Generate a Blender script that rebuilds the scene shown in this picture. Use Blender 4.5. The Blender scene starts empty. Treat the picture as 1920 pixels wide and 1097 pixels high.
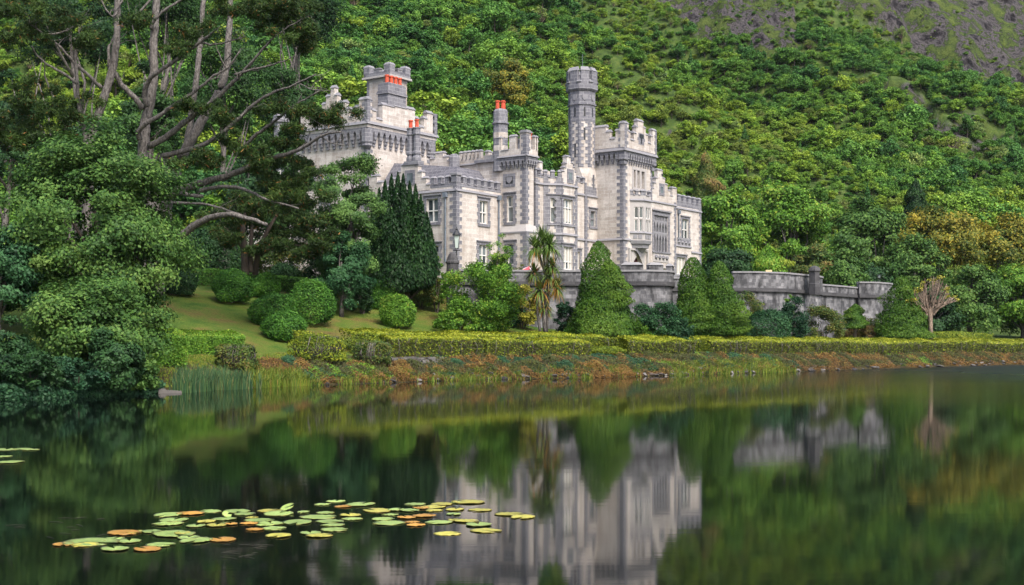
import bpy, bmesh, math, random
import numpy as np
from mathutils import noise as mnoise, Vector

SC = bpy.context.scene
COL = SC.collection
# ------------------------------------------------------------------ camera, sky, sun, exposure
F = 2350.0          # focal length in pixels of the 1920 px wide photograph
YH = 636.0          # row of the horizon
CZ = 2.75           # eye height above the lake
TH = math.radians(35.5)   # the castle front recedes this far right of the view axis
cam_d = bpy.data.cameras.new('camera')
cam_d.sensor_width = 36.0
cam_d.lens = F / 1920 * 36
cam_d.shift_y = (YH - 548.5) / 1920
cam_d.clip_start = 0.5
cam_d.clip_end = 4000
cam = bpy.data.objects.new('camera', cam_d)
COL.objects.link(cam)
cam.location = (0, 0, CZ)
cam.rotation_euler = (math.pi / 2, 0, 0)
SC.camera = cam

SUN_EL = math.radians(50)
SUN_AZ = math.radians(150)      # compass bearing from +Y towards +X: behind the camera, to the right
world = bpy.data.worlds.new('World')
SC.world = world
world.use_nodes = True
wn = world.node_tree
bg = wn.nodes['Background']
sky = wn.nodes.new('ShaderNodeTexSky')
sky.sky_type = 'NISHITA'
sky.sun_disc = False
sky.sun_elevation = SUN_EL
sky.sun_rotation = SUN_AZ
sky.air_density = 1.0
sky.dust_density = 5.0
sky.ozone_density = 1.0
wn.links.new(sky.outputs[0], bg.inputs[0])
bg.inputs[1].default_value = 0.125
sun_d = bpy.data.lights.new('sun', 'SUN')
sun_d.energy = 1.5
sun_d.angle = math.radians(18)
sun_d.color = (1.0, 0.965, 0.92)
sun = bpy.data.objects.new('sun', sun_d)
COL.objects.link(sun)
sdir = Vector((math.sin(SUN_AZ) * math.cos(SUN_EL), math.cos(SUN_AZ) * math.cos(SUN_EL), math.sin(SUN_EL)))
sun.rotation_euler = sdir.to_track_quat('Z', 'Y').to_euler()
SC.view_settings.view_transform = 'Standard'
SC.view_settings.look = 'None'
SC.view_settings.exposure = 1.34
SC.view_settings.gamma = 1.0
SC.cycles.max_bounces = 6
SC.cycles.diffuse_bounces = 3
SC.cycles.glossy_bounces = 3
SC.cycles.transmission_bounces = 3
SC.cycles.transparent_max_bounces = 4

# ------------------------------------------------------------------ small helpers
def at(px, py, Y):
    """the point at depth Y seen at pixel (px, py)"""
    return Vector(((px - 960) / F * Y, Y, CZ + (YH - py) / F * Y))

def pix(X, Y, Z):
    return 960 + F * X / Y, YH - (Z - CZ) * F / Y

def tag(o, label=None, cat=None, group=None, kind=None):
    if label: o['label'] = label
    if cat: o['category'] = cat
    if group: o['group'] = group
    if kind: o['kind'] = kind
    return o

def empty(name, loc=(0, 0, 0), rz=0.0):
    o = bpy.data.objects.new(name, None)
    COL.objects.link(o)
    o.location = loc
    o.rotation_euler = (0, 0, rz)
    o.empty_display_size = 0.3
    return o

def link_mesh(name, me, parent=None, loc=None):
    o = bpy.data.objects.new(name, me)
    COL.objects.link(o)
    if parent is not None: o.parent = parent
    if loc is not None: o.location = loc
    return o

class MB:
    """collects boxes, prisms, tubes ... and links them as ONE mesh object"""
    def __init__(s):
        s.v = []; s.f = []; s.mats = []; s.mi = {}
    def quad(s, a, b, c, d):
        n = len(s.v); s.v += [tuple(a), tuple(b), tuple(c), tuple(d)]; s.f.append((n, n + 1, n + 2, n + 3))
    def solid(s, bot, top):
        """two rings of equal length joined by sides and closed"""
        n = len(s.v); k = len(bot)
        s.v += [tuple(p) for p in bot] + [tuple(p) for p in top]
        s.f.append(tuple(range(n + k - 1, n - 1, -1))); s.f.append(tuple(range(n + k, n + 2 * k)))
        for i in range(k):
            j = (i + 1) % k
            s.f.append((n + i, n + j, n + k + j, n + k + i))
    def join(s, other, mat):
        """take in another builder's faces under their own material"""
        n = len(s.v); k = len(s.f); s.v += other.v
        s.f += [tuple(i + n for i in f) for f in other.f]
        s.mats.append(mat)
        for j in range(k, len(s.f)): s.mi[j] = len(s.mats)
    def box(s, x0, x1, y0, y1, z0, z1):
        s.solid([(x0, y0, z0), (x1, y0, z0), (x1, y1, z0), (x0, y1, z0)],
                [(x0, y0, z1), (x1, y0, z1), (x1, y1, z1), (x0, y1, z1)])
    def fbox(s, fc, s0, s1, t0, t1, z0, z1):
        s.solid([fc.p(s0, t0, z0), fc.p(s1, t0, z0), fc.p(s1, t1, z0), fc.p(s0, t1, z0)],
                [fc.p(s0, t0, z1), fc.p(s1, t0, z1), fc.p(s1, t1, z1), fc.p(s0, t1, z1)])
    def fprism(s, fc, poly, t0, t1):
        s.solid([fc.p(q[0], t0, q[1]) for q in poly], [fc.p(q[0], t1, q[1]) for q in poly])
    def lathe(s, cx, cy, prof, n=8, rot=0.0):
        """closed body of revolution (or n-gon) through (r, z) pairs"""
        base = len(s.v)
        for r, z in prof:
            for i in range(n):
                a = rot + 2 * math.pi * i / n
                s.v.append((cx + r * math.cos(a), cy + r * math.sin(a), z))
        for j in range(len(prof) - 1):
            for i in range(n):
                k = (i + 1) % n
                s.f.append((base + j * n + i, base + j * n + k, base + (j + 1) * n + k, base + (j + 1) * n + i))
        s.f.append(tuple(base + n - 1 - i for i in range(n)))
        e = base + (len(prof) - 1) * n
        s.f.append(tuple(e + i for i in range(n)))
    def tube(s, pts, rad, n=7):
        base = len(s.v); m = len(pts)
        pts = [Vector(p) for p in pts]
        ref = Vector((0.3, 0.2, 1)).normalized()
        for i, p in enumerate(pts):
            t = (pts[min(i + 1, m - 1)] - pts[max(i - 1, 0)]).normalized()
            u = t.cross(ref)
            if u.length < 0.05: u = t.cross(Vector((1, 0, 0)))
            u.normalize(); w = t.cross(u)
            for k in range(n):
                a = 2 * math.pi * k / n
                s.v.append(tuple(p + (u * math.cos(a) + w * math.sin(a)) * rad[i]))
        for j in range(m - 1):
            for k in range(n):
                q = (k + 1) % n
                s.f.append((base + j * n + k, base + j * n + q, base + (j + 1) * n + q, base + (j + 1) * n + k))
        s.f.append(tuple(base + n - 1 - k for k in range(n)))
        s.f.append(tuple(base + (m - 1) * n + k for k in range(n)))
    def build(s, name, mat, parent=None, smooth=False, loc=None, uv=True):
        me = bpy.data.meshes.new(name)
        me.from_pydata(s.v, [], s.f)
        for j, mi in s.mi.items(): me.polygons[j].material_index = mi
        bm = bmesh.new(); bm.from_mesh(me)
        bmesh.ops.recalc_face_normals(bm, faces=bm.faces)
        if uv:
            lay = bm.loops.layers.uv.new('UVMap')
            for fc in bm.faces:
                n = fc.normal
                if abs(n.z) > 0.8:
                    for lp in fc.loops: lp[lay].uv = (lp.vert.co.x, lp.vert.co.y)
                else:
                    h = math.hypot(n.x, n.y) or 1
                    tx, ty = -n.y / h, n.x / h
                    for lp in fc.loops:
                        c = lp.vert.co
                        lp[lay].uv = (c.x * tx + c.y * ty, c.z)
        bm.to_mesh(me); bm.free()
        for mm in [mat] + s.mats: me.materials.append(mm)
        if smooth:
            me.polygons.foreach_set('use_smooth', [True] * len(me.polygons))
        return link_mesh(name, me, parent, loc)

# ------------------------------------------------------------------ materials
def new_mat(name):
    m = bpy.data.materials.new(name); m.use_nodes = True
    nt = m.node_tree
    return m, nt, nt.nodes['Principled BSDF']

def nd(nt, kind, **kw):
    n = nt.nodes.new(kind)
    for k, v in kw.items(): setattr(n, k, v)
    return n

def ramp(nt, stops, src=None, interp='LINEAR'):
    r = nd(nt, 'ShaderNodeValToRGB')
    r.color_ramp.interpolation = interp
    el = r.color_ramp.elements
    while len(el) < len(stops): el.new(0.5)
    for e, (p, c) in zip(el, stops):
        e.position = p; e.color = (*c, 1) if len(c) == 3 else c
    if src is not None: nt.links.new(src, r.inputs[0])
    return r

def noise_node(nt, scale, detail=4, rough=0.55, vec=None, dims='3D'):
    n = nd(nt, 'ShaderNodeTexNoise'); n.noise_dimensions = dims
    n.inputs['Scale'].default_value = scale; n.inputs['Detail'].default_value = detail
    n.inputs['Roughness'].default_value = rough
    if vec is not None: nt.links.new(vec, n.inputs['Vector'])
    return n

def mix_col(nt, a, b, fac, mode='MIX'):
    m = nd(nt, 'ShaderNodeMix', data_type='RGBA', blend_type=mode)
    for sock, val in ((m.inputs[6], a), (m.inputs[7], b), (m.inputs[0], fac)):
        if hasattr(val, 'links') or hasattr(val, 'is_output'): nt.links.new(val, sock)
        else: sock.default_value = val if isinstance(val, (int, float)) else (*val, 1)
    return m.outputs[2]

def mapped(nt, src, scale):
    mp = nd(nt, 'ShaderNodeMapping'); mp.inputs['Scale'].default_value = scale
    nt.links.new(src, mp.inputs['Vector'])
    return mp.outputs[0]

def plain(name, col, rough=0.7, metal=0.0, spec=0.4):
    m, nt, b = new_mat(name)
    tc = nd(nt, 'ShaderNodeTexCoord')
    n = noise_node(nt, 3.0, 3, 0.6, tc.outputs['Object'])
    c = mix_col(nt, tuple(x * 0.8 for x in col), tuple(min(1, x * 1.15) for x in col), n.outputs[0])
    nt.links.new(c, b.inputs['Base Color'])
    b.inputs['Roughness'].default_value = rough; b.inputs['Metallic'].default_value = metal
    b.inputs['Specular IOR Level'].default_value = spec
    return m

def masonry(name, c1, c2, mortar, bw=0.85, bh=0.34, ms=0.012, stain=(0.25, 0.22, 0.2), stain_amt=0.3, bump=0.15, smooth_m=0.1, lo=.5, hi=.75, sk=(1.6, 1.6, .16)):
    m, nt, b = new_mat(name)
    uv = nd(nt, 'ShaderNodeUVMap')
    br = nd(nt, 'ShaderNodeTexBrick')
    br.offset = 0.5; br.squash = 1.0
    nt.links.new(uv.outputs[0], br.inputs['Vector'])
    br.inputs['Scale'].default_value = 1.0
    br.inputs['Brick Width'].default_value = bw; br.inputs['Row Height'].default_value = bh
    br.inputs['Mortar Size'].default_value = ms; br.inputs['Mortar Smooth'].default_value = smooth_m
    br.inputs['Color1'].default_value = (*c1, 1); br.inputs['Color2'].default_value = (*c2, 1)
    br.inputs['Mortar'].default_value = (*mortar, 1)
    br.inputs['Bias'].default_value = 0.0
    geo = nd(nt, 'ShaderNodeNewGeometry')
    n1 = noise_node(nt, 0.35, 5, 0.65, geo.outputs['Position'])
    r1 = ramp(nt, [(0.42, (0, 0, 0)), (0.72, (1, 1, 1))], n1.outputs[0])
    n2 = noise_node(nt, 1.0, 4, 0.6, mapped(nt, geo.outputs['Position'], sk))
    r2 = ramp(nt, [(lo, (0, 0, 0)), (hi, (1, 1, 1))], n2.outputs[0])
    mx = nd(nt, 'ShaderNodeMath', operation='MULTIPLY_ADD')
    nt.links.new(r1.outputs[0], mx.inputs[0]); mx.inputs[1].default_value = stain_amt * 0.6
    ml = nd(nt, 'ShaderNodeMath', operation='MULTIPLY'); nt.links.new(r2.outputs[0], ml.inputs[0]); ml.inputs[1].default_value = stain_amt
    nt.links.new(ml.outputs[0], mx.inputs[2])
    c = mix_col(nt, br.outputs['Color'], stain, mx.outputs[0])
    n3 = noise_node(nt, 6.0, 4, 0.7, geo.outputs['Position'])
    r3 = ramp(nt, [(0.3, (0.78, 0.78, 0.78)), (0.7, (1.15, 1.15, 1.15))], n3.outputs[0])
    c = mix_col(nt, c, r3.outputs[0], 1.0, 'MULTIPLY')
    nt.links.new(c, b.inputs['Base Color'])
    b.inputs['Roughness'].default_value = 0.85
    b.inputs['Specular IOR Level'].default_value = 0.25
    bp = nd(nt, 'ShaderNodeBump'); bp.inputs['Strength'].default_value = bump; bp.inputs['Distance'].default_value = 0.03
    nt.links.new(n3.outputs[0], bp.inputs['Height']); nt.links.new(bp.outputs[0], b.inputs['Normal'])
    return m

def foliage(name, cols, hue_cols=None, transl=0.25, clump=1.5, gloss=0.16):
    """leaf material: per-leaf tint, optional per-tree hue, and patches where the leaves are another green"""
    m, nt, b = new_mat(name)
    ta = nd(nt, 'ShaderNodeAttribute', attribute_type='GEOMETRY', attribute_name='tint')
    k = len(cols)
    r = ramp(nt, [(i / max(1, k - 1), c) for i, c in enumerate(cols)], ta.outputs['Fac'])
    c = r.outputs[0]
    if hue_cols:
        ia = nd(nt, 'ShaderNodeAttribute', attribute_type='INSTANCER', attribute_name='hue')
        kk = len(hue_cols)
        hr = ramp(nt, [(i / (kk - 1), h) for i, h in enumerate(hue_cols)], ia.outputs['Fac'])
        c = mix_col(nt, c, hr.outputs[0], 1.0, 'MULTIPLY')
    geo = nd(nt, 'ShaderNodeNewGeometry')
    n = noise_node(nt, clump, 2, 0.5, geo.outputs['Position'])
    rr = ramp(nt, [(0.3, (0.72, 0.75, 0.78)), (0.7, (1.2, 1.18, 1.1))], n.outputs[0])
    c = mix_col(nt, c, rr.outputs[0], 1.0, 'MULTIPLY')
    nt.links.new(c, b.inputs['Base Color'])
    b.inputs['Roughness'].default_value = 0.55
    b.inputs['Specular IOR Level'].default_value = gloss
    if transl > 0:
        t = nd(nt, 'ShaderNodeBsdfTranslucent'); nt.links.new(c, t.inputs['Color'])
        ms = nd(nt, 'ShaderNodeMixShader'); ms.inputs[0].default_value = transl
        out = nt.nodes['Material Output']
        nt.links.new(b.outputs[0], ms.inputs[1]); nt.links.new(t.outputs[0], ms.inputs[2])
        nt.links.new(ms.outputs[0], out.inputs[0])
    return m

def bark_mat(name, c1, c2):
    m, nt, b = new_mat(name); geo = nd(nt, 'ShaderNodeNewGeometry')
    n = noise_node(nt, 5.0, 6, .7, mapped(nt, geo.outputs['Position'], (1.6, 1.6, .7)))
    r = ramp(nt, [(.36, c2), (.55, c1), (.72, tuple(x * 1.7 for x in c1))], n.outputs[0])
    nt.links.new(r.outputs[0], b.inputs['Base Color']); b.inputs['Roughness'].default_value = .95; b.inputs['Specular IOR Level'].default_value = .15
    bp = nd(nt, 'ShaderNodeBump'); bp.inputs['Strength'].default_value = .7; bp.inputs['Distance'].default_value = .06
    nt.links.new(n.outputs[0], bp.inputs['Height']); nt.links.new(bp.outputs[0], b.inputs['Normal'])
    return m
M = {}
M['pale'] = masonry('pale_limestone', (0.54, 0.505, 0.475), (0.395, 0.36, 0.332), (0.55, 0.535, 0.52), 0.95, 0.36, 0.018, (0.24, 0.195, 0.16), 0.55, lo=.46, hi=.74)
M['grey'] = masonry('grey_limestone', (0.12, 0.122, 0.145), (0.175, 0.176, 0.20), (0.33, 0.33, 0.345), 0.8, 0.36, 0.014, (0.22, 0.22, 0.235), 0.4)
M['trim'] = plain('dressed_grey_stone', (0.20, 0.20, 0.22), 0.85)
M['ltrim'] = plain('dressed_pale_stone', (0.345, 0.33, 0.325), 0.85)
M['slate'] = masonry('slate_roof', (0.07, 0.07, 0.088), (0.105, 0.105, 0.125), (0.18, 0.18, 0.2), 0.5, 0.35, 0.02, (0.2, 0.2, 0.22), 0.3)
M['white'] = plain('white_paint', (0.62, 0.615, 0.60), 0.5)
M['curtain'] = plain('curtain_cloth', (0.38, 0.37, 0.33), 0.9)
M['pot'] = plain('terracotta', (0.46, 0.07, 0.032), 0.75)
M['lead'] = plain('lead_pipe', (0.13, 0.155, 0.19), 0.5)
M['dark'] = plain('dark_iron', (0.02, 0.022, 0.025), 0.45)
M['door'] = plain('dark_red_wood', (0.09, 0.02, 0.022), 0.6)
def glass_mat():
    m, nt, b = new_mat('window_glass')
    geo = nd(nt, 'ShaderNodeNewGeometry')
    n = noise_node(nt, 0.6, 2, 0.5, geo.outputs['Position'])
    r = ramp(nt, [(0.4, (0.03, 0.04, 0.045)), (0.62, (0.14, 0.17, 0.18))], n.outputs[0])
    nt.links.new(r.outputs[0], b.inputs['Base Color'])
    b.inputs['Roughness'].default_value = 0.06
    b.inputs['Specular IOR Level'].default_value = 0.7
    return m
M['glass'] = glass_mat()
M['wall'] = masonry('terrace_stone', (0.085, 0.087, 0.096), (0.25, 0.25, 0.262), (0.17, 0.17, 0.175), 0.62, 0.33, 0.015, (0.03, 0.031, 0.034), .85, 0.5, .1, .44, .64, (1.3, 1.3, .55))
M['walltrim'] = masonry('terrace_corbel_stone', (0.042, 0.042, 0.046), (0.075, 0.075, 0.08), (0.09, 0.09, 0.09), 1.2, 0.5, 0.01, (0.05, 0.05, 0.055), 0.6)
M['coping'] = plain('lichened_coping', (0.21, 0.21, 0.22), 0.9)
M['bark'] = bark_mat('grey_bark', (0.14, 0.13, 0.122), (0.045, 0.04, 0.037))
M['darkbark'] = plain('dark_bark', (0.075, 0.06, 0.05), 0.95)
M['palebark'] = bark_mat('pale_bark', (0.24, 0.185, 0.145), (0.11, 0.085, 0.065))
M['rock'] = plain('shore_rock', (0.09, 0.085, 0.08), 0.9)
# ------------------------------------------------------------------ terrain
BANK = [(-70, 20), (-38, 44), (-23.2, 56.7), (-18.3, 63.4), (-16.5, 68.7), (-11.5, 75.1), (-2.2, 85.0), (6.5, 89.8), (24.4, 106), (37.7, 119.7), (55, 134.6), (90, 158), (260, 240)]
TERR = [(-40, 108), (-5.4, 107.8), (0.0, 109.2), (12.4, 109.4), (13.8, 111), (14.2, 114), (14.8, 122.0), (20.8, 123), (23, 123), (26, 124.6), (28.4, 127.8), (31.0, 132.2), (35.5, 138.2), (38.2, 142), (41, 143.6), (42.6, 146), (43.6, 152), (40, 185), (-40, 185)]
HN = (-0.22, 0.9755)
H0 = 182.0

def seg_dist(X, Y, pts):
    """signed distance to a polyline, positive on its left (inland)"""
    best = np.full(X.shape, 1e9); sign = np.ones(X.shape)
    for (x0, y0), (x1, y1) in zip(pts[:-1], pts[1:]):
        dx, dy = x1 - x0, y1 - y0
        L2 = dx * dx + dy * dy
        t = np.clip(((X - x0) * dx + (Y - y0) * dy) / L2, 0, 1)
        ex, ey = X - (x0 + t * dx), Y - (y0 + t * dy)
        d = np.hypot(ex, ey)
        s = np.where(dx * (Y - y0) - dy * (X - x0) >= 0, 1.0, -1.0)
        m = d < best
        best = np.where(m, d, best); sign = np.where(m, s, sign)
    return best * sign

def in_poly(X, Y, poly):
    c = np.zeros(X.shape, bool)
    n = len(poly)
    for i in range(n):
        x0, y0 = poly[i]; x1, y1 = poly[(i + 1) % n]
        if y0 == y1: continue
        k = ((y0 > Y) != (y1 > Y)) & (X < (x1 - x0) * (Y - y0) / (y1 - y0) + x0)
        c ^= k
    return c

def vnoise(X, Y, sc, seed=0.0, oct=3):
    out = np.empty(X.shape); fx = X.ravel(); fy = Y.ravel(); o = out.ravel()
    for i in range(fx.size):
        o[i] = mnoise.fractal(Vector((fx[i] * sc + seed, fy[i] * sc - seed, seed * 0.7)), 1.0, 2.0, oct)
    return o.reshape(X.shape)

def ground0(X, Y):
    """terrain height without small relief"""
    X = np.asarray(X, float); Y = np.asarray(Y, float)
    d = seg_dist(X, Y, BANK)
    low = np.interp(d, [-40, -6, 0, 1.2, 3, 5.5], [-4.0, -1.6, -0.03, 0.72, 1.38, 1.75])
    sl = np.interp(X, [-12, 2, 30, 60], [0.30, 0.21, 0.13, 0.06])
    rise = np.maximum(d - 5.5, 0) * sl
    cap = np.interp(X, [-12, 2, 30, 60], [5.6, 2.6, 2.2, 2.0])
    rise = cap * (1 - np.exp(-rise / cap * (1 + (rise / cap) ** 2)))
    z = low + rise
    z = np.where(in_poly(X, Y, TERR), np.maximum(z, 7.35), z)
    h = X * HN[0] + Y * HN[1] - H0 + np.interp(X, [-120, -20, 60, 200], [22, 6, 0, -14])
    hs = np.log1p(np.exp(np.clip(h / 6, -30, 30))) * 6
    sl2 = 0.60 + 0.12 * np.clip((X - 40) / 200, 0, 1)
    z = z + hs * sl2
    return z

def hill_relief(X, Y):
    h = X * HN[0] + Y * HN[1] - H0
    amp = np.clip(h / 90, 0, 1)
    return amp
ROCKS = [[(1235, -40), (1240, 10), (1300, 70), (1385, 92), (1480, 98), (1500, 60), (1470, -40)],
         [(1540, -60), (1580, 20), (1700, 90), (1800, 150), (1925, 200), (2050, 260), (2050, -60)],
         [(1650, 140), (1690, 150), (1790, 235), (1880, 365), (1840, 360), (1760, 260), (1680, 190)],
         [(1215, 235), (1245, 245), (1250, 262), (1228, 262)], [(1770, 190), (1900, 260), (1930, 300), (1820, 260)]]

xs = np.concatenate([np.arange(-330, -70, 10), np.arange(-70, 100, 0.9), np.arange(100, 260, 2.6), np.arange(260, 340, 6), np.arange(340, 420, 10)])
ys = np.concatenate([np.arange(-40, 36, 8), np.arange(36, 170, 0.9), np.arange(170, 470, 2.6), np.arange(470, 600, 10)])
GX, GY = np.meshgrid(xs, ys)
GZ = ground0(GX, GY)
hh = hill_relief(GX, GY)
big = np.zeros(GX.shape); msk = hh > 0.01
big[msk] = vnoise(GX[msk], GY[msk], 0.022, 3.1, 4)
GZ = GZ + big * hh * 9.0
qq = GX * 0.62 + GY * 0.78
fold = np.zeros(GX.shape); fold[msk] = [mnoise.fractal(Vector((a * .035, b * .006, 4.4)), 1.0, 2.0, 3) for a, b in zip(qq[msk], (GX * .78 - GY * .62)[msk])]
GZ = GZ + fold * hh * 7.0
near = seg_dist(GX, GY, BANK)
nm = (near > -3) & (GY < 175)
sm = np.zeros(GX.shape); sm[nm] = vnoise(GX[nm], GY[nm], 0.35, 7.7, 3)
GZ = GZ + sm * 0.10 * np.clip(near, 0, 1)
PX, PY = pix(GX, np.maximum(GY, 1), GZ)
wob = np.zeros(GX.shape); wob[msk] = vnoise(GX[msk], GY[msk], 0.06, 11.0, 4)
rockw = np.zeros(GX.shape)
for poly in ROCKS:
    rockw = np.maximum(rockw, (in_poly(PX + wob * 60, PY + wob * 45, poly) & msk).astype(float))
rr2 = np.zeros(GX.shape); rm = rockw > 0
rr2[rm] = vnoise(GX[rm], GY[rm], 0.11, 5.0, 5)
GZ = GZ + rr2 * 5.0 * rockw
nxg, nyg = len(xs), len(ys)

def ground(X, Y):
    """height of the built terrain sheet (bilinear)"""
    X = np.asarray(X, float); Y = np.asarray(Y, float)
    i = np.clip(np.searchsorted(xs, X) - 1, 0, nxg - 2); j = np.clip(np.searchsorted(ys, Y) - 1, 0, nyg - 2)
    fx = (X - xs[i]) / (xs[i + 1] - xs[i]); fy = (Y - ys[j]) / (ys[j + 1] - ys[j])
    return (GZ[j, i] * (1 - fx) * (1 - fy) + GZ[j, i + 1] * fx * (1 - fy) + GZ[j + 1, i] * (1 - fx) * fy + GZ[j + 1, i + 1] * fx * fy)
def gz(x, y): return float(ground(x, y))
def rock_at(X, Y):
    i = np.clip(np.searchsorted(xs, X) - 1, 0, nxg - 2); j = np.clip(np.searchsorted(ys, Y) - 1, 0, nyg - 2)
    return rockw[j, i]
def on_ground(px, py, y0=50, y1=420):
    """where the ray through a pixel meets the ground"""
    Y = np.linspace(y0, y1, 4000)
    X = (px - 960) / F * Y; Z = CZ + (YH - py) / F * Y
    g = ground(X, Y)
    k = np.argmax(g >= Z)
    return Vector((X[k], Y[k], g[k]))

def ground_mat():
    m, nt, b = new_mat('ground')
    geo = nd(nt, 'ShaderNodeNewGeometry')
    P = geo.outputs['Position']
    n1 = noise_node(nt, 0.35, 7, 0.68, P)
    r1 = ramp(nt, [(0.34, (0.036, 0.085, 0.012)), (0.49, (0.075, 0.112, 0.017)), (0.62, (0.115, 0.10, 0.028)), (0.74, (0.075, 0.045, 0.022))], n1.outputs[0])
    n2 = noise_node(nt, 9.0, 4, 0.7, P)
    r2 = ramp(nt, [(0.3, (0.6, 0.62, 0.6)), (0.7, (1.3, 1.3, 1.2))], n2.outputs[0])
    c = mix_col(nt, r1.outputs[0], r2.outputs[0], 1.0, 'MULTIPLY')
    # earth and dead leaves by the lake (low ground)
    sep = nd(nt, 'ShaderNodeSeparateXYZ'); nt.links.new(P, sep.inputs[0])
    lowr = ramp(nt, [(0.0, (1, 1, 1)), (0.75, (1, 1, 1)), (1.0, (0, 0, 0))])
    mr = nd(nt, 'ShaderNodeMapRange'); mr.inputs['From Min'].default_value = 0.0; mr.inputs['From Max'].default_value = 1.6
    nt.links.new(sep.outputs['Z'], mr.inputs['Value']); nt.links.new(mr.outputs[0], lowr.inputs[0])
    n3 = noise_node(nt, 2.2, 5, 0.65, P)
    r3 = ramp(nt, [(0.35, (0.014, 0.014, 0.009)), (0.5, (0.035, 0.03, 0.012)), (0.60, (0.05, 0.038, 0.016)), (0.70, (0.03, 0.05, 0.014))], n3.outputs[0])
    c = mix_col(nt, c, r3.outputs[0], lowr.outputs[0])
    # woodland floor on the hill
    fr = nd(nt, 'ShaderNodeMapRange'); fr.inputs['From Min'].default_value = 150; fr.inputs['From Max'].default_value = 168
    nt.links.new(sep.outputs['Y'], fr.inputs['Value'])
    n4 = noise_node(nt, 0.5, 5, 0.7, P)
    r4 = ramp(nt, [(0.35, (0.022, 0.042, 0.010)), (0.52, (0.045, 0.078, 0.016)), (0.66, (0.08, 0.105, 0.026))], n4.outputs[0])
    c = mix_col(nt, c, r4.outputs[0], fr.outputs[0])
    # bare rock and heath
    ra = nd(nt, 'ShaderNodeAttribute', attribute_name='rock')
    n5 = noise_node(nt, 0.16, 10, 0.74, mapped(nt, P, (1, 1, 0.6)))
    r5 = ramp(nt, [(0.37, (0.006, 0.005, 0.006)), (0.43, (0.044, 0.04, 0.043)), (0.475, (0.105, 0.096, 0.10)), (0.497, (0.014, 0.011, 0.011)), (0.515, (0.04, 0.065, 0.015)), (0.62, (0.085, 0.115, 0.025))], n5.outputs[0])
    c = mix_col(nt, c, r5.outputs[0], ra.outputs['Fac'])
    nt.links.new(c, b.inputs['Base Color'])
    b.inputs['Roughness'].default_value = 0.95; b.inputs['Specular IOR Level'].default_value = 0.15
    bp = nd(nt, 'ShaderNodeBump'); bp.inputs['Strength'].default_value = 0.6; bp.inputs['Distance'].default_value = 0.15
    nt.links.new(n2.outputs[0], bp.inputs['Height'])
    bp2 = nd(nt, 'ShaderNodeBump'); bp2.inputs['Distance'].default_value = 3.0
    nt.links.new(ra.outputs['Fac'], bp2.inputs['Strength']); nt.links.new(n5.outputs[0], bp2.inputs['Height']); nt.links.new(bp.outputs[0], bp2.inputs['Normal'])
    nt.links.new(bp2.outputs[0], b.inputs['Normal'])
    return m
me = bpy.data.meshes.new('ground')
V = np.stack([GX.ravel(), GY.ravel(), GZ.ravel()], 1)
idx = np.arange(nxg * nyg).reshape(nyg, nxg)
Q = np.stack([idx[:-1, :-1].ravel(), idx[:-1, 1:].ravel(), idx[1:, 1:].ravel(), idx[1:, :-1].ravel()], 1)
me.vertices.add(len(V)); me.vertices.foreach_set('co', V.ravel())
me.loops.add(Q.size); me.loops.foreach_set('vertex_index', Q.ravel().astype(np.int32))
me.polygons.add(len(Q)); me.polygons.foreach_set('loop_start', np.arange(0, Q.size, 4, dtype=np.int32))
me.polygons.foreach_set('use_smooth', np.ones(len(Q), bool))
me.update(calc_edges=True)
ra = me.attributes.new('rock', 'FLOAT', 'POINT'); ra.data.foreach_set('value', rockw.ravel().astype(np.float32))
me.materials.append(ground_mat())
tag(link_mesh('ground', me), kind='structure')

# ------------------------------------------------------------------ lake
def water_mat():
    m, nt, b = new_mat('lake_water')
    geo = nd(nt, 'ShaderNodeNewGeometry')
    P = geo.outputs['Position']
    b.inputs['Base Color'].default_value = (0.002, 0.0035, 0.003, 1)
    b.inputs['IOR'].default_value = 1.27
    b.inputs['Specular IOR Level'].default_value = 0.5
    # a breeze roughens the far right of the lake
    sep = nd(nt, 'ShaderNodeSeparateXYZ'); nt.links.new(P, sep.inputs[0])
    n = noise_node(nt, 0.05, 3, 0.5, mapped(nt, P, (0.35, 1.0, 1.0)))
    ad = nd(nt, 'ShaderNodeMath', operation='MULTIPLY_ADD'); nt.links.new(n.outputs[0], ad.inputs[0]); ad.inputs[1].default_value = 26
    nt.links.new(sep.outputs['X'], ad.inputs[2])
    mr = nd(nt, 'ShaderNodeMapRange'); mr.inputs['From Min'].default_value = 24; mr.inputs['From Max'].default_value = 64
    mr.inputs['To Min'].default_value = 0.05; mr.inputs['To Max'].default_value = 0.34
    mr.interpolation_type = 'SMOOTHSTEP'
    nt.links.new(ad.outputs[0], mr.inputs['Value']); nt.links.new(mr.outputs[0], b.inputs['Roughness'])
    n2 = noise_node(nt, 1.0, 3, 0.6, mapped(nt, P, (0.25, 1.6, 1.0)))
    bp = nd(nt, 'ShaderNodeBump'); bp.inputs['Strength'].default_value = 0.02; bp.inputs['Distance'].default_value = 0.05
    nt.links.new(n2.outputs[0], bp.inputs['Height']); nt.links.new(bp.outputs[0], b.inputs['Normal'])
    return m
w = MB(); w.quad((-420, -80, 0), (420, -80, 0), (420, 330, 0), (-420, 330, 0))
tag(w.build('water', water_mat()), kind='structure')
# ------------------------------------------------------------------ the castle
CX0, CY0 = (856 - 960) / F * 115.0, 115.0
CS, CC = math.sin(TH), math.cos(TH)
castle = empty('castle', (CX0, CY0, 0), math.pi / 2 - TH)
tag(castle, 'pale limestone castle with dark quoins, battlemented towers and red chimney pots', 'castle')

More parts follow.
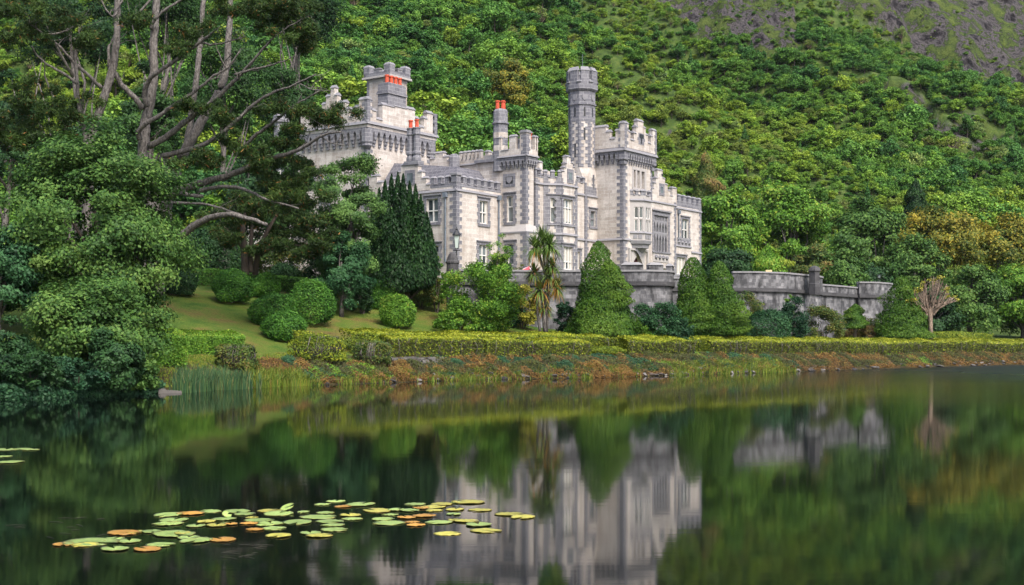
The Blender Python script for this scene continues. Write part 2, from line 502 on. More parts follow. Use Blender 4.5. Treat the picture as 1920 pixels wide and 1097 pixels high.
class Face:
    """a vertical plane of the castle: origin o, direction d along it, outward normal n (castle axes)"""
    def __init__(s, o, d, n):
        s.o, s.d, s.n = o, d, n
    def p(s, q, t, z):
        return (s.o[0] + q * s.d[0] + t * s.n[0], s.o[1] + q * s.d[1] + t * s.n[1], z)
    def w(s, q, t=0):
        x, y, _ = s.p(q, t, 0)
        return CX0 + x * CS - y * CC, CY0 + x * CC + y * CS
    def s(s, px):
        k = (px - 960) / F
        x0, y0 = s.w(0); x1, y1 = s.w(1)
        return (k * y0 - x0) / ((x1 - x0) - k * (y1 - y0))
    def z(s, py, q):
        return CZ + (YH - py) / F * s.w(q)[1]
    def pt(s, px, py):
        q = s.s(px); return q, s.z(py, q)
    def rect(s, x0, x1, y0, y1):
        a, b = sorted((s.s(x0), s.s(x1))); m = (a + b) / 2
        return a, b, s.z(y1, m), s.z(y0, m)
    def off(s, t):
        return Face((s.o[0] + t * s.n[0], s.o[1] + t * s.n[1]), s.d, s.n)
def front(b): return Face((0, b), (1, 0), (0, -1))
def left(a): return Face((a, 0), (0, 1), (-1, 0))
def between(p, q):
    dx, dy = q[0] - p[0], q[1] - p[1]; L = math.hypot(dx, dy)
    return Face(p, (dx / L, dy / L), (dy / L, -dx / L)), L

def part(name, mb, mat, parent=None, cap=None, **kw):
    if cap is not None: mb.join(cap, M['trim'])
    return mb.build(name, M[mat], parent if parent is not None else castle, **kw)

def wall_face(mb, fc, s0, s1, z0, z1, ops=(), depth=0.28):
    """a wall sheet with real openings and their reveals"""
    S = sorted({s0, s1, *[o[0] for o in ops], *[o[1] for o in ops]})
    Z = sorted({z0, z1, *[o[2] for o in ops], *[o[3] for o in ops]})
    S = [q for q in S if s0 - 1e-6 <= q <= s1 + 1e-6]; Z = [q for q in Z if z0 - 1e-6 <= q <= z1 + 1e-6]
    for a, b in zip(S[:-1], S[1:]):
        for c, d in zip(Z[:-1], Z[1:]):
            ms, mz = (a + b) / 2, (c + d) / 2
            if any(o[0] < ms < o[1] and o[2] < mz < o[3] for o in ops): continue
            mb.quad(fc.p(a, 0, c), fc.p(b, 0, c), fc.p(b, 0, d), fc.p(a, 0, d))
    for a, b, c, d in ops:
        mb.quad(fc.p(a, 0, c), fc.p(b, 0, c), fc.p(b, -depth, c), fc.p(a, -depth, c))
        mb.quad(fc.p(a, 0, d), fc.p(b, 0, d), fc.p(b, -depth, d), fc.p(a, -depth, d))
        mb.quad(fc.p(a, 0, c), fc.p(a, 0, d), fc.p(a, -depth, d), fc.p(a, -depth, c))
        mb.quad(fc.p(b, 0, c), fc.p(b, 0, d), fc.p(b, -depth, d), fc.p(b, -depth, c))

def window(fc, r, cols=2, trans=(0.5,), surround=True, hood=True, frame='white', curtain=None, tooth=True, name='window', sw=0.28, depth=0.26):
    """stone surround (the part) with a frame and panes (its sub-parts)"""
    a, b, c, d = r
    g = MB()
    if surround:
        k = 0; z = c
        while z < d - 0.01:
            z2 = min(z + 0.36, d)
            e = sw * (1.55 if (k % 2 == 0 and tooth) else 1.0)
            g.fbox(fc, a - e, a - 0.002, -0.1, 0.035, z, z2 - 0.004); g.fbox(fc, b + 0.002, b + e, -0.1, 0.035, z, z2 - 0.004)
            z = z2; k += 1
        g.fbox(fc, a - sw * 1.4, b + sw * 1.4, -0.1, 0.04, d + 0.002, d + 0.30)
        g.fbox(fc, a - sw * 1.2, b + sw * 1.2, -0.1, 0.10, c - 0.26, c - 0.002)
    if hood:
        g.fbox(fc, a - sw * 1.5, b + sw * 1.5, -0.05, 0.15, d + 0.30, d + 0.40)
    if not surround and not hood:
        g.fbox(fc, a - 0.05, b + 0.05, -0.05, 0.06, c - 0.1, c - 0.002)
    w = part(name, g, 'grey')
    fr = MB(); t0, t1 = -depth, -depth + 0.09
    fw = 0.085
    fr.fbox(fc, a, a + fw, t0, t1, c, d); fr.fbox(fc, b - fw, b, t0, t1, c, d)
    fr.fbox(fc, a + fw, b - fw, t0, t1, c, c + fw * 1.3); fr.fbox(fc, a + fw, b - fw, t0, t1, d - fw, d)
    for i in range(1, cols):
        x = a + (b - a) * i / cols
        fr.fbox(fc, x - 0.06, x + 0.06, t0, t1 + 0.03, c + fw * 1.3, d - fw)
    for tr in trans:
        z = c + (d - c) * tr
        fr.fbox(fc, a + fw, b - fw, t0, t1 + 0.05, z - 0.05, z + 0.05)
    part('frame', fr, frame, w)
    p = MB(); p.fbox(fc, a + 0.02, b - 0.02, t0 - 0.03, t0 + 0.035, c + 0.02, d - 0.02)
    part('pane', p, 'glass', w)
    if curtain:
        q = MB()
        for (u0, u1, v0, v1) in curtain:
            q.fbox(fc, a + (b - a) * u0, a + (b - a) * u1, t0 + 0.037, t0 + 0.045, c + (d - c) * v0, c + (d - c) * v1)
        part('curtain', q, 'curtain', w)
    return w

def quoins(par, a, b, z0, z1, da=1, db=1, la=0.78, lb=0.42, h=0.36, pr=0.03):
    """alternating corner stones wrapping the corner (a, b); the building lies towards +da, +db"""
    mb = MB(); z = z0; k = 0
    while z < z1 - 0.05:
        e, f2 = (la, lb) if k % 2 else (lb, la)
        z2 = min(z + h, z1)
        xs_ = sorted((a - pr * da, a + e * da)); ys_ = sorted((b - pr * db, b + f2 * db))
        mb.box(xs_[0], xs_[1], ys_[0], ys_[1], z + 0.004, z2 - 0.004)
        z = z2; k += 1
    return part('quoin', mb, 'grey', par)

def string(mb, fc, s0, s1, z, h=0.2, pr=0.14):
    mb.solid([fc.p(s0, -0.1, z), fc.p(s1, -0.1, z), fc.p(s1, pr, z), fc.p(s0, pr, z)],
             [fc.p(s0, -0.1, z + h * 1.5), fc.p(s1, -0.1, z + h * 1.5), fc.p(s1, pr * 0.35, z + h), fc.p(s0, pr * 0.35, z + h)])

def merlons(mb, cap, fc, s0, s1, zb, zt, n, frac=0.58, t=0.45, sill=True, first=True):
    """n merlons spread over s0..s1 on a base that ends at zb"""
    L = s1 - s0
    w = L * frac / n; gap = (L - w * n) / max(1, n - 1) if n > 1 else 0
    for i in range(n):
        a = s0 + i * (w + gap)
        mb.fbox(fc, a, a + w, -t, 0, zb - 0.02, zt)
        cap.solid([fc.p(a - 0.07, -t - 0.07, zt), fc.p(a + w + 0.07, -t - 0.07, zt), fc.p(a + w + 0.07, 0.07, zt), fc.p(a - 0.07, 0.07, zt)],
                  [fc.p(a + 0.04, -t / 2 - 0.1, zt + 0.2), fc.p(a + w - 0.04, -t / 2 - 0.1, zt + 0.2), fc.p(a + w - 0.04, -t / 2 + 0.1, zt + 0.2), fc.p(a + 0.04, -t / 2 + 0.1, zt + 0.2)])
        if sill and i < n - 1:
            cap.solid([fc.p(a + w + 0.05, -t, zb), fc.p(a + w + gap - 0.05, -t, zb), fc.p(a + w + gap - 0.05, 0.09, zb), fc.p(a + w + 0.05, 0.09, zb)],
                      [fc.p(a + w + 0.05, -t, zb + 0.16), fc.p(a + w + gap - 0.05, -t, zb + 0.16), fc.p(a + w + gap - 0.05, 0.05, zb + 0.07), fc.p(a + w + 0.05, 0.05, zb + 0.07)])

def outline_wall(body, cap, fc, px_pts, t=0.5, caph=0.2, over=0.08, grey_top=None):
    """a stepped parapet or gable traced as an outline on its own plane, with a coping on every step"""
    P = [list(fc.pt(x, y)) for x, y in px_pts]
    n = len(P)
    for i in range(n - 1):
        if abs(P[i][0] - P[i + 1][0]) < abs(P[i][1] - P[i + 1][1]):
            m = (P[i][0] + P[i + 1][0]) / 2; P[i][0] = P[i + 1][0] = m
        else:
            m = (P[i][1] + P[i + 1][1]) / 2; P[i][1] = P[i + 1][1] = m
    zb = min(p[1] for p in P)
    # columns between successive s values (every outline here is a step function of s)
    for i in range(n - 1):
        (a, z), (b, z2) = P[i], P[i + 1]
        if abs(a - b) < 1e-4: continue
        a, b = min(a, b), max(a, b)
        if z - zb < 0.02: continue
        body.fbox(fc, a, b, -t, 0, zb, z - caph * 0.4)
        hl = i > 0 and P[i - 1][1] > z + 0.01; hr = i + 2 < n and P[i + 2][1] > z + 0.01
        if P[i][0] > P[i + 1][0]: hl, hr = hr, hl
        e0 = 0.0 if hl else over; e1 = 0.0 if hr else over
        zc = z - caph * 0.4
        ia, ib = a - e0 * 0.3, b + e1 * 0.3
        cap.solid([fc.p(a - e0, -t - over, zc), fc.p(b + e1, -t - over, zc), fc.p(b + e1, over, zc), fc.p(a - e0, over, zc)],
                  [fc.p(ia, -t / 2 - 0.08, z + caph * 0.6), fc.p(ib, -t / 2 - 0.08, z + caph * 0.6), fc.p(ib, -t / 2 + 0.08, z + caph * 0.6), fc.p(ia, -t / 2 + 0.08, z + caph * 0.6)])
    return P

def corbels(mb, fc, s0, s1, zt, zb, n, pr=0.35, bw=0.45):
    """a row of stepped brackets joined by small pointed arches under a projecting band"""
    W = (s1 - s0) / n
    ha = (zt - zb) * 0.45
    for i in range(n):
        a = s0 + i * W; w = W * bw
        x0, x1 = a + W / 2 - w / 2, a + W / 2 + w / 2
        H = (zt - ha) - zb
        mb.fbox(fc, x0, x1, -0.05, pr * 0.95, zt - ha - H * 0.34, zt - ha)
        mb.fbox(fc, x0 + 0.02, x1 - 0.02, -0.05, pr * 0.66, zt - ha - H * 0.68, zt - ha - H * 0.34)
        mb.fbox(fc, x0 + 0.04, x1 - 0.04, -0.05, pr * 0.35, zb, zt - ha - H * 0.68)
    for i in range(n + 1):
        c0 = s0 + (i - 0.5) * W + W * bw / 2; c1 = s0 + (i + 0.5) * W - W * bw / 2
        e0, e1 = max(s0, c0 - W * bw / 2), min(s1, c1 + W * bw / 2)
        if i == 0: c0 = s0
        if i == n: c1 = s1
        c = (c0 + c1) / 2; zc = zt - ha
        poly = [(e0, zc)] + ([(c0, zc)] if c0 > e0 + 1e-4 else [])
        poly += [(c0 + (c - c0) * 0.25, zc + ha * 0.34), (c, zc + ha * 0.66), (c1 - (c1 - c) * 0.25, zc + ha * 0.34)]
        poly += ([(c1, zc)] if c1 < e1 - 1e-4 else []) + [(e1, zc), (e1, zt), (e0, zt)]
        mb.fprism(fc, poly, 0.0, pr)

def pots(ch, pts, z, h, r):
    for (x, y) in pts:
        g = MB(); g.lathe(x, y, [(r, z), (r * 0.92, z + h * 0.8), (r * 1.22, z + h * 0.82), (r * 1.22, z + h * 0.97), (r * 0.85, z + h)], 10)
        part('chimney_pot', g, 'pot', ch, smooth=False)

def pipe(fc, px, y0, y1, hopper=True):
    q = fc.s(px); g = MB(); x, y, _ = fc.p(q, 0.12, 0); z0, z1 = fc.z(y1, q), fc.z(y0, q)
    g.lathe(x, y, [(0.085, z0), (0.085, z1)], 8)
    if hopper: g.fbox(fc, q - 0.2, q + 0.2, 0.0, 0.32, z1 - 0.45, z1)
    z = z0 + 1.2
    while z < z1 - 0.8:
        g.lathe(x, y, [(0.12, z), (0.12, z + 0.1)], 8); z += 1.9
    part('drainpipe', g, 'lead')

ZB = 6.8
# ---- west block: two storeys, battlemented, corner towards the lake
F0, L0 = front(0.0), left(0.0)
aT2 = F0.s(939.0)
bW = L0.s(690.5)
zs = 16.5
wl = [L0.rect(800, 821.5, 373, 417), L0.rect(803, 822.5, 461, 483), L0.rect(742, 760, 375, 419)]
wf = [F0.rect(899.5, 914.5, 377, 420), F0.rect(898, 914.5, 459.5, 498)]
g = MB()
wall_face(g, L0, 0, bW, ZB, 17.15, wl); wall_face(g, F0, 0, aT2, ZB, 17.15, wf)
g.quad((0, bW, ZB), (aT2 + 3, bW, ZB), (aT2 + 3, bW, 17.1), (0, bW, 17.1))
west = part('west_wing', g, 'pale')
g = MB(); g.box(0.1, aT2 + 1, 0.1, bW, 16.7, 16.9); part('roof', g, 'slate', west)
g = MB(); string(g, L0, -0.1, bW, zs - 0.12); string(g, F0, -0.14, aT2, zs - 0.12); part('string_course', g, 'trim', west)
quoins(west, 0, 0, ZB, 17.2, 1, 1)
zc_, zt_ = 17.12, 17.82
body, cap = MB(), MB()
bL = L0.s(806)
body.fbox(L0, 0.5, bL, -0.45, 0.012, 16.8, zc_); merlons(body, cap, L0, 0.95, bL - 0.1, zc_, zt_ - 0.1, 3, 0.55)
body.fbox(F0, -0.012, aT2, -0.45, 0.012, 16.8, zc_); merlons(body, cap, F0, 1.0, aT2 - 0.05, zc_, zt_ - 0.1, 6, 0.55)
body.box(-0.03, 0.62, -0.03, 0.62, zc_ - 0.02, zt_ + 0.02); cap.box(-0.12, 0.72, -0.12, 0.72, zt_ + 0.02, zt_ + 0.22)
bt = part('battlement', body, 'grey', west, cap=cap)
window(L0, wl[0], 2, (0.5,)); window(L0, wl[1], 2, (), curtain=[(0.05, 0.95, 0.05, 0.5)]); window(L0, wl[2], 2, (0.5,))
window(F0, wf[0], 2, (0.5,), curtain=[(0.05, 0.2, 0.05, 0.95), (0.8, 0.95, 0.05, 0.95)]); window(F0, wf[1], 2, (0.5,))
pipe(L0, 836.5, 361, 492); pipe(F0, 933.5, 367, 470)
# slate roof seen over the battlement
g = MB()
zr0, zr1 = 16.95, 20.15
g.solid([(0.9, 0.9, zr0), (aT2 + 2.5, 0.9, zr0), (aT2 + 2.5, bW - 0.3, zr0), (0.9, bW - 0.3, zr0)],
        [(aT2 * 0.5, 2.6, zr1 - 1.0), (aT2 + 0.9, 2.6, zr1 - 1.0), (aT2 + 0.9, bW - 0.35, zr1), (aT2 * 0.5, bW - 0.35, zr1)])
part('roof', g, 'slate')
# crow-stepped gable with twin octagonal chimney on the west face
body, cap = MB(), MB()
outline_wall(body, cap, L0.off(0.03), [(692, 356), (692, 329), (707, 328), (707, 341), (716, 340), (716, 350), (735, 348), (735, 335), (746, 334), (746, 322), (752, 321), (752, 309), (757, 308), (757, 305), (777, 304), (777, 309), (784, 309), (784, 320), (791, 321), (791, 332), (799, 333), (799, 344), (806, 345), (806, 356)][::-1], 0.5, 0.22)
gb = part('gable', body, 'pale', cap=cap)
r = L0.rect(764, 775, 325, 343)
g = MB(); g.fbox(L0, r[0] - .25, r[1] + .25, 0.031, 0.09, r[2] - .2, r[3] + .3); part('window_surround', g, 'grey', gb)
g = MB(); g.fbox(L0, r[0], r[1], 0.092, 0.10, r[2], r[3]); part('pane', g, 'glass', gb)
q1, q2 = L0.s(766.5), L0.s(778.0)
zc0, zc1 = L0.z(303, q1), L0.z(240, q1)
g = MB()
for q in (q1, q2):
    g.lathe(0.28, q, [(0.44, zc0 - .3), (0.44, zc0 + .35), (0.36, zc0 + .5), (0.36, zc0 + .62), (0.43, zc0 + .66), (0.43, zc0 + .85), (0.33, zc0 + .95), (0.31, zc1 - .75), (0.40, zc1 - .65), (0.40, zc1 - .55), (0.36, zc1 - .5), (0.36, zc1 - .12), (0.42, zc1 - .08), (0.42, zc1)], 8, math.pi / 8)
g.box(-0.15, 0.72, q2 - 0.5, q1 + 0.5, zc0 - .35, zc0 + .02)
ch = part('chimney', g, 'grey'); pots(ch, [(0.28, q1), (0.28, q2)], zc1, 0.78, 0.19)

# ---- great north-west tower
bN = bW + 0.12
F1 = front(bN); a1 = F1.s(688.5); a2 = F1.s(809.5); L1 = left(a1); bE = L1.s(560)
zcor = F1.z(231, a1)
PR = 0.38
w1 = [L1.rect(604, 617, 322, 350), L1.rect(578, 588, 322, 350), L1.rect(604, 616, 382, 432)]
g = MB()
wall_face(g, F1, a1, a2, ZB, zcor, []); wall_face(g, L1, bN, bE, ZB, zcor, w1)
g.quad((a2, bN, ZB), (a2, bE, ZB), (a2, bE, zcor), (a2, bN, zcor)); g.quad((a1, bE, ZB), (a2, bE, ZB), (a2, bE, zcor), (a1, bE, zcor))
t1 = part('tower', g, 'pale'); t1['label'] = 'broad pale tower with stepped parapet, partly behind the pine'
for r in w1: window(L1, r, 2, (0.5,))
g = MB(); g.box(a1 - PR, a2 + PR, bN - PR, bE + PR, zcor - 0.02, zcor + 0.12); part('roof', g, 'slate', t1)
quoins(t1, a1, bN, ZB, zcor - 1.9, 1, 1); quoins(t1, a2, bN, ZB, zcor - 1.9, -1, 1)
g = MB()
zk = zcor - 0.42
corbels(g, F1, a1 + 0.45, a2 - 0.3, zk, zk - 1.75, 11, PR); corbels(g, L1, bN + 0.45, bE - 0.3, zk, zk - 1.75, 10, PR)
g.lathe(a1 + 0.12, bN + 0.12, [(0.3, zk - 2.0), (0.52, zk - 1.75), (0.5, zk - 1.55), (0.58, zk - 1.4), (0.58, zk)], 8, math.pi / 8)
g.lathe(a2 - 0.12, bN + 0.12, [(0.3, zk - 2.0), (0.52, zk - 1.75), (0.5, zk - 1.55), (0.58, zk - 1.4), (0.58, zk)], 8, math.pi / 8)
part('corbel_table', g, 'grey', t1)
F1p, L1p = F1.off(PR), left(a1 - PR)
g = MB(); g.fbox(F1, a1 - PR, a2 + PR, 0.0, PR, zk - 0.001, zcor - 0.12); g.fbox(L1, bN, bE + PR, 0.0, PR, zk - 0.001, zcor - 0.12)
part('parapet_band', g, 'pale', t1)
g = MB(); string(g, F1p, a1 - PR - 0.14, a2 + PR + 0.14, zcor - 0.12, 0.26, 0.18); string(g, L1p, bN - PR - 0.14, bE + PR, zcor - 0.12, 0.26, 0.18); part('string_course', g, 'trim', t1)
def c1(l): return [(600 + x / 8, 100 + y / 8) for x, y in l]
body, cap = MB(), MB()
outline_wall(body, cap, F1p, c1([(711, 1045), (711, 668), (780, 685), (780, 835), (845, 855), (845, 970), (938, 988), (938, 760), (1120, 785), (1120, 790), (1300, 800), (1425, 830), (1425, 955), (1485, 968), (1485, 1085), (1560, 1100), (1560, 960), (1610, 970), (1610, 880), (1692, 892), (1692, 1258)]), 0.55, 0.3)
outline_wall(body, cap, L1p, c1([(711, 1045), (711, 665), (585, 680), (585, 785), (510, 800), (510, 930), (435, 945), (435, 820), (375, 830), (375, 715), (255, 735), (255, 610), (215, 615), (215, 495), (160, 505), (160, 625), (90, 635), (90, 745), (30, 755), (30, 870), (-60, 885), (-60, 1010), (-150, 1025), (-150, 800), (-290, 815), (-290, 1130)]), 0.55, 0.3)
pa = part('battlement', body, 'pale', t1, cap=cap)
quoins(t1, a1 - PR, bN - PR, zcor + 0.2, F1.z(186, a1), 1, 1, 0.7, 0.4); quoins(t1, a2 + PR, bN - PR, zcor + 0.2, F1.z(214, a2), -1, 1, 0.6, 0.4)
# square turret rising behind the parapet, with a chimney of four pots in front
bU = bN + 1.35
FU = front(bU); u1 = FU.s(730.5); u2 = FU.s(763.0); LU = left(u1); bU2 = LU.s(688.5)
zu = FU.z(141, u1)
g = MB(); g.box(u1, u2, bU, bU2, zcor, zu + 0.02)
tu = part('tower', g, 'pale'); tu['label'] = 'square turret behind the chimney with four red pots'
quoins(tu, u1, bU, zcor, zu - 0.5, 1, 1, .8, .5); quoins(tu, u1, bU2, zcor, zu - 0.4, 1, -1, .3, .3)
g = MB(); g.box(u1 - 0.03, u2 + 0.03, bU - 0.03, bU2 + 0.03, zu - 0.45, zu - 0.15); g.box(u1 - 0.38, u2 + 0.38, bU - 0.38, bU2 + 0.38, zu - 0.15, zu + 0.06)
part('cornice', g, 'ltrim', tu)
body, cap = MB(), MB()
o = 0.25
x0, x1, y0, y1 = u1 - o, u2 + o, bU - o, bU2 + o
for fc, s0, s1 in ((front(y0), x0, x1), (left(x0), y0 + .35, y1), (Face((0, y1), (1, 0), (0, 1)), x0, x1), (Face((x1, 0), (0, 1), (1, 0)), y0 + .35, y1 - .35)):
    body.fbox(fc, s0, s1, -0.35, 0, zu + 0.06, zu + 0.42)
for ci, (x, y) in enumerate(((x0, y0), (x1, y0), (x0, y1), (x1, y1))):
    sx, sy = (1 if x == x0 else -1), (1 if y == y0 else -1)
    xa, xb = sorted((x, x + sx * .78)); ya, yb = sorted((y, y + sy * .78))
    body.box(xa - .012, xb, ya - .012, yb, zu + 0.42, zu + 1.0)
    cap.lathe((xa + xb) / 2, (ya + yb) / 2, [(0.6, zu + 1.0), (0.6, zu + 1.1), (0.42, zu + 1.28), (0.15, zu + 1.36)], 4, math.pi / 4)
xm, ym = (x0 + x1) / 2, (y0 + y1) / 2
for (xa, xb, ya, yb) in ((xm - .35, xm + .35, y0 - .012, y0 + .35), (x0 - .012, x0 + .35, ym - .4, ym + .4), (xm - .35, xm + .35, y1 - .35, y1 + .012)):
    body.box(xa, xb, ya, yb, zu + .42, zu + .72); cap.box(xa - .05, xb + .05, ya - .05, yb + .05, zu + .72, zu + .84)
part('battlement', body, 'grey', tu, cap=cap)
fcC = F1p; k1, k2 = fcC.s(727.5), fcC.s(761.5)
zk0, zk1 = fcC.z(194, k1), fcC.z(155.5, k1)
g = MB(); g.box(k1, k2, bN - PR + 0.03, bN + 0.95, zcor, zk1)
g.box(k1 - .12, k2 + .12, bN - PR - 0.09, bN + 1.05, zk1 - 1.0, zk1 - 0.82); g.box(k1 - .06, k2 + .06, bN - PR - 0.03, bN + 1.0, zk1 - 0.82, zk1 - 0.7)
g.box(k1 + .2, k2 - .1, bN - 0.28, bN + .8, zk1, zk1 + 0.14)
ch = part('chimney', g, 'grey'); ch['label'] = 'grey chimney with four red pots'
pots(ch, [(k1 + .5 + i * (k2 - k1 - .8) / 3, bN + .2) for i in range(4)], zk1 + .14, 0.82, 0.2)

# ---- lower range beyond the tower, seen through the pine
g = MB(); g.box(a1 + 0.6, a1 + 8, bE + 0.38, bE + 9, ZB, 19.0); rg = part('north_wing', g, 'pale')
g = MB(); xa, xb, ya, yb = a1 + .4, a1 + 8.2, bE + .39, bE + 9.2
g.solid([(xa, ya, 19.0), (xb, ya, 19.0), (xb, yb, 19.0), (xa, yb, 19.0)], [(xa + 3.2, ya, 22.6), (xb - 3.2, ya, 22.6), (xb - 3.2, yb, 22.6), (xa + 3.2, yb, 22.6)]); part('roof', g, 'slate', rg)
Ln = left(a1 + 0.6)
q = Ln.s(516); zt = Ln.z(212, q)
g = MB(); g.lathe(a1 + 1.4, q, [(0.75, 19.5), (0.75, zt - 1.0), (0.95, zt - 0.9), (0.95, zt - 0.7), (0.85, zt - 0.6), (0.85, zt - 0.3), (0.5, zt)], 8, math.pi / 8); part('chimney', g, 'grey')
for r in (Ln.rect(538, 546, 318, 345), Ln.rect(520, 528, 320, 346)): window(Ln, r, 2, (0.5,), depth=-0.1)

# ---- centre tower
FT, LT = front(0), left(aT2)
bT = LT.s(985.5); FT = front(bT); aT3 = FT.s(1000.5)
bLo, aLo = bT - 0.0, aT2
zT = FT.z(291.5, aT2) ; PT = 0.3
ztop = zT
wt = [LT.rect(950.5, 962, 368, 417), LT.rect(951, 963, 456, 497)]
zl = LT.z(438, bT / 2); zl2 = LT.z(410, bT / 2)
g = MB()
wall_face(g, LT, bT, 0.0, zl, zT, [wt[0]]); wall_face(g, FT, aT2, aT3, zl, zT)
g.quad((aT3, bT, ZB), (aT3, 3, ZB), (aT3, 3, zT), (aT3, bT, zT)); g.quad((aT2, 0, 16), (aT2, 3, 16), (aT2, 3, zT), (aT2, 0, zT)); g.quad((aT2, 3, 16), (aT3, 3, 16), (aT3, 3, zT), (aT2, 3, zT))
e = 0.32
LTl, FTl = left(aT2 - e), front(bT - e)
wt1 = LTl.rect(951, 963, 457, 497)
wall_face(g, LTl, bT - e, 0.0, ZB, zl, [wt1]); wall_face(g, FTl, aT2 - e, aT3 + 0.3, ZB, zl)
t2 = part('tower', g, 'pale'); t2['label'] = 'slim central tower with carved shield panel'
g = MB()
g.solid([(aT2 - e - .06, bT - e - .06, zl), (aT3 + .35, bT - e - .06, zl), (aT3 + .35, 0, zl), (aT2 - e - .06, 0, zl)], [(aT2 - e - .06, bT - e - .06, zl + .14), (aT3 + .35, bT - e - .06, zl + .14), (aT3 + .35, 0, zl + .14), (aT2 - e - .06, 0, zl + .14)])
part('string_course', g, 'trim', t2)
g = MB()
for fc_, s0_, s1_ in ((LT, bT, wt[0][0] - .15), (LT, wt[0][1] + .15, 0.0), (FT, aT2, aT3 + 0.0)):
    pass
g.solid([(aT2 - e, bT - e, zl + .14), (aT3 + .3, bT - e, zl + .14), (aT3 + .3, -0.01, zl + .14), (aT2 - e, -0.01, zl + .14)],
        [(aT2 - .01, bT - .01, wt[0][2] - .3), (aT3 + .3, bT - .01, wt[0][2] - .3), (aT3 + .3, -0.01, wt[0][2] - .3), (aT2 - .01, -0.01, wt[0][2] - .3)])
part('weathering', g, 'ltrim', t2)
quoins(t2, aT2, bT, wt[0][2] - .2, zT - 1.1, 1, 1, .6, .38); quoins(t2, aT2 - e, bT - e, ZB, zl, 1, 1, .7, .42)
window(LT, wt[0], 1, (0.6,), curtain=[(0.1, 0.5, 0.62, 0.95)]); window(LTl, wt1, 1, (0.6,))
r = LT.rect(948.5, 962, 331, 345)
g = MB(); m = 0.28
g.fbox(LT, r[0] - m, r[1] + m, -.05, .05, r[3], r[3] + m); g.fbox(LT, r[0] - m, r[1] + m, -.05, .05, r[2] - m, r[2]); g.fbox(LT, r[0] - m, r[0], -.05, .05, r[2], r[3]); g.fbox(LT, r[1], r[1] + m, -.05, .05, r[2], r[3])
sp = part('shield_panel', g, 'grey', t2)
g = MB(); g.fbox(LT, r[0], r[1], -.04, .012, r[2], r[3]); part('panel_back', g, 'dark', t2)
sc_, sz_ = (r[0] + r[1]) / 2, (r[2] + r[3]) / 2; hw = (r[1] - r[0]) * .36; hh_ = (r[3] - r[2]) * .42
g = MB(); g.fprism(LT, [(sc_ - hw, sz_ + hh_), (sc_ - hw, sz_ - hh_ * .1), (sc_ - hw * .6, sz_ - hh_ * .65), (sc_, sz_ - hh_), (sc_ + hw * .6, sz_ - hh_ * .65), (sc_ + hw, sz_ - hh_ * .1), (sc_ + hw, sz_ + hh_)], 0.013, .09); part('shield', g, 'trim', t2)
g = MB(); g.box(aT2 - PT, aT3 + PT, bT - PT, 3.0, zT - 0.3, zT - .02); corbels(g, LT, bT - PT, 0.15, zT - .25, zT - 1.15, 7, PT, 0.5); corbels(g, FT, aT2 - PT, aT3 + PT, zT - .25, zT - 1.15, 5, PT, 0.5)
part('corbel_table', g, 'grey', t2)
g = MB(); string(g, left(aT2 - PT), bT - PT - .1, 0.2, zT - .06, .14, .12); string(g, front(bT - PT), aT2 - PT - .1, aT3 + PT + .1, zT - .06, .14, .12); part('string_course', g, 'trim', t2)
zc2 = LT.z(281.5, bT / 2); zm2 = LT.z(257, bT / 2)
body, cap = MB(), MB()
LTp, FTp = left(aT2 - PT), front(bT - PT)
body.fbox(LTp, bT - PT, 0.6, -.4, 0, zT - .02, zc2); body.fbox(FTp, aT2 - PT + .01, aT3 + PT, -.4, -.01, zT - .02, zc2)
body.fbox(Face((aT3 + PT, 0), (0, 1), (1, 0)), bT - PT + .4, 3, -.4, 0, zT - .02, zc2)
Lm = -bT + 0.6
merlons(body, cap, LTp, bT + .95, 0.5, zc2, zm2, 2, .6, .4); merlons(body, cap, FTp, aT2 + 1.15, aT3 + PT, zc2, zm2, 2, .55, .4)
body.box(aT2 - PT - .02, aT2 - PT + .75, bT - PT - .02, bT - PT + .75, zc2 - .02, zm2 + .25)
cap.box(aT2 - PT - .12, aT2 - PT + .85, bT - PT - .12, bT - PT + .85, zm2 + .25, zm2 + .4); cap.box(aT2 - PT + .0, aT2 - PT + .7, bT - PT + .0, bT - PT + .7, zm2 + .4, zm2 + .52)
part('battlement', body, 'pale', t2, cap=cap)
quoins(t2, aT2 - PT, bT - PT, zT + .1, zm2 + .1, 1, 1, .6, .4, .36, .035)
# octagonal chimney at the back corner of the centre tower
q = LT.s(937.5); zA, zB_, zC = LT.z(292, q), LT.z(232, q), LT.z(203, q)
cx, cy = aT2 + .35, q + .2
g = MB(); g.lathe(cx, cy, [(.72, zA - 1.5), (.72, zB_ - .05), (.86, zB_), (.86, zB_ + .12), (.72, zB_ + .18), (.72, zC - .3), (.62, zC - .08), (.4, zC)], 8, math.pi / 8)
ch = part('chimney', g, 'grey'); ch['label'] = 'tall octagonal chimney with red pots'
for zz_ in (1.35, 2.6):
    g = MB(); g.lathe(cx, cy, [(.735, zB_ - zz_), (.735, zB_ - zz_ + .5)], 8, math.pi / 8); part('pale_band', g, 'pale', ch)
pots(ch, [(cx - .34, cy + .1), (cx - .05, cy - .32), (cx + .3, cy - .15)], zC - .03, .8, .2)

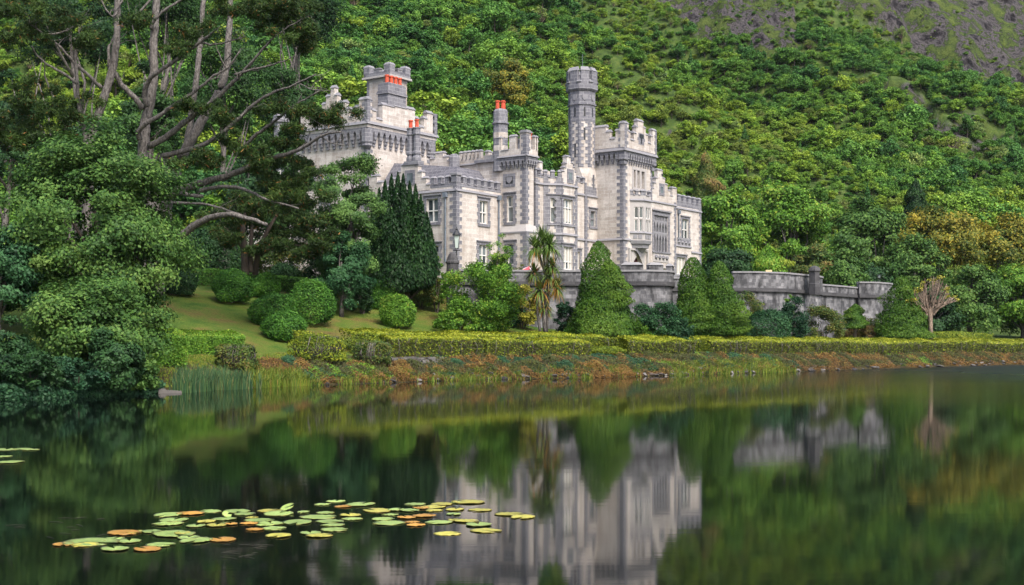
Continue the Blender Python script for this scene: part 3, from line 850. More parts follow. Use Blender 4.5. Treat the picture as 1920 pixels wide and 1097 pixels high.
# ---- main block behind the wings
bM0 = 3.4; aM = 8.6; FM, LM = front(bM0), left(aM)
bM1 = LM.s(861); zM = LM.z(305, bM0); zMt = LM.z(289, bM0)
g = MB()
wm = LM.rect(887, 893.5, 324, 333)
wall_face(g, LM, bM0, bM1, 15, zM, [wm]); wall_face(g, FM, aM, aM + 12, 12, zM)
g.quad((aM, bM1, 15), (aM + 14, bM1, 15), (aM + 14, bM1, zM), (aM, bM1, zM))
mb_ = part('main_block', g, 'pale')
g = MB(); g.box(aM + .1, aM + 20, bM0 + .1, bM1, zM - .4, zM - .2); part('roof', g, 'slate', mb_)
window(LM, wm, 1, (), hood=False, surround=False)
g = MB(); string(g, LM, bM0 - .1, bM1, zM - .1, .16); string(g, FM, aM - .1, aM + 12, zM - .1, .16); part('string_course', g, 'trim', mb_)
body, cap = MB(), MB()
body.fbox(LM, bM0, bM1, -.4, .01, zM + .02, zM + .45); merlons(body, cap, LM, bM0 + .3, bM1, zM + .45, zMt + .35, 6, .52, .45)
body.fbox(FM, aM, aM + 12, -.4, .01, zM + .02, zM + .45); merlons(body, cap, FM, aM + .9, aM + 10.5, zM + .45, zMt + .35, 9, .55, .45)
part('battlement', body, 'pale', mb_, cap=cap)
q = FM.s(1000); z0_, z1_ = FM.z(282, q), FM.z(270, q)
g = MB(); g.box(q - 1.1, q + 1.2, bM0 + .35, bM0 + 1.5, zM, z1_ + .35); g.box(q - 1.25, q + 1.35, bM0 + .2, bM0 + 1.65, z1_ + .35, z1_ + .5)
ch = part('chimney', g, 'grey'); pots(ch, [(q - .7, bM0 + .9), (q - .1, bM0 + .9), (q + .7, bM0 + .9)], z1_ + .5, .85, .2)
# crow-stepped gable and stub further back, left of the main block
bK = bM1 + 1.0
LK = left(aM - 1.2)
body, cap = MB(), MB()
outline_wall(body, cap, LK, [(806, 330), (806, 297), (816, 296), (816, 286), (831, 285), (831, 293), (838, 292), (838, 300), (846, 299), (846, 330)][::-1], .5, .2)
gk = part('gable', body, 'pale', cap=cap)
q = LK.s(848.5); z1_ = LK.z(288, q)
g = MB(); g.lathe(aM - .9, q, [(.42, z1_ - 3), (.42, z1_ - 2), (.55, z1_ - 1.9), (.55, z1_ - .4), (.45, z1_ - .1), (.2, z1_)], 8, math.pi / 8); part('chimney', g, 'grey')

# ---- canted bay beside the centre tower
bB = bT + 1.2
FB = front(bB); aB0 = FB.s(1004.0); aB1 = FB.s(1018.5)
# canted face from (aB1, bB) going out at 45 degrees until pixel 1054, then the front face to 1082.5
d45 = Face((aB1, bB), (math.sqrt(.5), -math.sqrt(.5)), (-math.sqrt(.5), -math.sqrt(.5)))
lc = d45.s(1054.0); Q1 = d45.p(lc, 0, 0)
FQ = front(Q1[1]); aB2 = FQ.s(1082.5)
zbs = FB.z(347, aB1); zbt = FB.z(332, aB1)
Lb = left(aB0)
wc = [d45.rect(1032, 1043.5, 371, 417.5), d45.rect(1032, 1043.5, 462, 504)]
wq = [FQ.rect(1056, 1073.5, 374, 420), FQ.rect(1056.5, 1073.5, 463, 506)]
g = MB()
wall_face(g, d45, 0, lc, ZB, zbs + .7, wc); wall_face(g, FQ, Q1[0], aB2, ZB, zbs + .7, wq)
wall_face(g, FB, aB0, aB1, ZB, zbs + .7); wall_face(g, Lb, bB, bB + 3, ZB, zbs + .7)
g.quad((aB2, Q1[1], ZB), (aB2, 3, ZB), (aB2, 3, zbs + .7), (aB2, Q1[1], zbs + .7))
by = part('canted_bay', g, 'pale')
g = MB(); g.solid([(aB0, bB + .1, zbs + .4), (aB1, bB + .1, zbs + .4), (Q1[0], Q1[1] + .1, zbs + .4), (aB2 - .1, Q1[1] + .1, zbs + .4), (aB2 - .1, 3, zbs + .4), (aB0, 3, zbs + .4)],
                  [(aB0, bB + .1, zbs + .6), (aB1, bB + .1, zbs + .6), (Q1[0], Q1[1] + .1, zbs + .6), (aB2 - .1, Q1[1] + .1, zbs + .6), (aB2 - .1, 3, zbs + .6), (aB0, 3, zbs + .6)]); part('roof', g, 'slate', by)
zb2 = d45.z(440, 0.5)
for z_ in (zbs, zb2):
    g = MB(); string(g, d45, -.05, lc + .06, z_, .18); string(g, FQ, Q1[0] - .06, aB2 + .1, z_, .18); string(g, FB, aB0 - .1, aB1 + .05, z_, .18)
    part('string_course', g, 'trim', by)
g = MB()
quoins(by, aB0, bB, zb2 + .3, zbs + .6, 1, 1, .7, .4)
for fc_, s0_, s1_, tt in ((d45, 0.02, .52, 0), (d45, lc - .62, lc, 1), (FQ, Q1[0], Q1[0] + .12, 0), (FQ, aB2 - .42, aB2, 1)):
    g = MB(); z_ = ZB; k = 0
    while z_ < zbs + .5:
        w_ = .16 if k % 2 else 0
        a_, b_ = (s0_, s1_ + w_) if tt == 0 else (s0_ - w_, s1_)
        g.fbox(fc_, a_, b_, -.05, .03, z_ + .004, z_ + .356); z_ += .36; k += 1
    part('quoin', g, 'grey', by)
window(d45, wc[0], 1, (0.63,), tooth=False, curtain=[(0.1, 0.45, 0.66, 0.97)]); window(FQ, wq[0], 3, (0.66,), tooth=False, curtain=[(.08, .3, .1, .6), (.4, .62, .1, .6), (.72, .94, .1, .6), (.72, .94, .7, .95)])
window(d45, wc[1], 1, (0.35,), tooth=False, curtain=[(.1, .9, .05, .95)]); window(FQ, wq[1], 3, (0.35,), tooth=False, curtain=[(.06, .3, .38, .94), (.4, .64, .38, .94), (.72, .95, .38, .94), (.06, .3, .06, .3), (.72, .95, .06, .3)])
body, cap = MB(), MB()
body.fbox(d45, 0, lc, -.4, .02, zbs + .68, zbt); merlons(body, cap, d45, .05, lc - .02, zbt, zbt + .55, 3, .62, .4)
body.fbox(FB, aB0 - .02, aB1, -.4, .02, zbs + .68, zbt + .1); merlons(body, cap, FB, aB0, aB1 - .3, zbt + .1, zbt + .65, 2, .5, .4)
bb = part('battlement', body, 'grey', by, cap=cap)
body, cap = MB(), MB()
outline_wall(body, cap, FQ.off(.02), [(1054, 349), (1054, 320), (1058.5, 320), (1058.5, 313), (1061.5, 313), (1061.5, 305), (1063, 305), (1063, 292), (1070, 293.5), (1070, 304), (1074, 305), (1074, 312), (1077, 313), (1077, 321), (1080, 322), (1080, 335), (1083, 336), (1083, 352)], .5, .18)
gg = part('gable', body, 'pale', by, cap=cap)
r = FQ.rect(1065.5, 1071.5, 324, 337)
g = MB(); FQo = FQ.off(.02); g.fbox(FQo, r[0] - .25, r[1] + .3, .0, .05, r[2] - .35, r[3] + .35); part('window_surround', g, 'grey', by)
g = MB(); g.fbox(FQo, r[0], r[1], .052, .06, r[2], r[3]); part('pane', g, 'glass', by)

# ---- wall between the bay and the entrance tower, with the octagonal stair turret
bm = 0.0
FW = front(bm); aw0 = FW.s(1070); aw1 = FW.s(1098.0); aw2 = FW.s(1119.5)
zw1, zw0 = FW.z(366, aw1), FW.z(450, aw1)
zpar = FW.z(350, aw1)
Fp = front(bm - .0)
wsl = [FW.rect(1107.5, 1116.5, 396, 425)]
g = MB()
wall_face(g, FW, aw0, aw1 + .05, ZB, zpar + .3, [FW.rect(1082, 1087, 472, 505)]); wall_face(g, FW, aw1 + .05, aw2 + .4, ZB, FW.z(344, aw1), wsl)
wr = part('link_wall', g, 'pale')
window(FW, FW.rect(1082, 1087, 472, 505), 1, ()); window(FW, wsl[0], 1, (0.5,), hood=True, frame='trim')
g = MB(); string(g, FW, aw0, aw2 + .1, zw1 - .1, .2); part('string_course', g, 'trim', wr); g = MB(); string(g, FW, aw0, aw2 + .1, zw0 - .1, .2); part('string_course', g, 'trim', wr)
quoins(wr, aw1 + .05, bm, ZB, FW.z(350, aw1), 1, 1, .5, .3)
g = MB(); g.fbox(FW, aw1 - .28, aw1 + .02, 0, .16, ZB, zpar + .4); part('buttress', g, 'grey', wr)
body, cap = MB(), MB(); merlons(body, cap, FW, FW.s(1083.5), aw1 - .1, zpar + .3, zpar + .85, 2, .6, .4); part('battlement', body, 'grey', wr, cap=cap)
# arrow slit in the shape of a cross
g = MB(); q, z_ = FW.pt(1112.5, 341)
g.fbox(FW, q - .16, q + .16, -.02, .04, z_ - .8, z_ + .75); g.fbox(FW, q - .34, q + .34, -.02, .036, z_ + .15, z_ + .35); g.fbox(FW, q - .34, q + .34, -.02, .036, z_ - .45, z_ - .25)
sl = part('arrow_slit', g, 'grey', wr); g = MB(); g.fbox(FW, q - .05, q + .05, .04, .045, z_ - .7, z_ + .65); part('slit_opening', g, 'dark', wr)
# turret
RT = 1.43
tcx, tcy = aw1 + 1.30, bm + 1.30
LTt = left(tcx); Ft = front(tcy)
def zt_at(py): return Ft.z(py, tcx)
zq0, zq1 = zt_at(352), zt_at(318)
g = MB()
rot = math.pi / 8
g.box(tcx - 1.28, tcx + 1.28, tcy - 1.28, tcy + 1.28, zpar - 2.5, zq0)
# broached change from square to octagon
n8 = 8
oct8 = [(tcx + RT * math.cos(rot + 2 * math.pi * i / n8), tcy + RT * math.sin(rot + 2 * math.pi * i / n8)) for i in range(n8)]
sq8 = []
for x, y in oct8:
    dx, dy = x - tcx, y - tcy
    m_ = 1.28; sq8.append((tcx + math.copysign(m_, dx), tcy + math.copysign(m_, dy)))
g.solid([(x, y, zq0) for x, y in sq8], [(x, y, zq1) for x, y in oct8])
tt = part('turret', g, 'pale'); tt['label'] = 'tall octagonal stair turret crowned with battlements'
zs1, zs2 = zt_at(231), zt_at(177)
g = MB(); g.lathe(tcx, tcy, [(RT, zq1), (RT, zs1)], 8, rot)
part('shaft', g, 'pale', tt)
g = MB()     # banded grey stones on the octagon's edges
for i in range(8):
    a_ = rot + 2 * math.pi * i / 8
    x, y = tcx + RT * math.cos(a_), tcy + RT * math.sin(a_)
    for sgn in (-1, 1):
        x2, y2 = tcx + RT * math.cos(a_ + sgn * math.pi / 4), tcy + RT * math.sin(a_ + sgn * math.pi / 4)
        ux, uy = x2 - x, y2 - y; L_ = math.hypot(ux, uy); ux /= L_; uy /= L_
        nx_, ny_ = math.cos(a_ + sgn * math.pi / 8), math.sin(a_ + sgn * math.pi / 8)
        z_ = zq1 + .1; k = 0
        while z_ < zs1 - .1:
            w_ = .46 if (k + (sgn > 0)) % 2 else .2
            fc_ = Face((x, y), (ux, uy), (nx_, ny_))
            g.fbox(fc_, 0, w_, -.03, .025, z_ + .004, min(z_ + .356, zs1)); z_ += .36; k += 1
part('quoin', g, 'grey', tt)
g = MB(); g.box(tcx - 1.32, tcx + .9, tcy - 1.32, tcy + .9, zq0 - 1.0, zq0 - .02); part('corner_block', g, 'grey', tt)
g = MB()
R2 = 1.47; R3 = 1.74
zf = zt_at(199)
zu1, zu2 = zt_at(173), zt_at(155); ztp = zt_at(138)
g.lathe(tcx, tcy, [(R2, zs1), (R2, zf - .1), (R2 + .12, zf - .06), (R2 + .12, zf + .08), (R2, zf + .12), (R2, zu1 - .15), (R3 - .1, zu1), (R3, zu1 + .12), (R3, zu2)], 8, rot)
part('turret_head', g, 'grey', tt)
body, cap = MB(), MB()
for i in range(8):
    a_ = 2 * math.pi * i / 8
    ca, sa = math.cos(a_), math.sin(a_)
    ap = R3 * math.cos(math.pi / 8)
    fc_ = Face((tcx + ap * ca, tcy + ap * sa), (-sa, ca), (ca, sa))
    h_ = R3 * math.sin(math.pi / 8)
    body.fbox(fc_, -h_ * .68, h_ * .68, -.35, -.002, zu2 - .02, ztp + .05)
    cap.solid([fc_.p(-h_ * .76, -.42, ztp + .05), fc_.p(h_ * .76, -.42, ztp + .05), fc_.p(h_ * .76, .06, ztp + .05), fc_.p(-h_ * .76, .06, ztp + .05)],
              [fc_.p(-h_ * .6, -.36, ztp + .48), fc_.p(h_ * .6, -.36, ztp + .48), fc_.p(h_ * .6, -.22, ztp + .48), fc_.p(-h_ * .6, -.22, ztp + .48)])
    b_ = 2 * math.pi * (i + .5) / 8
    cb, sb = math.cos(b_), math.sin(b_)
    fd = Face((tcx + R3 * cb, tcy + R3 * sb), (-sb, cb), (cb, sb))
    cap.solid([fd.p(-.22, -.3, zu2), fd.p(.22, -.3, zu2), fd.p(.22, .04, zu2 - .28), fd.p(-.22, .04, zu2 - .28)], [fd.p(-.2, -.3, zu2 + .12), fd.p(.2, -.3, zu2 + .12), fd.p(.24, .1, zu2 - .2), fd.p(-.24, .1, zu2 - .2)])
part('battlement', body, 'grey', tt, cap=cap)
g = MB(); gd = MB()
for i in range(8):
    a_ = 2 * math.pi * i / 8; ca, sa = math.cos(a_), math.sin(a_); ap = R2 * math.cos(math.pi / 8)
    fc_ = Face((tcx + ap * ca, tcy + ap * sa), (-sa, ca), (ca, sa))
    zz_ = (zf + zu1) / 2
    g.fprism(fc_, [(-.24, zz_ + .3), (-.24, zz_ - .05), (-.15, zz_ - .26), (0, zz_ - .36), (.15, zz_ - .26), (.24, zz_ - .05), (.24, zz_ + .3)], .0, .07)
    gd.fbox(fc_, -.1, .1, -.02, .008, zs1 + .5, zf - .35)
    ap = RT * math.cos(math.pi / 8)
    fe = Face((tcx + ap * ca, tcy + ap * sa), (-sa, ca), (ca, sa))
    if i == 4: gd.fbox(fe, -.11, .11, -.02, .01, zt_at(298), zt_at(272))
    if i == 5: gd.fbox(fe, -.11, .11, -.02, .01, zt_at(266), zt_at(243))
part('shield', g, 'trim', tt); part('slit_opening', gd, 'dark', tt)
g = MB(); q = ztp; g.tube([(tcx + .3, tcy + .1, zu2), (tcx + .3, tcy + .1, zt_at(100))], [.035, .02], 5); part('antenna', g, 'lead', tt)

# ---- entrance tower
g0 = left(FW.s(1119.5))
a4 = None
lo, hi = -6.0, -1.0
for _ in range(40):
    m_ = (lo + hi) / 2; f_ = front(m_); a_ = f_.s(1169.0)
    if left(a_).s(1119.5) < bm: lo = m_
    else: hi = m_
b4 = m_; F4 = front(b4); a4 = F4.s(1169.0); a5 = F4.s(1222.5); L4 = left(a4)
z4 = F4.z(279, a4); P4 = 0.36
b4b = bm + 2.6
# door opening, oriel and lancets on the front
w4 = [F4.rect(1187.5, 1191.5, 319, 352), F4.rect(1194.5, 1199.5, 320, 353), F4.rect(1202.5, 1208, 322, 354)]
zd0 = F4.z(520, F4.s(1197)); 
d4 = F4.rect(1184, 1207, 478, 528)
g = MB()
wall_face(g, F4, a4, a5, ZB, z4, w4 + [d4], 0.5); wall_face(g, L4, b4, b4b, ZB, z4)
g.quad((a5, b4, ZB), (a5, b4b, ZB), (a5, b4b, z4), (a5, b4, z4)); g.quad((a4, b4b, 16), (a5, b4b, 16), (a5, b4b, z4), (a4, b4b, z4))
t4 = part('tower', g, 'pale'); t4['label'] = 'square entrance tower with oriel window over the arched door'
g = MB(); g.box(a4 - P4, a5 + P4, b4 - P4, b4b + P4, z4 - .05, z4 + .1); part('roof', g, 'slate', t4)
quoins(t4, a4, b4, ZB, z4 - 1.5, 1, 1, .8, .42); quoins(t4, a5, b4, F4.z(380, a5), z4 - 1.5, -1, 1, .4, .3)
zk = z4 - .2
g = MB(); corbels(g, F4, a4 + .35, a5 - .2, zk, zk - 1.35, 11, P4, .5); corbels(g, L4, b4 + .35, b4b, zk, zk - 1.35, 9, P4, .5)
g.fbox(F4, a4 + .2, a5 + .0, -.05, .12, zk - .75, zk - .62); g.box(a4 - P4, a4 + .4, b4 - P4, b4 + .4, zk - .95, zk); g.box(a4 - .2, a4 + .4, b4 - .2, b4 + .4, zk - 1.4, zk - .95); g.box(a5 - .3, a5 + P4, b4 - P4, b4 + .4, zk - .95, zk); g.box(a5 - .3, a5 + .2, b4 - .2, b4 + .4, zk - 1.5, zk - .95)
part('corbel_table', g, 'grey', t4)
F4p, L4p = F4.off(P4), left(a4 - P4)
g = MB(); string(g, F4p, a4 - P4 - .14, a5 + P4 + .14, zk - .02, .26, .17); string(g, L4p, b4 - P4 - .14, b4b, zk - .02, .26, .17); part('string_course', g, 'trim', t4)
def c7(l): return [(1080 + x / 8, 215 + y / 8) for x, y in l]
body, cap = MB(), MB()
outline_wall(body, cap, F4p, c7([(727, 480), (727, 112), (788, 122), (788, 240), (818, 247), (818, 365), (872, 378), (872, 262), (905, 268), (905, 168), (928, 172), (928, 78), (1012, 96), (1012, 185), (1045, 192), (1045, 290), (1080, 298), (1080, 415), (1125, 425), (1125, 310), (1150, 316), (1150, 222), (1206, 234), (1206, 590)]), .5, .26)
outline_wall(body, cap, L4p, c7([(727, 480), (727, 110), (648, 118), (648, 220), (592, 230), (592, 345), (508, 352), (508, 240), (450, 247), (450, 165), (283, 185), (283, 520)]), .5, .26)
part('battlement', body, 'pale', t4, cap=cap)
quoins(t4, a4 - P4, b4 - P4, zk + .3, F4.z(231, a4), 1, 1, .75, .45); quoins(t4, a5 + P4, b4 - P4, zk + .3, F4.z(246, a5), -1, 1, .45, .3)
r = F4p.rect(1197.5, 1207, 252, 270); q = (r[0] + r[1]) / 2
g = MB(); g.fbox(F4p, r[0] - .05, r[1] + .05, -.02, .03, r[2] - .1, r[3] + .1); g.fbox(F4p, r[0] - .25, r[1] + .25, -.02, .024, (r[2] + r[3]) / 2 - .2, (r[2] + r[3]) / 2 + .15); part('carved_panel', g, 'grey', t4)
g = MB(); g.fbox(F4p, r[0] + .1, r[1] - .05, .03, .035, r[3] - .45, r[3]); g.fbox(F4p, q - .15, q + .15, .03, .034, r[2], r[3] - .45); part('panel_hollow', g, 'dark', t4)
for r in w4: window(F4, r, 1, (0.5,), surround=False, hood=False, frame='trim', depth=.4)
g = MB(); a_, b_ = w4[0][0], w4[-1][1]
for i in range(2):
    x0_, x1_ = w4[i][1], w4[i + 1][0]; g.fbox(F4, x0_ + .02, x1_ - .02, -.05, .05, w4[i][2], w4[i][3])
g.fbox(F4, a_ - .3, b_ + .4, -.05, .05, w4[1][3], w4[1][3] + .3); g.fbox(F4, a_ - .3, b_ + .4, -.05, .12, w4[1][2] - .3, w4[1][2]); g.fbox(F4, a_ - .3, a_, -.05, .05, w4[1][2], w4[1][3]); g.fbox(F4, b_, b_ + .4, -.05, .05, w4[1][2], w4[1][3])
part('window_surround', g, 'ltrim', t4)
g = MB(); zlo = F4.z(450, a4 + .2); string(g, L4, b4 - .14, bm, zlo, .2); string(g, F4, a4 - .14, F4.s(1184), zlo, .2); part('string_course', g, 'trim', t4)
# oriel
oq0 = F4.s(1181.5); of = Face((oq0, b4), (math.sqrt(.5), -math.sqrt(.5)), (-math.sqrt(.5), -math.sqrt(.5)))
ol = of.s(1207.5); O1 = of.p(ol, 0, 0); FO = front(O1[1]); oa2 = FO.s(1221.0); dO = b4 - O1[1]
oa3 = oa2 + dO
zo = dict(top=FO.z(368, oa2 - .5), cor=FO.z(378, oa2 - .5), sill=FO.z(437, oa2 - .5), pan=FO.z(452, oa2 - .5), bot=FO.z(476, oa2 - 1))
ow = [of.rect(1189.5, 1197.5, 388, 409), of.rect(1198.5, 1206, 388, 409), of.rect(1190, 1195.5, 411.5, 434), of.rect(1199, 1204.5, 411.5, 434)]
oz = [FO.rect(1211, 1215, 389.5, 410), FO.rect(1216, 1219.5, 390, 411), FO.rect(1211, 1214.5, 413, 436), FO.rect(1216, 1219.5, 413.5, 436)]
g = MB()
wall_face(g, of, 0, ol, zo['pan'], zo['top'], ow, .2); wall_face(g, FO, O1[0], oa2, zo['pan'], zo['top'], oz, .2)
g.quad((oa2, O1[1], zo['pan']), (oa3, b4, zo['pan']), (oa3, b4, zo['top']), (oa2, O1[1], zo['top']))
g.quad((oq0, b4, zo['top']), (O1[0], O1[1], zo['top']), (oa2, O1[1], zo['top']), (oa3, b4, zo['top']))
ori = part('oriel', g, 'ltrim')
g = MB()
cxx = (oq0 + oa3) / 2
def ring(k, z_): return [(cxx + (x - cxx) * k, b4 + (y - b4) * k, z_) for x, y in ((oq0, b4 + .02), (O1[0], O1[1]), (oa2, O1[1]), (oa3, b4 + .02))]
zz_ = [zo['pan'], zo['pan'] - .35, zo['pan'] - .36, zo['pan'] - .8, zo['pan'] - .81, zo['bot']]
for k1_, k2_, i in ((1.06, .98, 0), (.86, .8, 2), (.62, .22, 4)):
    g.solid(ring(k2_, zz_[i + 1]), ring(k1_, zz_[i]))
part('corbelled_base', g, 'trim', ori)
g = MB()
for fc_, s0_, s1_ in ((of, -.05, ol + .06), (FO, O1[0] - .06, oa2 + .06)):
    string(g, fc_, s0_, s1_, zo['cor'], .16, .16); string(g, fc_, s0_, s1_, zo['sill'] - .1, .16, .14)
part('string_course', g, 'trim', ori)
body, cap = MB(), MB(); merlons(body, cap, of, .0, ol - .02, zo['top'], zo['top'] + .45, 3, .6, .3); merlons(body, cap, FO, O1[0] + .02, oa2, zo['top'], zo['top'] + .45, 2, .55, .3); part('battlement', body, 'grey', ori, cap=cap)
g = MB()
for fc_, s0_, s1_, n_ in ((of, .3, ol - .15, 2), (FO, O1[0] + .2, oa2 - .1, 2)):
    W_ = (s1_ - s0_) / n_
    for i in range(n_): g.fbox(fc_, s0_ + i * W_ + .06, s0_ + (i + 1) * W_ - .06, -.02, .05, zo['pan'] + .18, zo['sill'] - .25)
part('carved_panel', g, 'trim', ori)
gp, gf = MB(), MB()
for fc_, rs in ((of, ow), (FO, oz)):
    for r in rs:
        gp.fbox(fc_, r[0] + .01, r[1] - .01, -.2, -.15, r[2] + .01, r[3] - .01)
        gf.fbox(fc_, r[0], r[0] + .06, -.149, -.1, r[2], r[3]); gf.fbox(fc_, r[1] - .06, r[1], -.149, -.1, r[2], r[3]); gf.fbox(fc_, r[0] + .06, r[1] - .06, -.149, -.1, r[2], r[2] + .08)
        gf.fprism(fc_, [(r[0], r[3]), (r[0], r[3] - .3), (r[0] + (r[1] - r[0]) * .2, r[3] - .12), ((r[0] + r[1]) / 2, r[3])], -.149, -.08); gf.fprism(fc_, [(r[1], r[3]), (r[1], r[3] - .3), (r[1] - (r[1] - r[0]) * .2, r[3] - .12), ((r[0] + r[1]) / 2, r[3])], -.149, -.08)
part('pane', gp, 'glass', ori); part('frame', gf, 'white', ori)
# entrance door: square hood, moulded pointed arches, dark red leaf
a_, b_, c_, d_ = d4; m_ = (a_ + b_) / 2; hw = (b_ - a_) / 2
def arch(k, zoff=0.0, n=7):
    w_ = hw * k; zs_ = d_ - hw * 1.55 * k + zoff; P_ = []
    for i in range(n + 1):
        t_ = i / n; ang = t_ * math.radians(72)
        P_.append((m_ - w_ + (1 - math.cos(ang)) * w_ / (1 - math.cos(math.radians(72))), zs_ + math.sin(ang) / math.sin(math.radians(72)) * hw * 1.5 * k))
    return P_ + [(2 * m_ - x, z_) for x, z_ in P_[-2::-1]]
g = MB()
for k, t0_, t1_ in ((.94, -.16, .05), (.80, -.28, -.16), (.68, -.42, -.28)):
    A_ = arch(k)
    poly = [(a_ - .1, ZB), (a_ - .1, d_ + .1), (b_ + .1, d_ + .1), (b_ + .1, ZB), (A_[-1][0], ZB)] + A_[::-1] + [(A_[0][0], ZB)]
    if k != .94: poly = [(a_ + .005, ZB), (a_ + .005, d_ - .01), (b_ - .005, d_ - .01), (b_ - .005, ZB), (A_[-1][0], ZB)] + A_[::-1] + [(A_[0][0], ZB)]
    g.fprism(F4, poly, t0_, t1_)
zh = F4.z(467, m_)
g.fbox(F4, a_ - .75, b_ + .75, .05, .22, zh - .2, zh); g.fbox(F4, a_ - .75, a_ - .5, .0, .22, zh - 3.2, zh - .2); g.fbox(F4, b_ + .5, b_ + .75, .0, .22, zh - 3.2, zh - .2)
g.fbox(F4, a_ - .5, b_ + .5, -.02, .049, d_ + .1, zh - .2)
da = part('door_surround', g, 'ltrim')
g = MB(); g.fbox(F4, a_ + .02, b_ - .02, -.5, -.43, ZB, d_ - .1); part('door', g, 'door', da)
g = MB(); g.fprism(F4, [(m_ - .9, zh - .25), (m_ - .45, zh - .5), (m_, zh - .95), (m_ + .45, zh - .5), (m_ + .9, zh - .25), (m_ + .3, zh + .35), (m_ - .3, zh + .35)], .221, .34); part('carved_crest', g, 'trim', da)

# ---- hall with the great traceried window, and the east wing
bG = -0.35; FG = front(bG); ag0 = a5 - .1; ag1 = FG.s(1267.5)
bR = 0.35; FR = front(bR); ar1 = FR.s(1314.5)
zg = FG.z(378, FG.s(1230)); zr = FR.z(392, FR.s(1285)); zrp = FR.z(380, FR.s(1285))
wg = FG.rect(1226, 1252.5, 405, 472)
g = MB(); wall_face(g, FG, ag0, ag1, ZB, zg + .1, [wg], .4)
g.quad((ag1, bG, ZB), (ag1, bG + 9, ZB), (ag1, bG + 9, zg), (ag1, bG, zg)); hall = part('hall', g, 'pale')
g = MB(); g.box(ag0, ag1 - .05, bG + .1, bG + 9, zg - .2, zg); part('roof', g, 'slate', hall)
body, cap = MB(), MB()
outline_wall(body, cap, FG.off(.02), [(1219, 377), (1219, 352), (1226.5, 351), (1226.5, 342), (1230, 341.5), (1230, 333), (1233, 332.5), (1233, 317), (1242.5, 319), (1242.5, 333), (1247, 334), (1247, 344.5), (1252, 345.5), (1252, 356), (1256.5, 357), (1256.5, 366), (1261, 367), (1261, 351), (1269, 352.5), (1269, 386)], .5, .2)
part('gable', body, 'pale', hall, cap=cap)
r = FG.rect(1238, 1242.5, 350, 362)
g = MB(); FGo = FG.off(.02); g.fbox(FGo, r[0] - .3, r[1] + .35, 0, .05, r[2] - .3, r[3] + .35); part('window_surround', g, 'grey', hall)
g = MB(); g.fbox(FGo, r[0], r[1], .05, .056, r[2], r[3]); part('pane', g, 'glass', hall)
r = FG.rect(1240, 1243, 326, 331); g = MB(); g.fbox(FGo, r[0], r[1], 0, .02, r[2], r[3]); part('slit_opening', g, 'dark', hall)
g = MB(); string(g, FG, ag0, ag1 + .1, zg - .12, .2); part('string_course', g, 'trim', hall)
quoins(hall, ag1, bG, ZB, zg + .3, -1, 1, .55, .35)
# great window: stone frame, mullions, transom, cusped heads
a_, b_, c_, d_ = wg
g = MB()
for q0, q1_, z0_, z1_ in ((a_ - .42, a_, c_, d_ + .5), (b_, b_ + .42, c_, d_ + .5)): g.fbox(FG, q0, q1_, -.05, .05, z0_, z1_)
g.fbox(FG, a_, b_, -.05, .05, d_, d_ + .5); g.fbox(FG, a_ - .6, b_ + .6, .0, .22, d_ + .5, d_ + .66); g.fbox(FG, a_ - .5, b_ + .5, -.02, .16, c_ - .2, c_)
gw = part('window', g, 'grey'); gw['label'] = 'great traceried window'
g = MB(); n_ = 5; W_ = (b_ - a_) / n_
for i in range(n_ + 1):
    x = a_ + i * W_; g.fbox(FG, max(a_, x - .09), min(b_, x + .09), -.28, -.08, c_, d_)
zt1 = c_ + (d_ - c_) * .52
g.fbox(FG, a_ + .09, b_ - .09, -.279, -.081, zt1 - .12, zt1 + .12)
for z_ in (zt1 - .12, d_ - (d_ - c_) * .16):
    for i in range(n_):
        x0_, x1_ = a_ + i * W_ + .09, a_ + (i + 1) * W_ - .09; xm_ = (x0_ + x1_) / 2
        if z_ < zt1: h_ = .0
        else: h_ = .6
        g.fprism(FG, [(x0_, z_), (x0_, z_ - .7), (x0_ + .12, z_ - .3), (xm_, z_)], -.26, -.1); g.fprism(FG, [(x1_, z_), (x1_, z_ - .7), (x1_ - .12, z_ - .3), (xm_, z_)], -.26, -.1)
        if h_:
            g.fbox(FG, x0_, x1_, -.26, -.1, z_, z_ + .14); g.fbox(FG, xm_ - .05, xm_ + .05, -.26, -.1, z_ + .14, d_)
part('tracery', g, 'trim', gw)
g = MB(); g.fbox(FG, a_, b_, -.4, -.33, c_, d_); part('pane', g, 'glass', gw)
r = FG.rect(1225.5, 1252.5, 475.5, 490)
g = MB(); g.fbox(FG, r[0] - .2, r[1] + .2, -.02, .06, r[2] - .1, r[3] + .1); g.fbox(FG, r[0] - .5, r[1] + .4, .0, .2, r[2] - .8, r[2] - .6)
pw = part('carved_panel', g, 'ltrim', hall)
g = MB(); W_ = (r[1] - r[0]) / 4
for i in range(4): g.lathe(*FG.p(r[0] + (i + .5) * W_, 0.0, 0)[:2], [(.01, r[2] + .1), (W_ * .36, r[2] + .35), (W_ * .36, r[3] - .35), (.01, r[3] - .1)], 8)
part('boss', g, 'grey', hall)
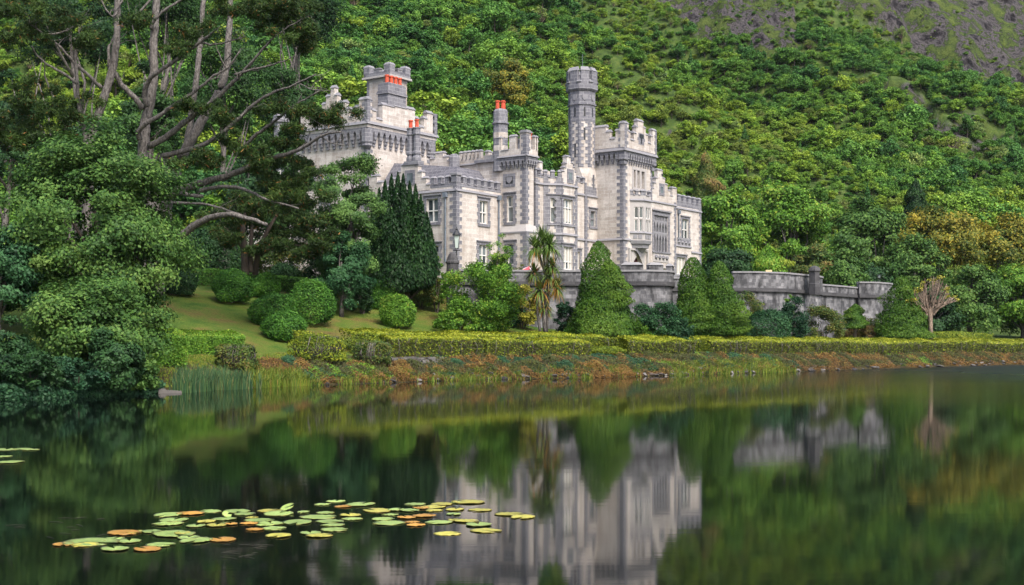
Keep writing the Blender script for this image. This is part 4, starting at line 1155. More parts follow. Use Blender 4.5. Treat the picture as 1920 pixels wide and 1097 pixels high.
# east wing
wr_ = [FR.rect(1278.5, 1291, 411, 449), FR.rect(1268.5, 1285.5, 482.5, 515)]
g = MB(); wall_face(g, FR, ag1 - .1, ar1, ZB, zrp, wr_); g.quad((ar1, bR, ZB), (ar1, bR + 10, ZB), (ar1, bR + 10, zrp), (ar1, bR, zrp)); g.quad((ag1, bR + 10, ZB), (ar1, bR + 10, ZB), (ar1, bR + 10, zrp), (ag1, bR + 10, zrp))
ew = part('east_wing', g, 'pale')
g = MB(); g.box(ag1, ar1 - .05, bR + .05, bR + 10, zr - .1, zr + .1); part('roof', g, 'slate', ew)
g = MB(); string(g, FR, ag1, ar1 + .12, zr - .12, .2); zlo = FR.z(467, FR.s(1280)); string(g, FR, ag1, FR.s(1296), zlo + .25, .2); string(g, FR, FR.s(1296), ar1 + .12, zlo - .35, .2); part('string_course', g, 'trim', ew)
body, cap = MB(), MB(); body.fbox(FR, ag1, ar1 + .01, -.4, .01, zr + .2, zrp + .05); merlons(body, cap, FR, ag1 + .6, ar1 + .02, zrp + .05, zrp + .72, 6, .58, .4)
body.fbox(Face((ar1, 0), (0, 1), (1, 0)), bR + .5, bR + 10, -.4, .01, zrp - .1, zrp + .6); part('battlement', body, 'grey', ew, cap=cap)
quoins(ew, ar1, bR, ZB, zrp, -1, 1, .6, .35)
window(FR, wr_[0], 2, (0.48,)); window(FR, wr_[1], 3, (), curtain=[(.08, .92, .05, .95)])
r = FR.rect(1269, 1294.5, 449, 461)
g = MB(); g.fbox(FR, r[0], r[1], .0, .12, r[3] - .05, r[3] + .15); g.fbox(FR, r[0], r[1], .0, .05, r[2], r[3] - .05)
W_ = (r[1] - r[0]) / 4
for i in range(4): g.lathe(*FR.p(r[0] + (i + .5) * W_, .03, 0)[:2], [(.02, r[2] + .05), (.26, r[2] + .35), (.26, r[3] - .4), (.02, r[3] - .1)], 8)
part('balustrade', g, 'trim', ew)
pipe(FR, 1271.3, 394, 450)
# ------------------------------------------------------------------ terrace wall, lamps and small built things
def wall_run(mb, pts, t, z0, z1, out=0.0, batter=0.0):
    """a wall of thickness t along a polyline (its outer face on the lake side)"""
    n = len(pts)
    nr = []
    for i in range(n):
        a = Vector(pts[max(i - 1, 0)]); b = Vector(pts[min(i + 1, n - 1)])
        d = (b - a).normalized(); nr.append(Vector((d.y, -d.x)))
    for i in range(n - 1):
        p, q = Vector(pts[i]), Vector(pts[i + 1]); m, k = nr[i], nr[i + 1]
        zb0, zb1 = (z0(p), z0(q)) if callable(z0) else (z0, z0)
        zt0, zt1 = (z1(p), z1(q)) if callable(z1) else (z1, z1)
        po, qo = p + m * (out + batter), q + k * (out + batter)
        pu, qu = p + m * out, q + k * out
        pi, qi = p - m * t, q - k * t
        mb.quad((po.x, po.y, zb0), (qo.x, qo.y, zb1), (qu.x, qu.y, zt1), (pu.x, pu.y, zt0))
        mb.quad((pu.x, pu.y, zt0), (qu.x, qu.y, zt1), (qi.x, qi.y, zt1), (pi.x, pi.y, zt0))
        mb.quad((pi.x, pi.y, zb0), (qi.x, qi.y, zb1), (qi.x, qi.y, zt1), (pi.x, pi.y, zt0))
        if batter == 0.0: mb.quad((po.x, po.y, zb0), (qo.x, qo.y, zb1), (qi.x, qi.y, zb1), (pi.x, pi.y, zb0))
        if i == 0: mb.quad((po.x, po.y, zb0), (pi.x, pi.y, zb0), (pi.x, pi.y, zt0), (pu.x, pu.y, zt0))
        if i == n - 2: mb.quad((qo.x, qo.y, zb1), (qi.x, qi.y, zb1), (qi.x, qi.y, zt1), (qu.x, qu.y, zt1))

def arc(cx, cy, r, a0, a1, n=9):
    return [(cx + r * math.cos(math.radians(a0 + (a1 - a0) * i / n)), cy + r * math.sin(math.radians(a0 + (a1 - a0) * i / n))) for i in range(n + 1)]
W1 = [(-5.0, 106.4), (0.0, 107.8), (5.5, 108.2), (8.5, 108.0), (11.5, 107.6), (13.2, 108.2), (14.0, 109.6), (14.4, 113.0), (14.8, 120.0)]
W2 = [(14.8, 120.2), (19.0, 121.0), (21.3, 121.6)]
W3 = [(21.3, 121.2), (23.5, 121.2), (26.5, 122.8), (29.3, 126.4), (31.6, 129.6), (32.4, 131.4)]
W4 = [(32.4, 131.8), (36.5, 137.0), (38.6, 140.2)]
W5 = [(38.6, 139.6), (40.4, 140.0), (42.4, 142.0), (44.2, 145.0), (45.2, 150.0)]
tw = empty('terrace_wall', (0, 0, 0))
tag(tw, 'long grey retaining wall with rounded bastions and weathered parapet below the castle', 'wall')
for seg, zt, nm in ((W1, 7.35, 'bastion'), (W2, 7.35, 'retaining_wall'), (W3, 7.35, 'bastion'), (W4, 7.35, 'retaining_wall'), (W5, 7.35, 'bastion')):
    g = MB(); wall_run(g, seg, 0.9, lambda p: gz(p.x, p.y - 1.5) - 0.8, 7.35, 0.0, 0.35); part(nm, g, 'wall', tw)
    g = MB(); wall_run(g, seg, 0.6, 7.36, 7.72, 0.24); part('corbel_course', g, 'walltrim', tw)
for seg, zt in ((W1, 8.55), (W2, 8.55), (W3, 9.15), (W4, 8.4), (W5, 9.0)):
    g = MB(); wall_run(g, seg, 0.42, 7.721, zt, 0.16); pr_ = part('parapet', g, 'wall', tw)
    g = MB(); wall_run(g, seg, 0.55, zt + 0.002, zt + 0.16, 0.27); part('coping', g, 'coping', pr_)
# merlons on the first bastion, rounded on top
for (x0, y0), (x1, y1) in (((9.4, 107.75), (11.2, 107.5)), ((11.7, 107.7), (13.0, 108.1)), ((13.75, 109.0), (14.15, 110.6))):
    dx, dy = x1 - x0, y1 - y0; L_ = math.hypot(dx, dy); fc_ = Face((x0, y0), (dx / L_, dy / L_), (dy / L_, -dx / L_))
    g = MB(); g.fbox(fc_, 0, L_, -.36, .14, 8.715, 9.12)
    pr_ = part('merlon', g, 'wall', tw)
    g = MB(); g.solid([fc_.p(-.06, -.44, 9.122), fc_.p(L_ + .06, -.44, 9.122), fc_.p(L_ + .06, .24, 9.122), fc_.p(-.06, .24, 9.122)],
                      [fc_.p(.3, -.2, 9.36), fc_.p(L_ - .3, -.2, 9.36), fc_.p(L_ - .3, 0, 9.36), fc_.p(.3, 0, 9.36)]); part('coping', g, 'coping', pr_)
# pilaster with domed stone on the middle bastion
p = at(1527, 548, 125.8)
g = MB(); g.lathe(p.x, p.y, [(.62, 7.2), (.62, 8.3), (.55, 8.35), (.55, 9.5), (.66, 9.55), (.66, 9.7), (.5, 9.95), (.2, 10.1)], 6, .4); part('pilaster', g, 'walltrim', tw)
# dark gate pier with a domed cap and the lamp on it
p = at(848.5, 500, 104.0)
g = MB(); z0 = gz(p.x, p.y) - .3
g.lathe(p.x, p.y, [(.5, z0), (.5, 9.0), (.56, 9.05), (.56, 9.18), (.48, 9.3), (.42, 9.55), (.3, 9.8), (.12, 9.95)], 10)
gp = g.build('gate_pier', M['walltrim']); tag(gp, 'dark stone pier with domed cap under the black lamp', 'pier')

def lamp(name, x, y, z0, z1, sc, label):
    """lantern post: tapered stem, cross bar, four-sided lantern with glass, roof and finial"""
    t = empty(name, (x, y, z0)); tag(t, label, 'lamp', 'lanterns on the terrace')
    h = z1 - z0
    g = MB(); g.lathe(0, 0, [(.12 * sc, 0), (.12 * sc, .12), (.06 * sc, .2), (.05 * sc, h * .22), (.085 * sc, h * .24), (.085 * sc, h * .27), (.042 * sc, h * .3), (.035 * sc, h * .58)], 8)
    g.box(-.26 * sc, .26 * sc, -.02, .02, h * .555, h * .575); g.box(-.02, .02, -.26 * sc, .26 * sc, h * .555, h * .575)
    part('post', g, 'dark', t)
    zb, zc = h * .6, h * .84
    g = MB(); g.lathe(0, 0, [(.15 * sc, zb + .02), (.27 * sc, zc - .01)], 4, math.pi / 4); ln = part('lantern_glass', g, 'lampglass', t)
    g = MB()
    for i in range(4):
        a = math.pi / 4 + i * math.pi / 2; ca, sa = math.cos(a), math.sin(a)
        g.tube([(.155 * sc * ca, .155 * sc * sa, zb), (.28 * sc * ca, .28 * sc * sa, zc)], [.018 * sc, .018 * sc], 5)
    g.lathe(0, 0, [(.17 * sc, zb - .04), (.17 * sc, zb + .02)], 4, math.pi / 4)
    g.lathe(0, 0, [(.34 * sc, zc), (.34 * sc, zc + .04), (.15 * sc, zc + h * .08), (.08 * sc, zc + h * .1), (.1 * sc, zc + h * .115), (.03 * sc, zc + h * .13), (.015 * sc, h)], 8, math.pi / 8)
    part('lantern_frame', g, 'dark', t)
    return t
M['lampglass'] = plain('lantern_glass', (0.42, 0.5, 0.47), 0.15)
pz = at(856.5, 425, 104.4)
lamp('street_lamp', pz.x, pz.y, 7.6, pz.z, 1.15, 'black lantern on a post beside the west corner of the castle')
p = at(1648, 514.5, 141.5)
lamp('street_lamp', p.x, p.y, 9.1, p.z, 0.9, 'small lantern on the right end of the terrace wall')
# cream sign board behind the wall
p = at(1441.5, 513, 125)
t = empty('sign_board', (p.x, p.y, 7.4)); tag(t, 'plain cream board standing behind the terrace wall', 'sign')
g = MB(); g.box(-.31, .31, -.04, .04, p.z - .5 - 7.4, p.z + .36 - 7.4); part('board', g, 'cream', t) if 'cream' in M else None
M['cream'] = plain('cream_paint', (0.62, 0.5, 0.27), 0.6)
part('board', g, 'cream', t)
g = MB(); g.box(-.05, .05, .041, .12, 0, p.z - 7.4); part('post', g, 'dark', t)
# red and white parasol on the terrace
M['redcloth'] = plain('red_cloth', (0.72, 0.09, 0.12), 0.8)
M['whitecloth'] = plain('white_cloth', (0.72, 0.64, 0.66), 0.8)
p = at(993, 500, 112)
t = empty('parasol', (p.x, p.y, 7.35)); tag(t, 'red and white parasol on the terrace left of the palm', 'parasol')
g = MB(); g2 = MB(); zz = p.z - 7.35
for i in range(8):
    a0, a1 = i * math.pi / 4, (i + 1) * math.pi / 4
    gg_ = g if i % 2 else g2
    gg_.solid([(0, 0, zz + .02), (.85 * math.cos(a0), .85 * math.sin(a0), zz - .32), (.85 * math.cos(a1), .85 * math.sin(a1), zz - .32)], [(0, 0, zz + .05), (.85 * math.cos(a0), .85 * math.sin(a0), zz - .28), (.85 * math.cos(a1), .85 * math.sin(a1), zz - .28)])
g.join(g2, M['whitecloth']); part('canopy', g, 'redcloth', t)
g = MB(); g.lathe(0, 0, [(.03, 0), (.03, zz)], 6); part('pole', g, 'white', t)
# bench by the wood at the far right
p = on_ground(1817, 634, 110, 200)
t = empty('bench', (p.x, p.y, p.z), 0.5); tag(t, 'small pale bench at the edge of the wood far right', 'bench')
g = MB(); g.box(-.8, .8, -.25, .25, .42, .48); part('seat', g, 'ltrim', t)
g = MB(); g.box(-.8, .8, .2, .26, .55, .95); part('backrest', g, 'ltrim', t)
for x in (-.7, .7):
    g = MB(); g.box(x - .05, x + .05, -.22, .22, -.1, .42); part('leg', g, 'ltrim', t)
# ------------------------------------------------------------------ plants
RS = np.random.RandomState
def unit(v): return v / np.maximum(np.linalg.norm(v, axis=1, keepdims=True), 1e-9)
def leaf_arrays(C, N, S, rng, aspect=0.6, T=None, fold=0.12):
    """diamond leaves: centre, normal, half length"""
    n = len(C)
    if T is None: T = rng.normal(size=(n, 3))
    T = unit(T - N * np.sum(T * N, 1, keepdims=True)); B = np.cross(N, T)
    L = S[:, None]; W = L * aspect
    v = np.empty((n, 4, 3))
    v[:, 0] = C - T * L; v[:, 2] = C + T * L
    v[:, 1] = C + B * W - N * L * fold; v[:, 3] = C - B * W - N * L * fold
    return v.reshape(-1, 3)
def leaf_object(name, V, tint, mat, parent=None, loc=None, extra=None, extra_mat=None):
    """one mesh of quads (four vertices each); an MB with wood may be joined to it"""
    nl = len(V) // 4
    me = bpy.data.meshes.new(name)
    ev = np.array(extra.v) if extra is not None and extra.v else np.zeros((0, 3))
    ef = extra.f if extra is not None else []
    allv = np.concatenate([V, ev]) if len(ev) else V
    me.vertices.add(len(allv)); me.vertices.foreach_set('co', allv.astype(np.float32).ravel())
    li = list(range(nl * 4)); 
    starts = np.arange(0, nl * 4, 4, dtype=np.int32)
    loops = np.arange(nl * 4, dtype=np.int32)
    if ef:
        l2 = []; s2 = []; k = nl * 4
        for f in ef:
            s2.append(k); l2 += [i + nl * 4 for i in f]; k += len(f)
        loops = np.concatenate([loops, np.array(l2, np.int32)]); starts = np.concatenate([starts, np.array(s2, np.int32)])
    me.loops.add(len(loops)); me.loops.foreach_set('vertex_index', loops)
    me.polygons.add(len(starts)); me.polygons.foreach_set('loop_start', starts)
    mi = np.zeros(len(starts), np.int32); mi[nl:] = 1
    me.materials.append(mat)
    if ef: me.materials.append(extra_mat)
    me.polygons.foreach_set('material_index', mi)
    me.update(calc_edges=True)
    at_ = me.attributes.new('tint', 'FLOAT', 'FACE')
    tt_ = np.zeros(len(starts), np.float32); tt_[:nl] = tint
    at_.data.foreach_set('value', tt_)
    return link_mesh(name, me, parent, loc)

def clump_leaves(clumps, n, size, rng, up=0.5, rnd=0.6, squash=0.8, inner=0.15, tvar=0.22, hemi=0.35):
    """leaves over a set of clumps (x, y, z, r); every clump has its own shade of green"""
    cl = np.array(clumps, float); k = len(cl)
    w = cl[:, 3] ** 2; w /= w.sum()
    idx = rng.choice(k, n, p=w)
    D = unit(rng.normal(size=(n, 3))); D[:, 2] = np.where((D[:, 2] < 0) & (rng.rand(n) < hemi), -D[:, 2], D[:, 2])
    rad = cl[idx, 3] * np.where(rng.rand(n) < inner, rng.uniform(.2, .7, n), np.clip(rng.normal(.88, .22, n), .3, 1.5))
    P = cl[idx, :3] + D * rad[:, None] * np.array([1, 1, squash])
    N = unit(D * 0.7 + np.array([0, 0, up]) + rng.normal(size=(n, 3)) * rnd)
    ct = rng.normal(0, tvar * .7, k)
    tint = np.clip(0.45 + ct[idx] + rng.normal(0, tvar, n), 0, 1)
    S = size * rng.uniform(.65, 1.35, n)
    return P, N, S, tint

def shell_clumps(c, rx, ry, rz, k, rng, rc=(.26, .42), low=-0.75, shell=(.5, .9)):
    """clumps spread over an egg-shaped crown, uneven on purpose"""
    out = []
    m = min(rx, ry, rz)
    for i in range(k):
        z = rng.uniform(low, 1.0); a = rng.uniform(0, 2 * math.pi); q = math.sqrt(max(0, 1 - z * z)) if abs(z) < 1 else 0
        s = rng.uniform(*shell) * rng.uniform(.86, 1.08)
        r = m * rng.uniform(*rc)
        out.append((c[0] + rx * q * math.cos(a) * s, c[1] + ry * q * math.sin(a) * s, c[2] + rz * z * s, r))
    return out

def limb_path(p, q, rng, wob=.12, n=5):
    p, q = Vector(p), Vector(q); L = (q - p).length
    out = []
    for i in range(n):
        t = i / (n - 1); v = p.lerp(q, t)
        if 0 < i < n - 1: v = v + Vector((rng.uniform(-1, 1), rng.uniform(-1, 1), rng.uniform(-.5, 1))) * L * wob * .5
        out.append(v)
    return out

G = lambda *c: tuple(c)
FM_ = {}
FM_['olive'] = foliage('olive_leaves', [(.04, .075, .014), (.10, .125, .018), (.22, .20, .024), (.32, .25, .03)], None, .2, .5)
FM_['ash'] = foliage('ash_leaves', [(.024, .066, .016), (.052, .122, .026), (.085, .17, .034), (.13, .215, .048)], None, .25, .9)
FM_['light'] = foliage('light_leaves', [(.04, .095, .028), (.08, .165, .042), (.14, .25, .065)], None, .3, .9)
FM_['mid'] = foliage('mid_leaves', [(.014, .042, .012), (.03, .08, .02), (.058, .125, .03)], None, .2, .9)
FM_['dark'] = foliage('dark_leaves', [(.010, .030, .012), (.022, .062, .02), (.04, .10, .03)], None, .15, .9)
FM_['pine'] = foliage('pine_needles', [(.012, .028, .008), (.03, .062, .012), (.065, .105, .018), (.20, .10, .03)], None, .1, 1.2)
FM_['yew'] = foliage('yew_leaves', [(.005, .020, .006), (.011, .038, .010), (.024, .065, .014)], None, .1, 1.2)
FM_['box'] = foliage('clipped_leaves', [(.018, .062, .012), (.04, .125, .018), (.075, .20, .025), (.13, .26, .04)], None, .2, 2.5)
FM_['bright'] = foliage('bright_leaves', [(.035, .10, .012), (.075, .18, .02), (.13, .27, .03), (.24, .30, .04)], None, .25, 1.2)
FM_['gold'] = foliage('golden_leaves', [(.08, .11, .015), (.18, .20, .025), (.32, .31, .04), (.40, .34, .09)], None, .25, 1.2)
FM_['teal'] = foliage('blue_green_leaves', [(.014, .05, .02), (.028, .088, .034), (.055, .14, .052)], None, .2, 1.2)
FM_['thuja'] = foliage('cypress_leaves', [(.012, .045, .006), (.028, .08, .009), (.052, .118, .011), (.08, .145, .015)], None, .15, 1.5)
FM_['mixed'] = foliage('mixed_leaves', [(.03, .07, .02), (.06, .11, .025), (.12, .14, .03), (.17, .12, .04)], None, .2, 1.2)
FM_['tan'] = foliage('dry_leaves', [(.06, .045, .02), (.13, .09, .035), (.20, .14, .055), (.12, .15, .03)], None, .15, 1.5)
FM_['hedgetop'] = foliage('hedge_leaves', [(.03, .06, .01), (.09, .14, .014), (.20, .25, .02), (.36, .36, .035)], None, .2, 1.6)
FM_['twig'] = foliage('twiggy_leaves', [(.014, .013, .009), (.05, .034, .02), (.03, .045, .014), (.09, .10, .022), (.045, .075, .015)], None, .1, 1.4)
FM_['brown'] = foliage('dead_bracken', [(.03, .022, .01), (.08, .045, .016), (.16, .085, .024), (.20, .16, .035)], None, .1, 1.0)
FM_['rust'] = foliage('rusty_bracken', [(.05, .028, .012), (.125, .065, .02), (.19, .11, .028), (.15, .14, .03)], None, .1, 1.0)
FM_['ivy'] = foliage('ivy_leaves', [(.008, .032, .016), (.018, .06, .027), (.035, .095, .038)], None, .1, 1.2)
FM_['grass'] = foliage('lake_grass', [(.04, .085, .015), (.09, .15, .02), (.18, .22, .03), (.26, .16, .06)], None, .2, .7)
FM_['reed'] = foliage('reed_blades', [(.018, .055, .028), (.04, .10, .045), (.08, .14, .05), (.20, .15, .07)], None, .2, .9)
FM_['palm'] = foliage('palm_blades', [(.30, .12, .03), (.22, .15, .03), (.10, .16, .03), (.07, .14, .03), (.15, .23, .05)], None, .15, 1.0)
HUES = [(.62, 1.1, 1.1), (.95, 1.5, 1.1), (1.4, 1.85, 1.1), (2.0, 2.25, 1.1), (2.9, 2.6, 1.0), (2.1, 1.7, 1.2), (2.3, 2.1, 2.2)]
FM_['hill'] = foliage('woodland_leaves', [(.040, .074, .022), (.062, .11, .03), (.09, .142, .037), (.12, .172, .044)], HUES, .2, .25)

def px_box(x0, x1, y0, y1, Y):
    c = at((x0 + x1) / 2, (y0 + y1) / 2, Y); s = Y / F
    return c, (x1 - x0) / 2 * s, (y1 - y0) / 2 * s

def tree(name, x0, x1, y0, y1, Y, mat, label, n=7000, leaf=.2, seed=1, k=26, group=None, bark='bark', cat='tree', rc=(.14, .40), low=-.75, squash=.7, tr=None, trunk_x=None, deep=.9, up=.5, shell=(.5, .9)):
    """crown given by the box it fills in the photograph at depth Y, trunk down to the ground below it"""
    n = int(n * 2.5); leaf *= .60; k = int(k * 1.9)
    rng = RS(seed); c, rx, rz = px_box(x0, x1, y0, y1, Y); rx *= 1.06; rz *= 1.04
    bx = c.x if trunk_x is None else (trunk_x - 960) / F * Y
    zg = gz(bx, Y) - .15
    t = empty(name, (bx, Y, zg)); tag(t, label, cat, group)
    o = np.array((bx, Y, zg))
    cl = shell_clumps((c.x - bx, 0, c.z - zg), rx, rx * deep, rz, k, rng, rc, low, shell)
    # keep the crown inside its box
    P, N, S, ti = clump_leaves(cl, n, leaf, rng, up=up, squash=squash, rnd=.75, inner=.22)
    cc = np.array((c.x - bx, 0, c.z - zg)); N = unit(N * .6 + .5 * unit((P - cc) / np.array((rx, rx * deep, rz))))
    leaf_object('crown', leaf_arrays(P, N, S, rng), ti, FM_[mat], t)
    g = MB(); r0 = tr if tr else max(.12, min(.5, rx * .09))
    top = Vector((c.x - bx, 0, max(.4, c.z - zg + rz * .2)))
    path = limb_path((0, 0, 0), top, rng, .06, 6)
    g.tube(path, [r0 * (1 - .13 * i) for i in range(6)], 8)
    for i in range(0, len(cl), max(1, len(cl) // 9)):
        q = cl[i]; st = path[rng.randint(1, 5)]
        g.tube(limb_path(st, q[:3], rng, .15, 4), [r0 * .42, r0 * .32, r0 * .2, r0 * .08], 6)
    part('trunk', g, bark, t, smooth=True, uv=False)
    return t

def bush(x0, x1, y0, y1, mat, label, Y=None, n=2600, leaf=.11, seed=1, group=None, name='bush', cat='bush', k=None, squash=1.0, lump=.10, flat=False, box=False, deep=.9, yoff=0.0):
    """a shrub with leaves down to the ground; 'lump' sets how uneven its surface is"""
    rng = RS(seed); n = int(n * 2.1); leaf *= .68
    if Y is None:
        g_ = on_ground((x0 + x1) / 2, y1, 60, 170); Y = g_.y + (x1 - x0) / 2 * g_.y / F * .5
    Y += yoff
    c, rx, rz = px_box(x0, x1, y0, y1, Y)
    zg = min(gz(c.x, Y), c.z - rz * .6)
    zt = c.z + rz; H = zt - zg
    t = empty(name, (c.x, Y, zg)); tag(t, label, cat, group)
    clumpy = lump >= .14
    D = unit(rng.normal(size=(n, 3))); D[:, 2] = np.where(D[:, 2] < -.8, -D[:, 2], D[:, 2])
    lumps = unit(RS(seed + 5).normal(size=(26, 3))); amp = RS(seed + 6).uniform(-1, 1, 26)
    f_ = np.exp((D @ lumps.T - 1) * 14) @ amp
    rad = (1 + lump * 2.2 * f_ + rng.normal(0, .02 + lump * .2, n) + (rng.rand(n) < .05) * rng.uniform(0, .16, n)) * np.where(rng.rand(n) < .12, rng.uniform(.6, .9, n), 1)
    ex = 0.62 if flat or box else 1.0
    Dd = np.sign(D) * np.abs(D) ** ex
    if box: Dd = Dd / np.max(np.abs(Dd), 1, keepdims=True) * .97
    P = Dd * rad[:, None] * np.array([rx, rx * deep, H * .56]); P[:, 2] += H * .46
    P[:, 2] = np.maximum(P[:, 2], rng.uniform(0, .2, n))
    N = unit(D * .8 + np.array([0, 0, .35]) + rng.normal(size=(n, 3)) * .55)
    ti = np.clip(.42 + .25 * f_ + rng.normal(0, .2, n), 0, 1)
    if clumpy:
        cl = shell_clumps((0, 0, H * .45), rx, rx * deep, H * .55, 46, rng, (.2, .36), -.75, (.62, 1.0))
        P, N, S_, ti = clump_leaves(cl, n, leaf, rng, up=.6, rnd=.7, inner=.2); P[:, 2] = np.maximum(P[:, 2], rng.uniform(0, .25, n))
    leaf_object('foliage', leaf_arrays(P, N, leaf * rng.uniform(.7, 1.35, n), rng), ti, FM_[mat], t)
    g = MB()
    for i in range(5):
        a = i * 1.26 + seed; g.tube(limb_path((.1 * math.cos(a), .1 * math.sin(a), -.1), (rx * .5 * math.cos(a), rx * .5 * math.sin(a), H * .6), rng, .15, 4), [.05, .045, .03, .015], 5)
    part('stem', g, 'darkbark', t, uv=False)
    return t

def cone_tree(x0, x1, y0, y1, Y, mat, label, n=9000, leaf=.13, seed=1, group=None, tips=((0, 1.0, 1.0),), trunk=True, y_tr=None, prof=1.0, name='conifer_tree', base=.0, trunks=((0, 0),), bark='darkbark', tuft=.45, flat=.0):
    """cypress-like tree: one or several pointed tops (dx, height share, width share)"""
    rng = RS(seed); s = Y / F; n = int(n * 3); leaf *= .66
    cx = ((x0 + x1) / 2 - 960) * s; w = (x1 - x0) / 2 * s
    zt = CZ + (YH - y0) * s; zb = CZ + (YH - y1) * s
    zg = min(gz(cx, Y) - .1, zb)
    t = empty(name, (cx, Y, zg)); tag(t, label, 'tree', group)
    z0_, H = zb - zg, zt - zb
    Ps, Ns, Ts = [], [], []
    tot = sum(q[2] for q in tips)
    for dx, hs_, ws in tips:
        m = int(n * ws / tot); h = H * hs_
        u = rng.beta(1.0, 1.7, m) if prof == 1.0 else rng.beta(1.1, 1.4, m)
        a = rng.uniform(0, 2 * math.pi, m)
        cl_n = 90; ca = RS(seed + 3).uniform(0, 2 * math.pi, cl_n); cu = RS(seed + 4).uniform(0, 1, cl_n); am = RS(seed + 5).uniform(-.5, 1, cl_n)
        dd = np.cos(a[:, None] - ca) ; f_ = (np.exp((dd - 1) * 9 - ((u[:, None] - cu) / .07) ** 2) @ am)
        r = w * ws * np.minimum(1.0, (1 - u) ** (.78 / prof) * 1.12) * np.clip(u / .10 + .62, 0, 1) * (1 + tuft * f_) * np.where(rng.rand(m) < .15, rng.uniform(.5, .9, m), rng.uniform(.9, 1.06, m))
        P = np.stack([dx * w + r * np.cos(a), r * np.sin(a) * .95, z0_ + h * u], 1)
        Nn = unit(np.stack([np.cos(a), np.sin(a), np.full(m, .35)], 1) + rng.normal(size=(m, 3)) * .5)
        Ps.append(P); Ns.append(Nn); Ts.append(np.clip(.42 + .35 * f_ + rng.normal(0, .18, m), 0, 1))
    P = np.concatenate(Ps); N = np.concatenate(Ns); ti = np.concatenate(Ts); m = len(P)
    T = np.tile(np.array([0, 0, 1.0]), (m, 1)) + rng.normal(size=(m, 3)) * .45
    leaf_object('crown', leaf_arrays(P, N, leaf * rng.uniform(.7, 1.4, m), rng, .5, T), ti, FM_[mat], t)
    g = MB()
    for tx, lean in trunks:
        g.tube([(tx * w, 0, -.1), (tx * w + lean * .3, 0, max(.6, z0_ + H * .15)), (lean, 0, z0_ + H * .7)], [.2, .16, .05], 7)
    part('trunk', g, bark, t, uv=False)
    return t

# ---------------- hill woodland: prototypes, 300 single trees, the rest one mass
def hill_proto(i):
    rng = RS(500 + i); kind = ['round', 'round', 'round', 'wide', 'tall', 'round', 'cone', 'bare'][i]
    g = MB()
    if kind == 'cone':
        n = 1300; u = rng.beta(1, 1.6, n); a = rng.uniform(0, 2 * math.pi, n); tier = .75 + .25 * np.sin(u * 44)
        r = 1.9 * (1 - u) * tier * rng.uniform(.8, 1.1, n); P = np.stack([r * np.cos(a), r * np.sin(a), .6 + 6.4 * u], 1)
        N = unit(np.stack([np.cos(a) * .6, np.sin(a) * .6, np.full(n, .7)], 1) + rng.normal(size=(n, 3)) * .4); S = .19 * rng.uniform(.7, 1.3, n); ti = np.clip(rng.normal(.25, .15, n), 0, 1)
        g.tube([(0, 0, -.5), (0, 0, 6.5)], [.16, .03], 5)
    else:
        rx, rz, h, k, n = dict(round=(2.5, 2.2, 3.0, 30, 3000), wide=(3.2, 1.8, 2.6, 34, 3200), tall=(1.9, 2.9, 3.7, 30, 2900), bare=(2.4, 2.1, 3.0, 22, 1500))[kind]
        rx *= rng.uniform(.9, 1.1)
        cl = shell_clumps((0, 0, h), rx, rx, rz, k, rng, (.16, .46), -.6, (.4, 1.0))
        P, N, S, ti = clump_leaves(cl, n, .165 if kind != 'bare' else .13, rng, up=.7, rnd=.7, hemi=.55)
        g.tube(limb_path((0, 0, -.6), (.2, 0, h), rng, .1, 4), [.16, .13, .1, .05], 5)
        if kind == 'bare':
            for q in cl: g.tube(limb_path((0, 0, h * .5), (q[0] * 1.25, q[1] * 1.25, q[2] + .5), rng, .2, 4), [.09, .07, .05, .025], 4)
    o = leaf_object('hillside_tree', leaf_arrays(P, N, S, rng, .7), ti, FM_['hill'], None, None, g, M['palebark'] if kind == 'bare' else M['darkbark'])
    return o
protos = [hill_proto(i) for i in range(8)]
rng = RS(77)
pts = []
sp = 2.2
for yy in np.arange(150, 470, sp):
    x0_, x1_ = -0.46 * yy - 14, 0.46 * yy + 14
    n_ = int((x1_ - x0_) / sp)
    X = x0_ + (np.arange(n_) + rng.rand(n_)) * sp; Yv = yy + rng.uniform(-.5, .5, n_) * sp * 1.1
    pts.append(np.stack([X, Yv], 1))
pts = np.concatenate(pts)
hd = pts[:, 0] * HN[0] + pts[:, 1] * HN[1] - H0 + np.interp(pts[:, 0], [-120, -20, 60, 200], [22, 6, 0, -14])
keep = hd > -6
pts = pts[keep]; hd = hd[keep]
z = ground(pts[:, 0], pts[:, 1])
qx, qy = pix(pts[:, 0], pts[:, 1], z + 3)
rk = rock_at(pts[:, 0], pts[:, 1])
keep = (qy > -70) & (qx > -80) & (qx < 2000) & ~((rk > .4) & (rng.rand(len(pts)) < .55))
pts, z, qx, qy, hd, rk = pts[keep], z[keep], qx[keep], qy[keep], hd[keep], rk[keep]
n_ = len(pts)
big_ = np.array([mnoise.noise(Vector((x * .03, y * .03, 2))) for x, y in pts])
sm_ = np.array([mnoise.noise(Vector((x * .012, y * .012, 9))) for x, y in pts])
hue = np.clip(.36 + .28 * big_ + .15 * sm_ + rng.normal(0, .17, n_), 0, 1)
hue = np.where(rng.rand(n_) < .03, rng.uniform(.75, 1, n_), np.minimum(hue, .70))
scl = np.clip(1.0 + .25 * big_ + rng.normal(0, .22, n_), .5, 1.8)
scl *= np.interp(hd, [0, 25, 120, 240], [1.20, .86, .66, .55])
fern = np.clip((sm_ - .12) * 5, 0, 1)
scl *= 1 - .45 * fern; hue = np.clip(hue + .14 * fern, 0, 1)
scl = np.where((rng.rand(n_) < .05), scl * 1.45, scl)
scl = np.where(rk > .4, scl * .42, scl)
scl *= np.interp(qx - qy * 1.2, [900, 1500], [1, .72])
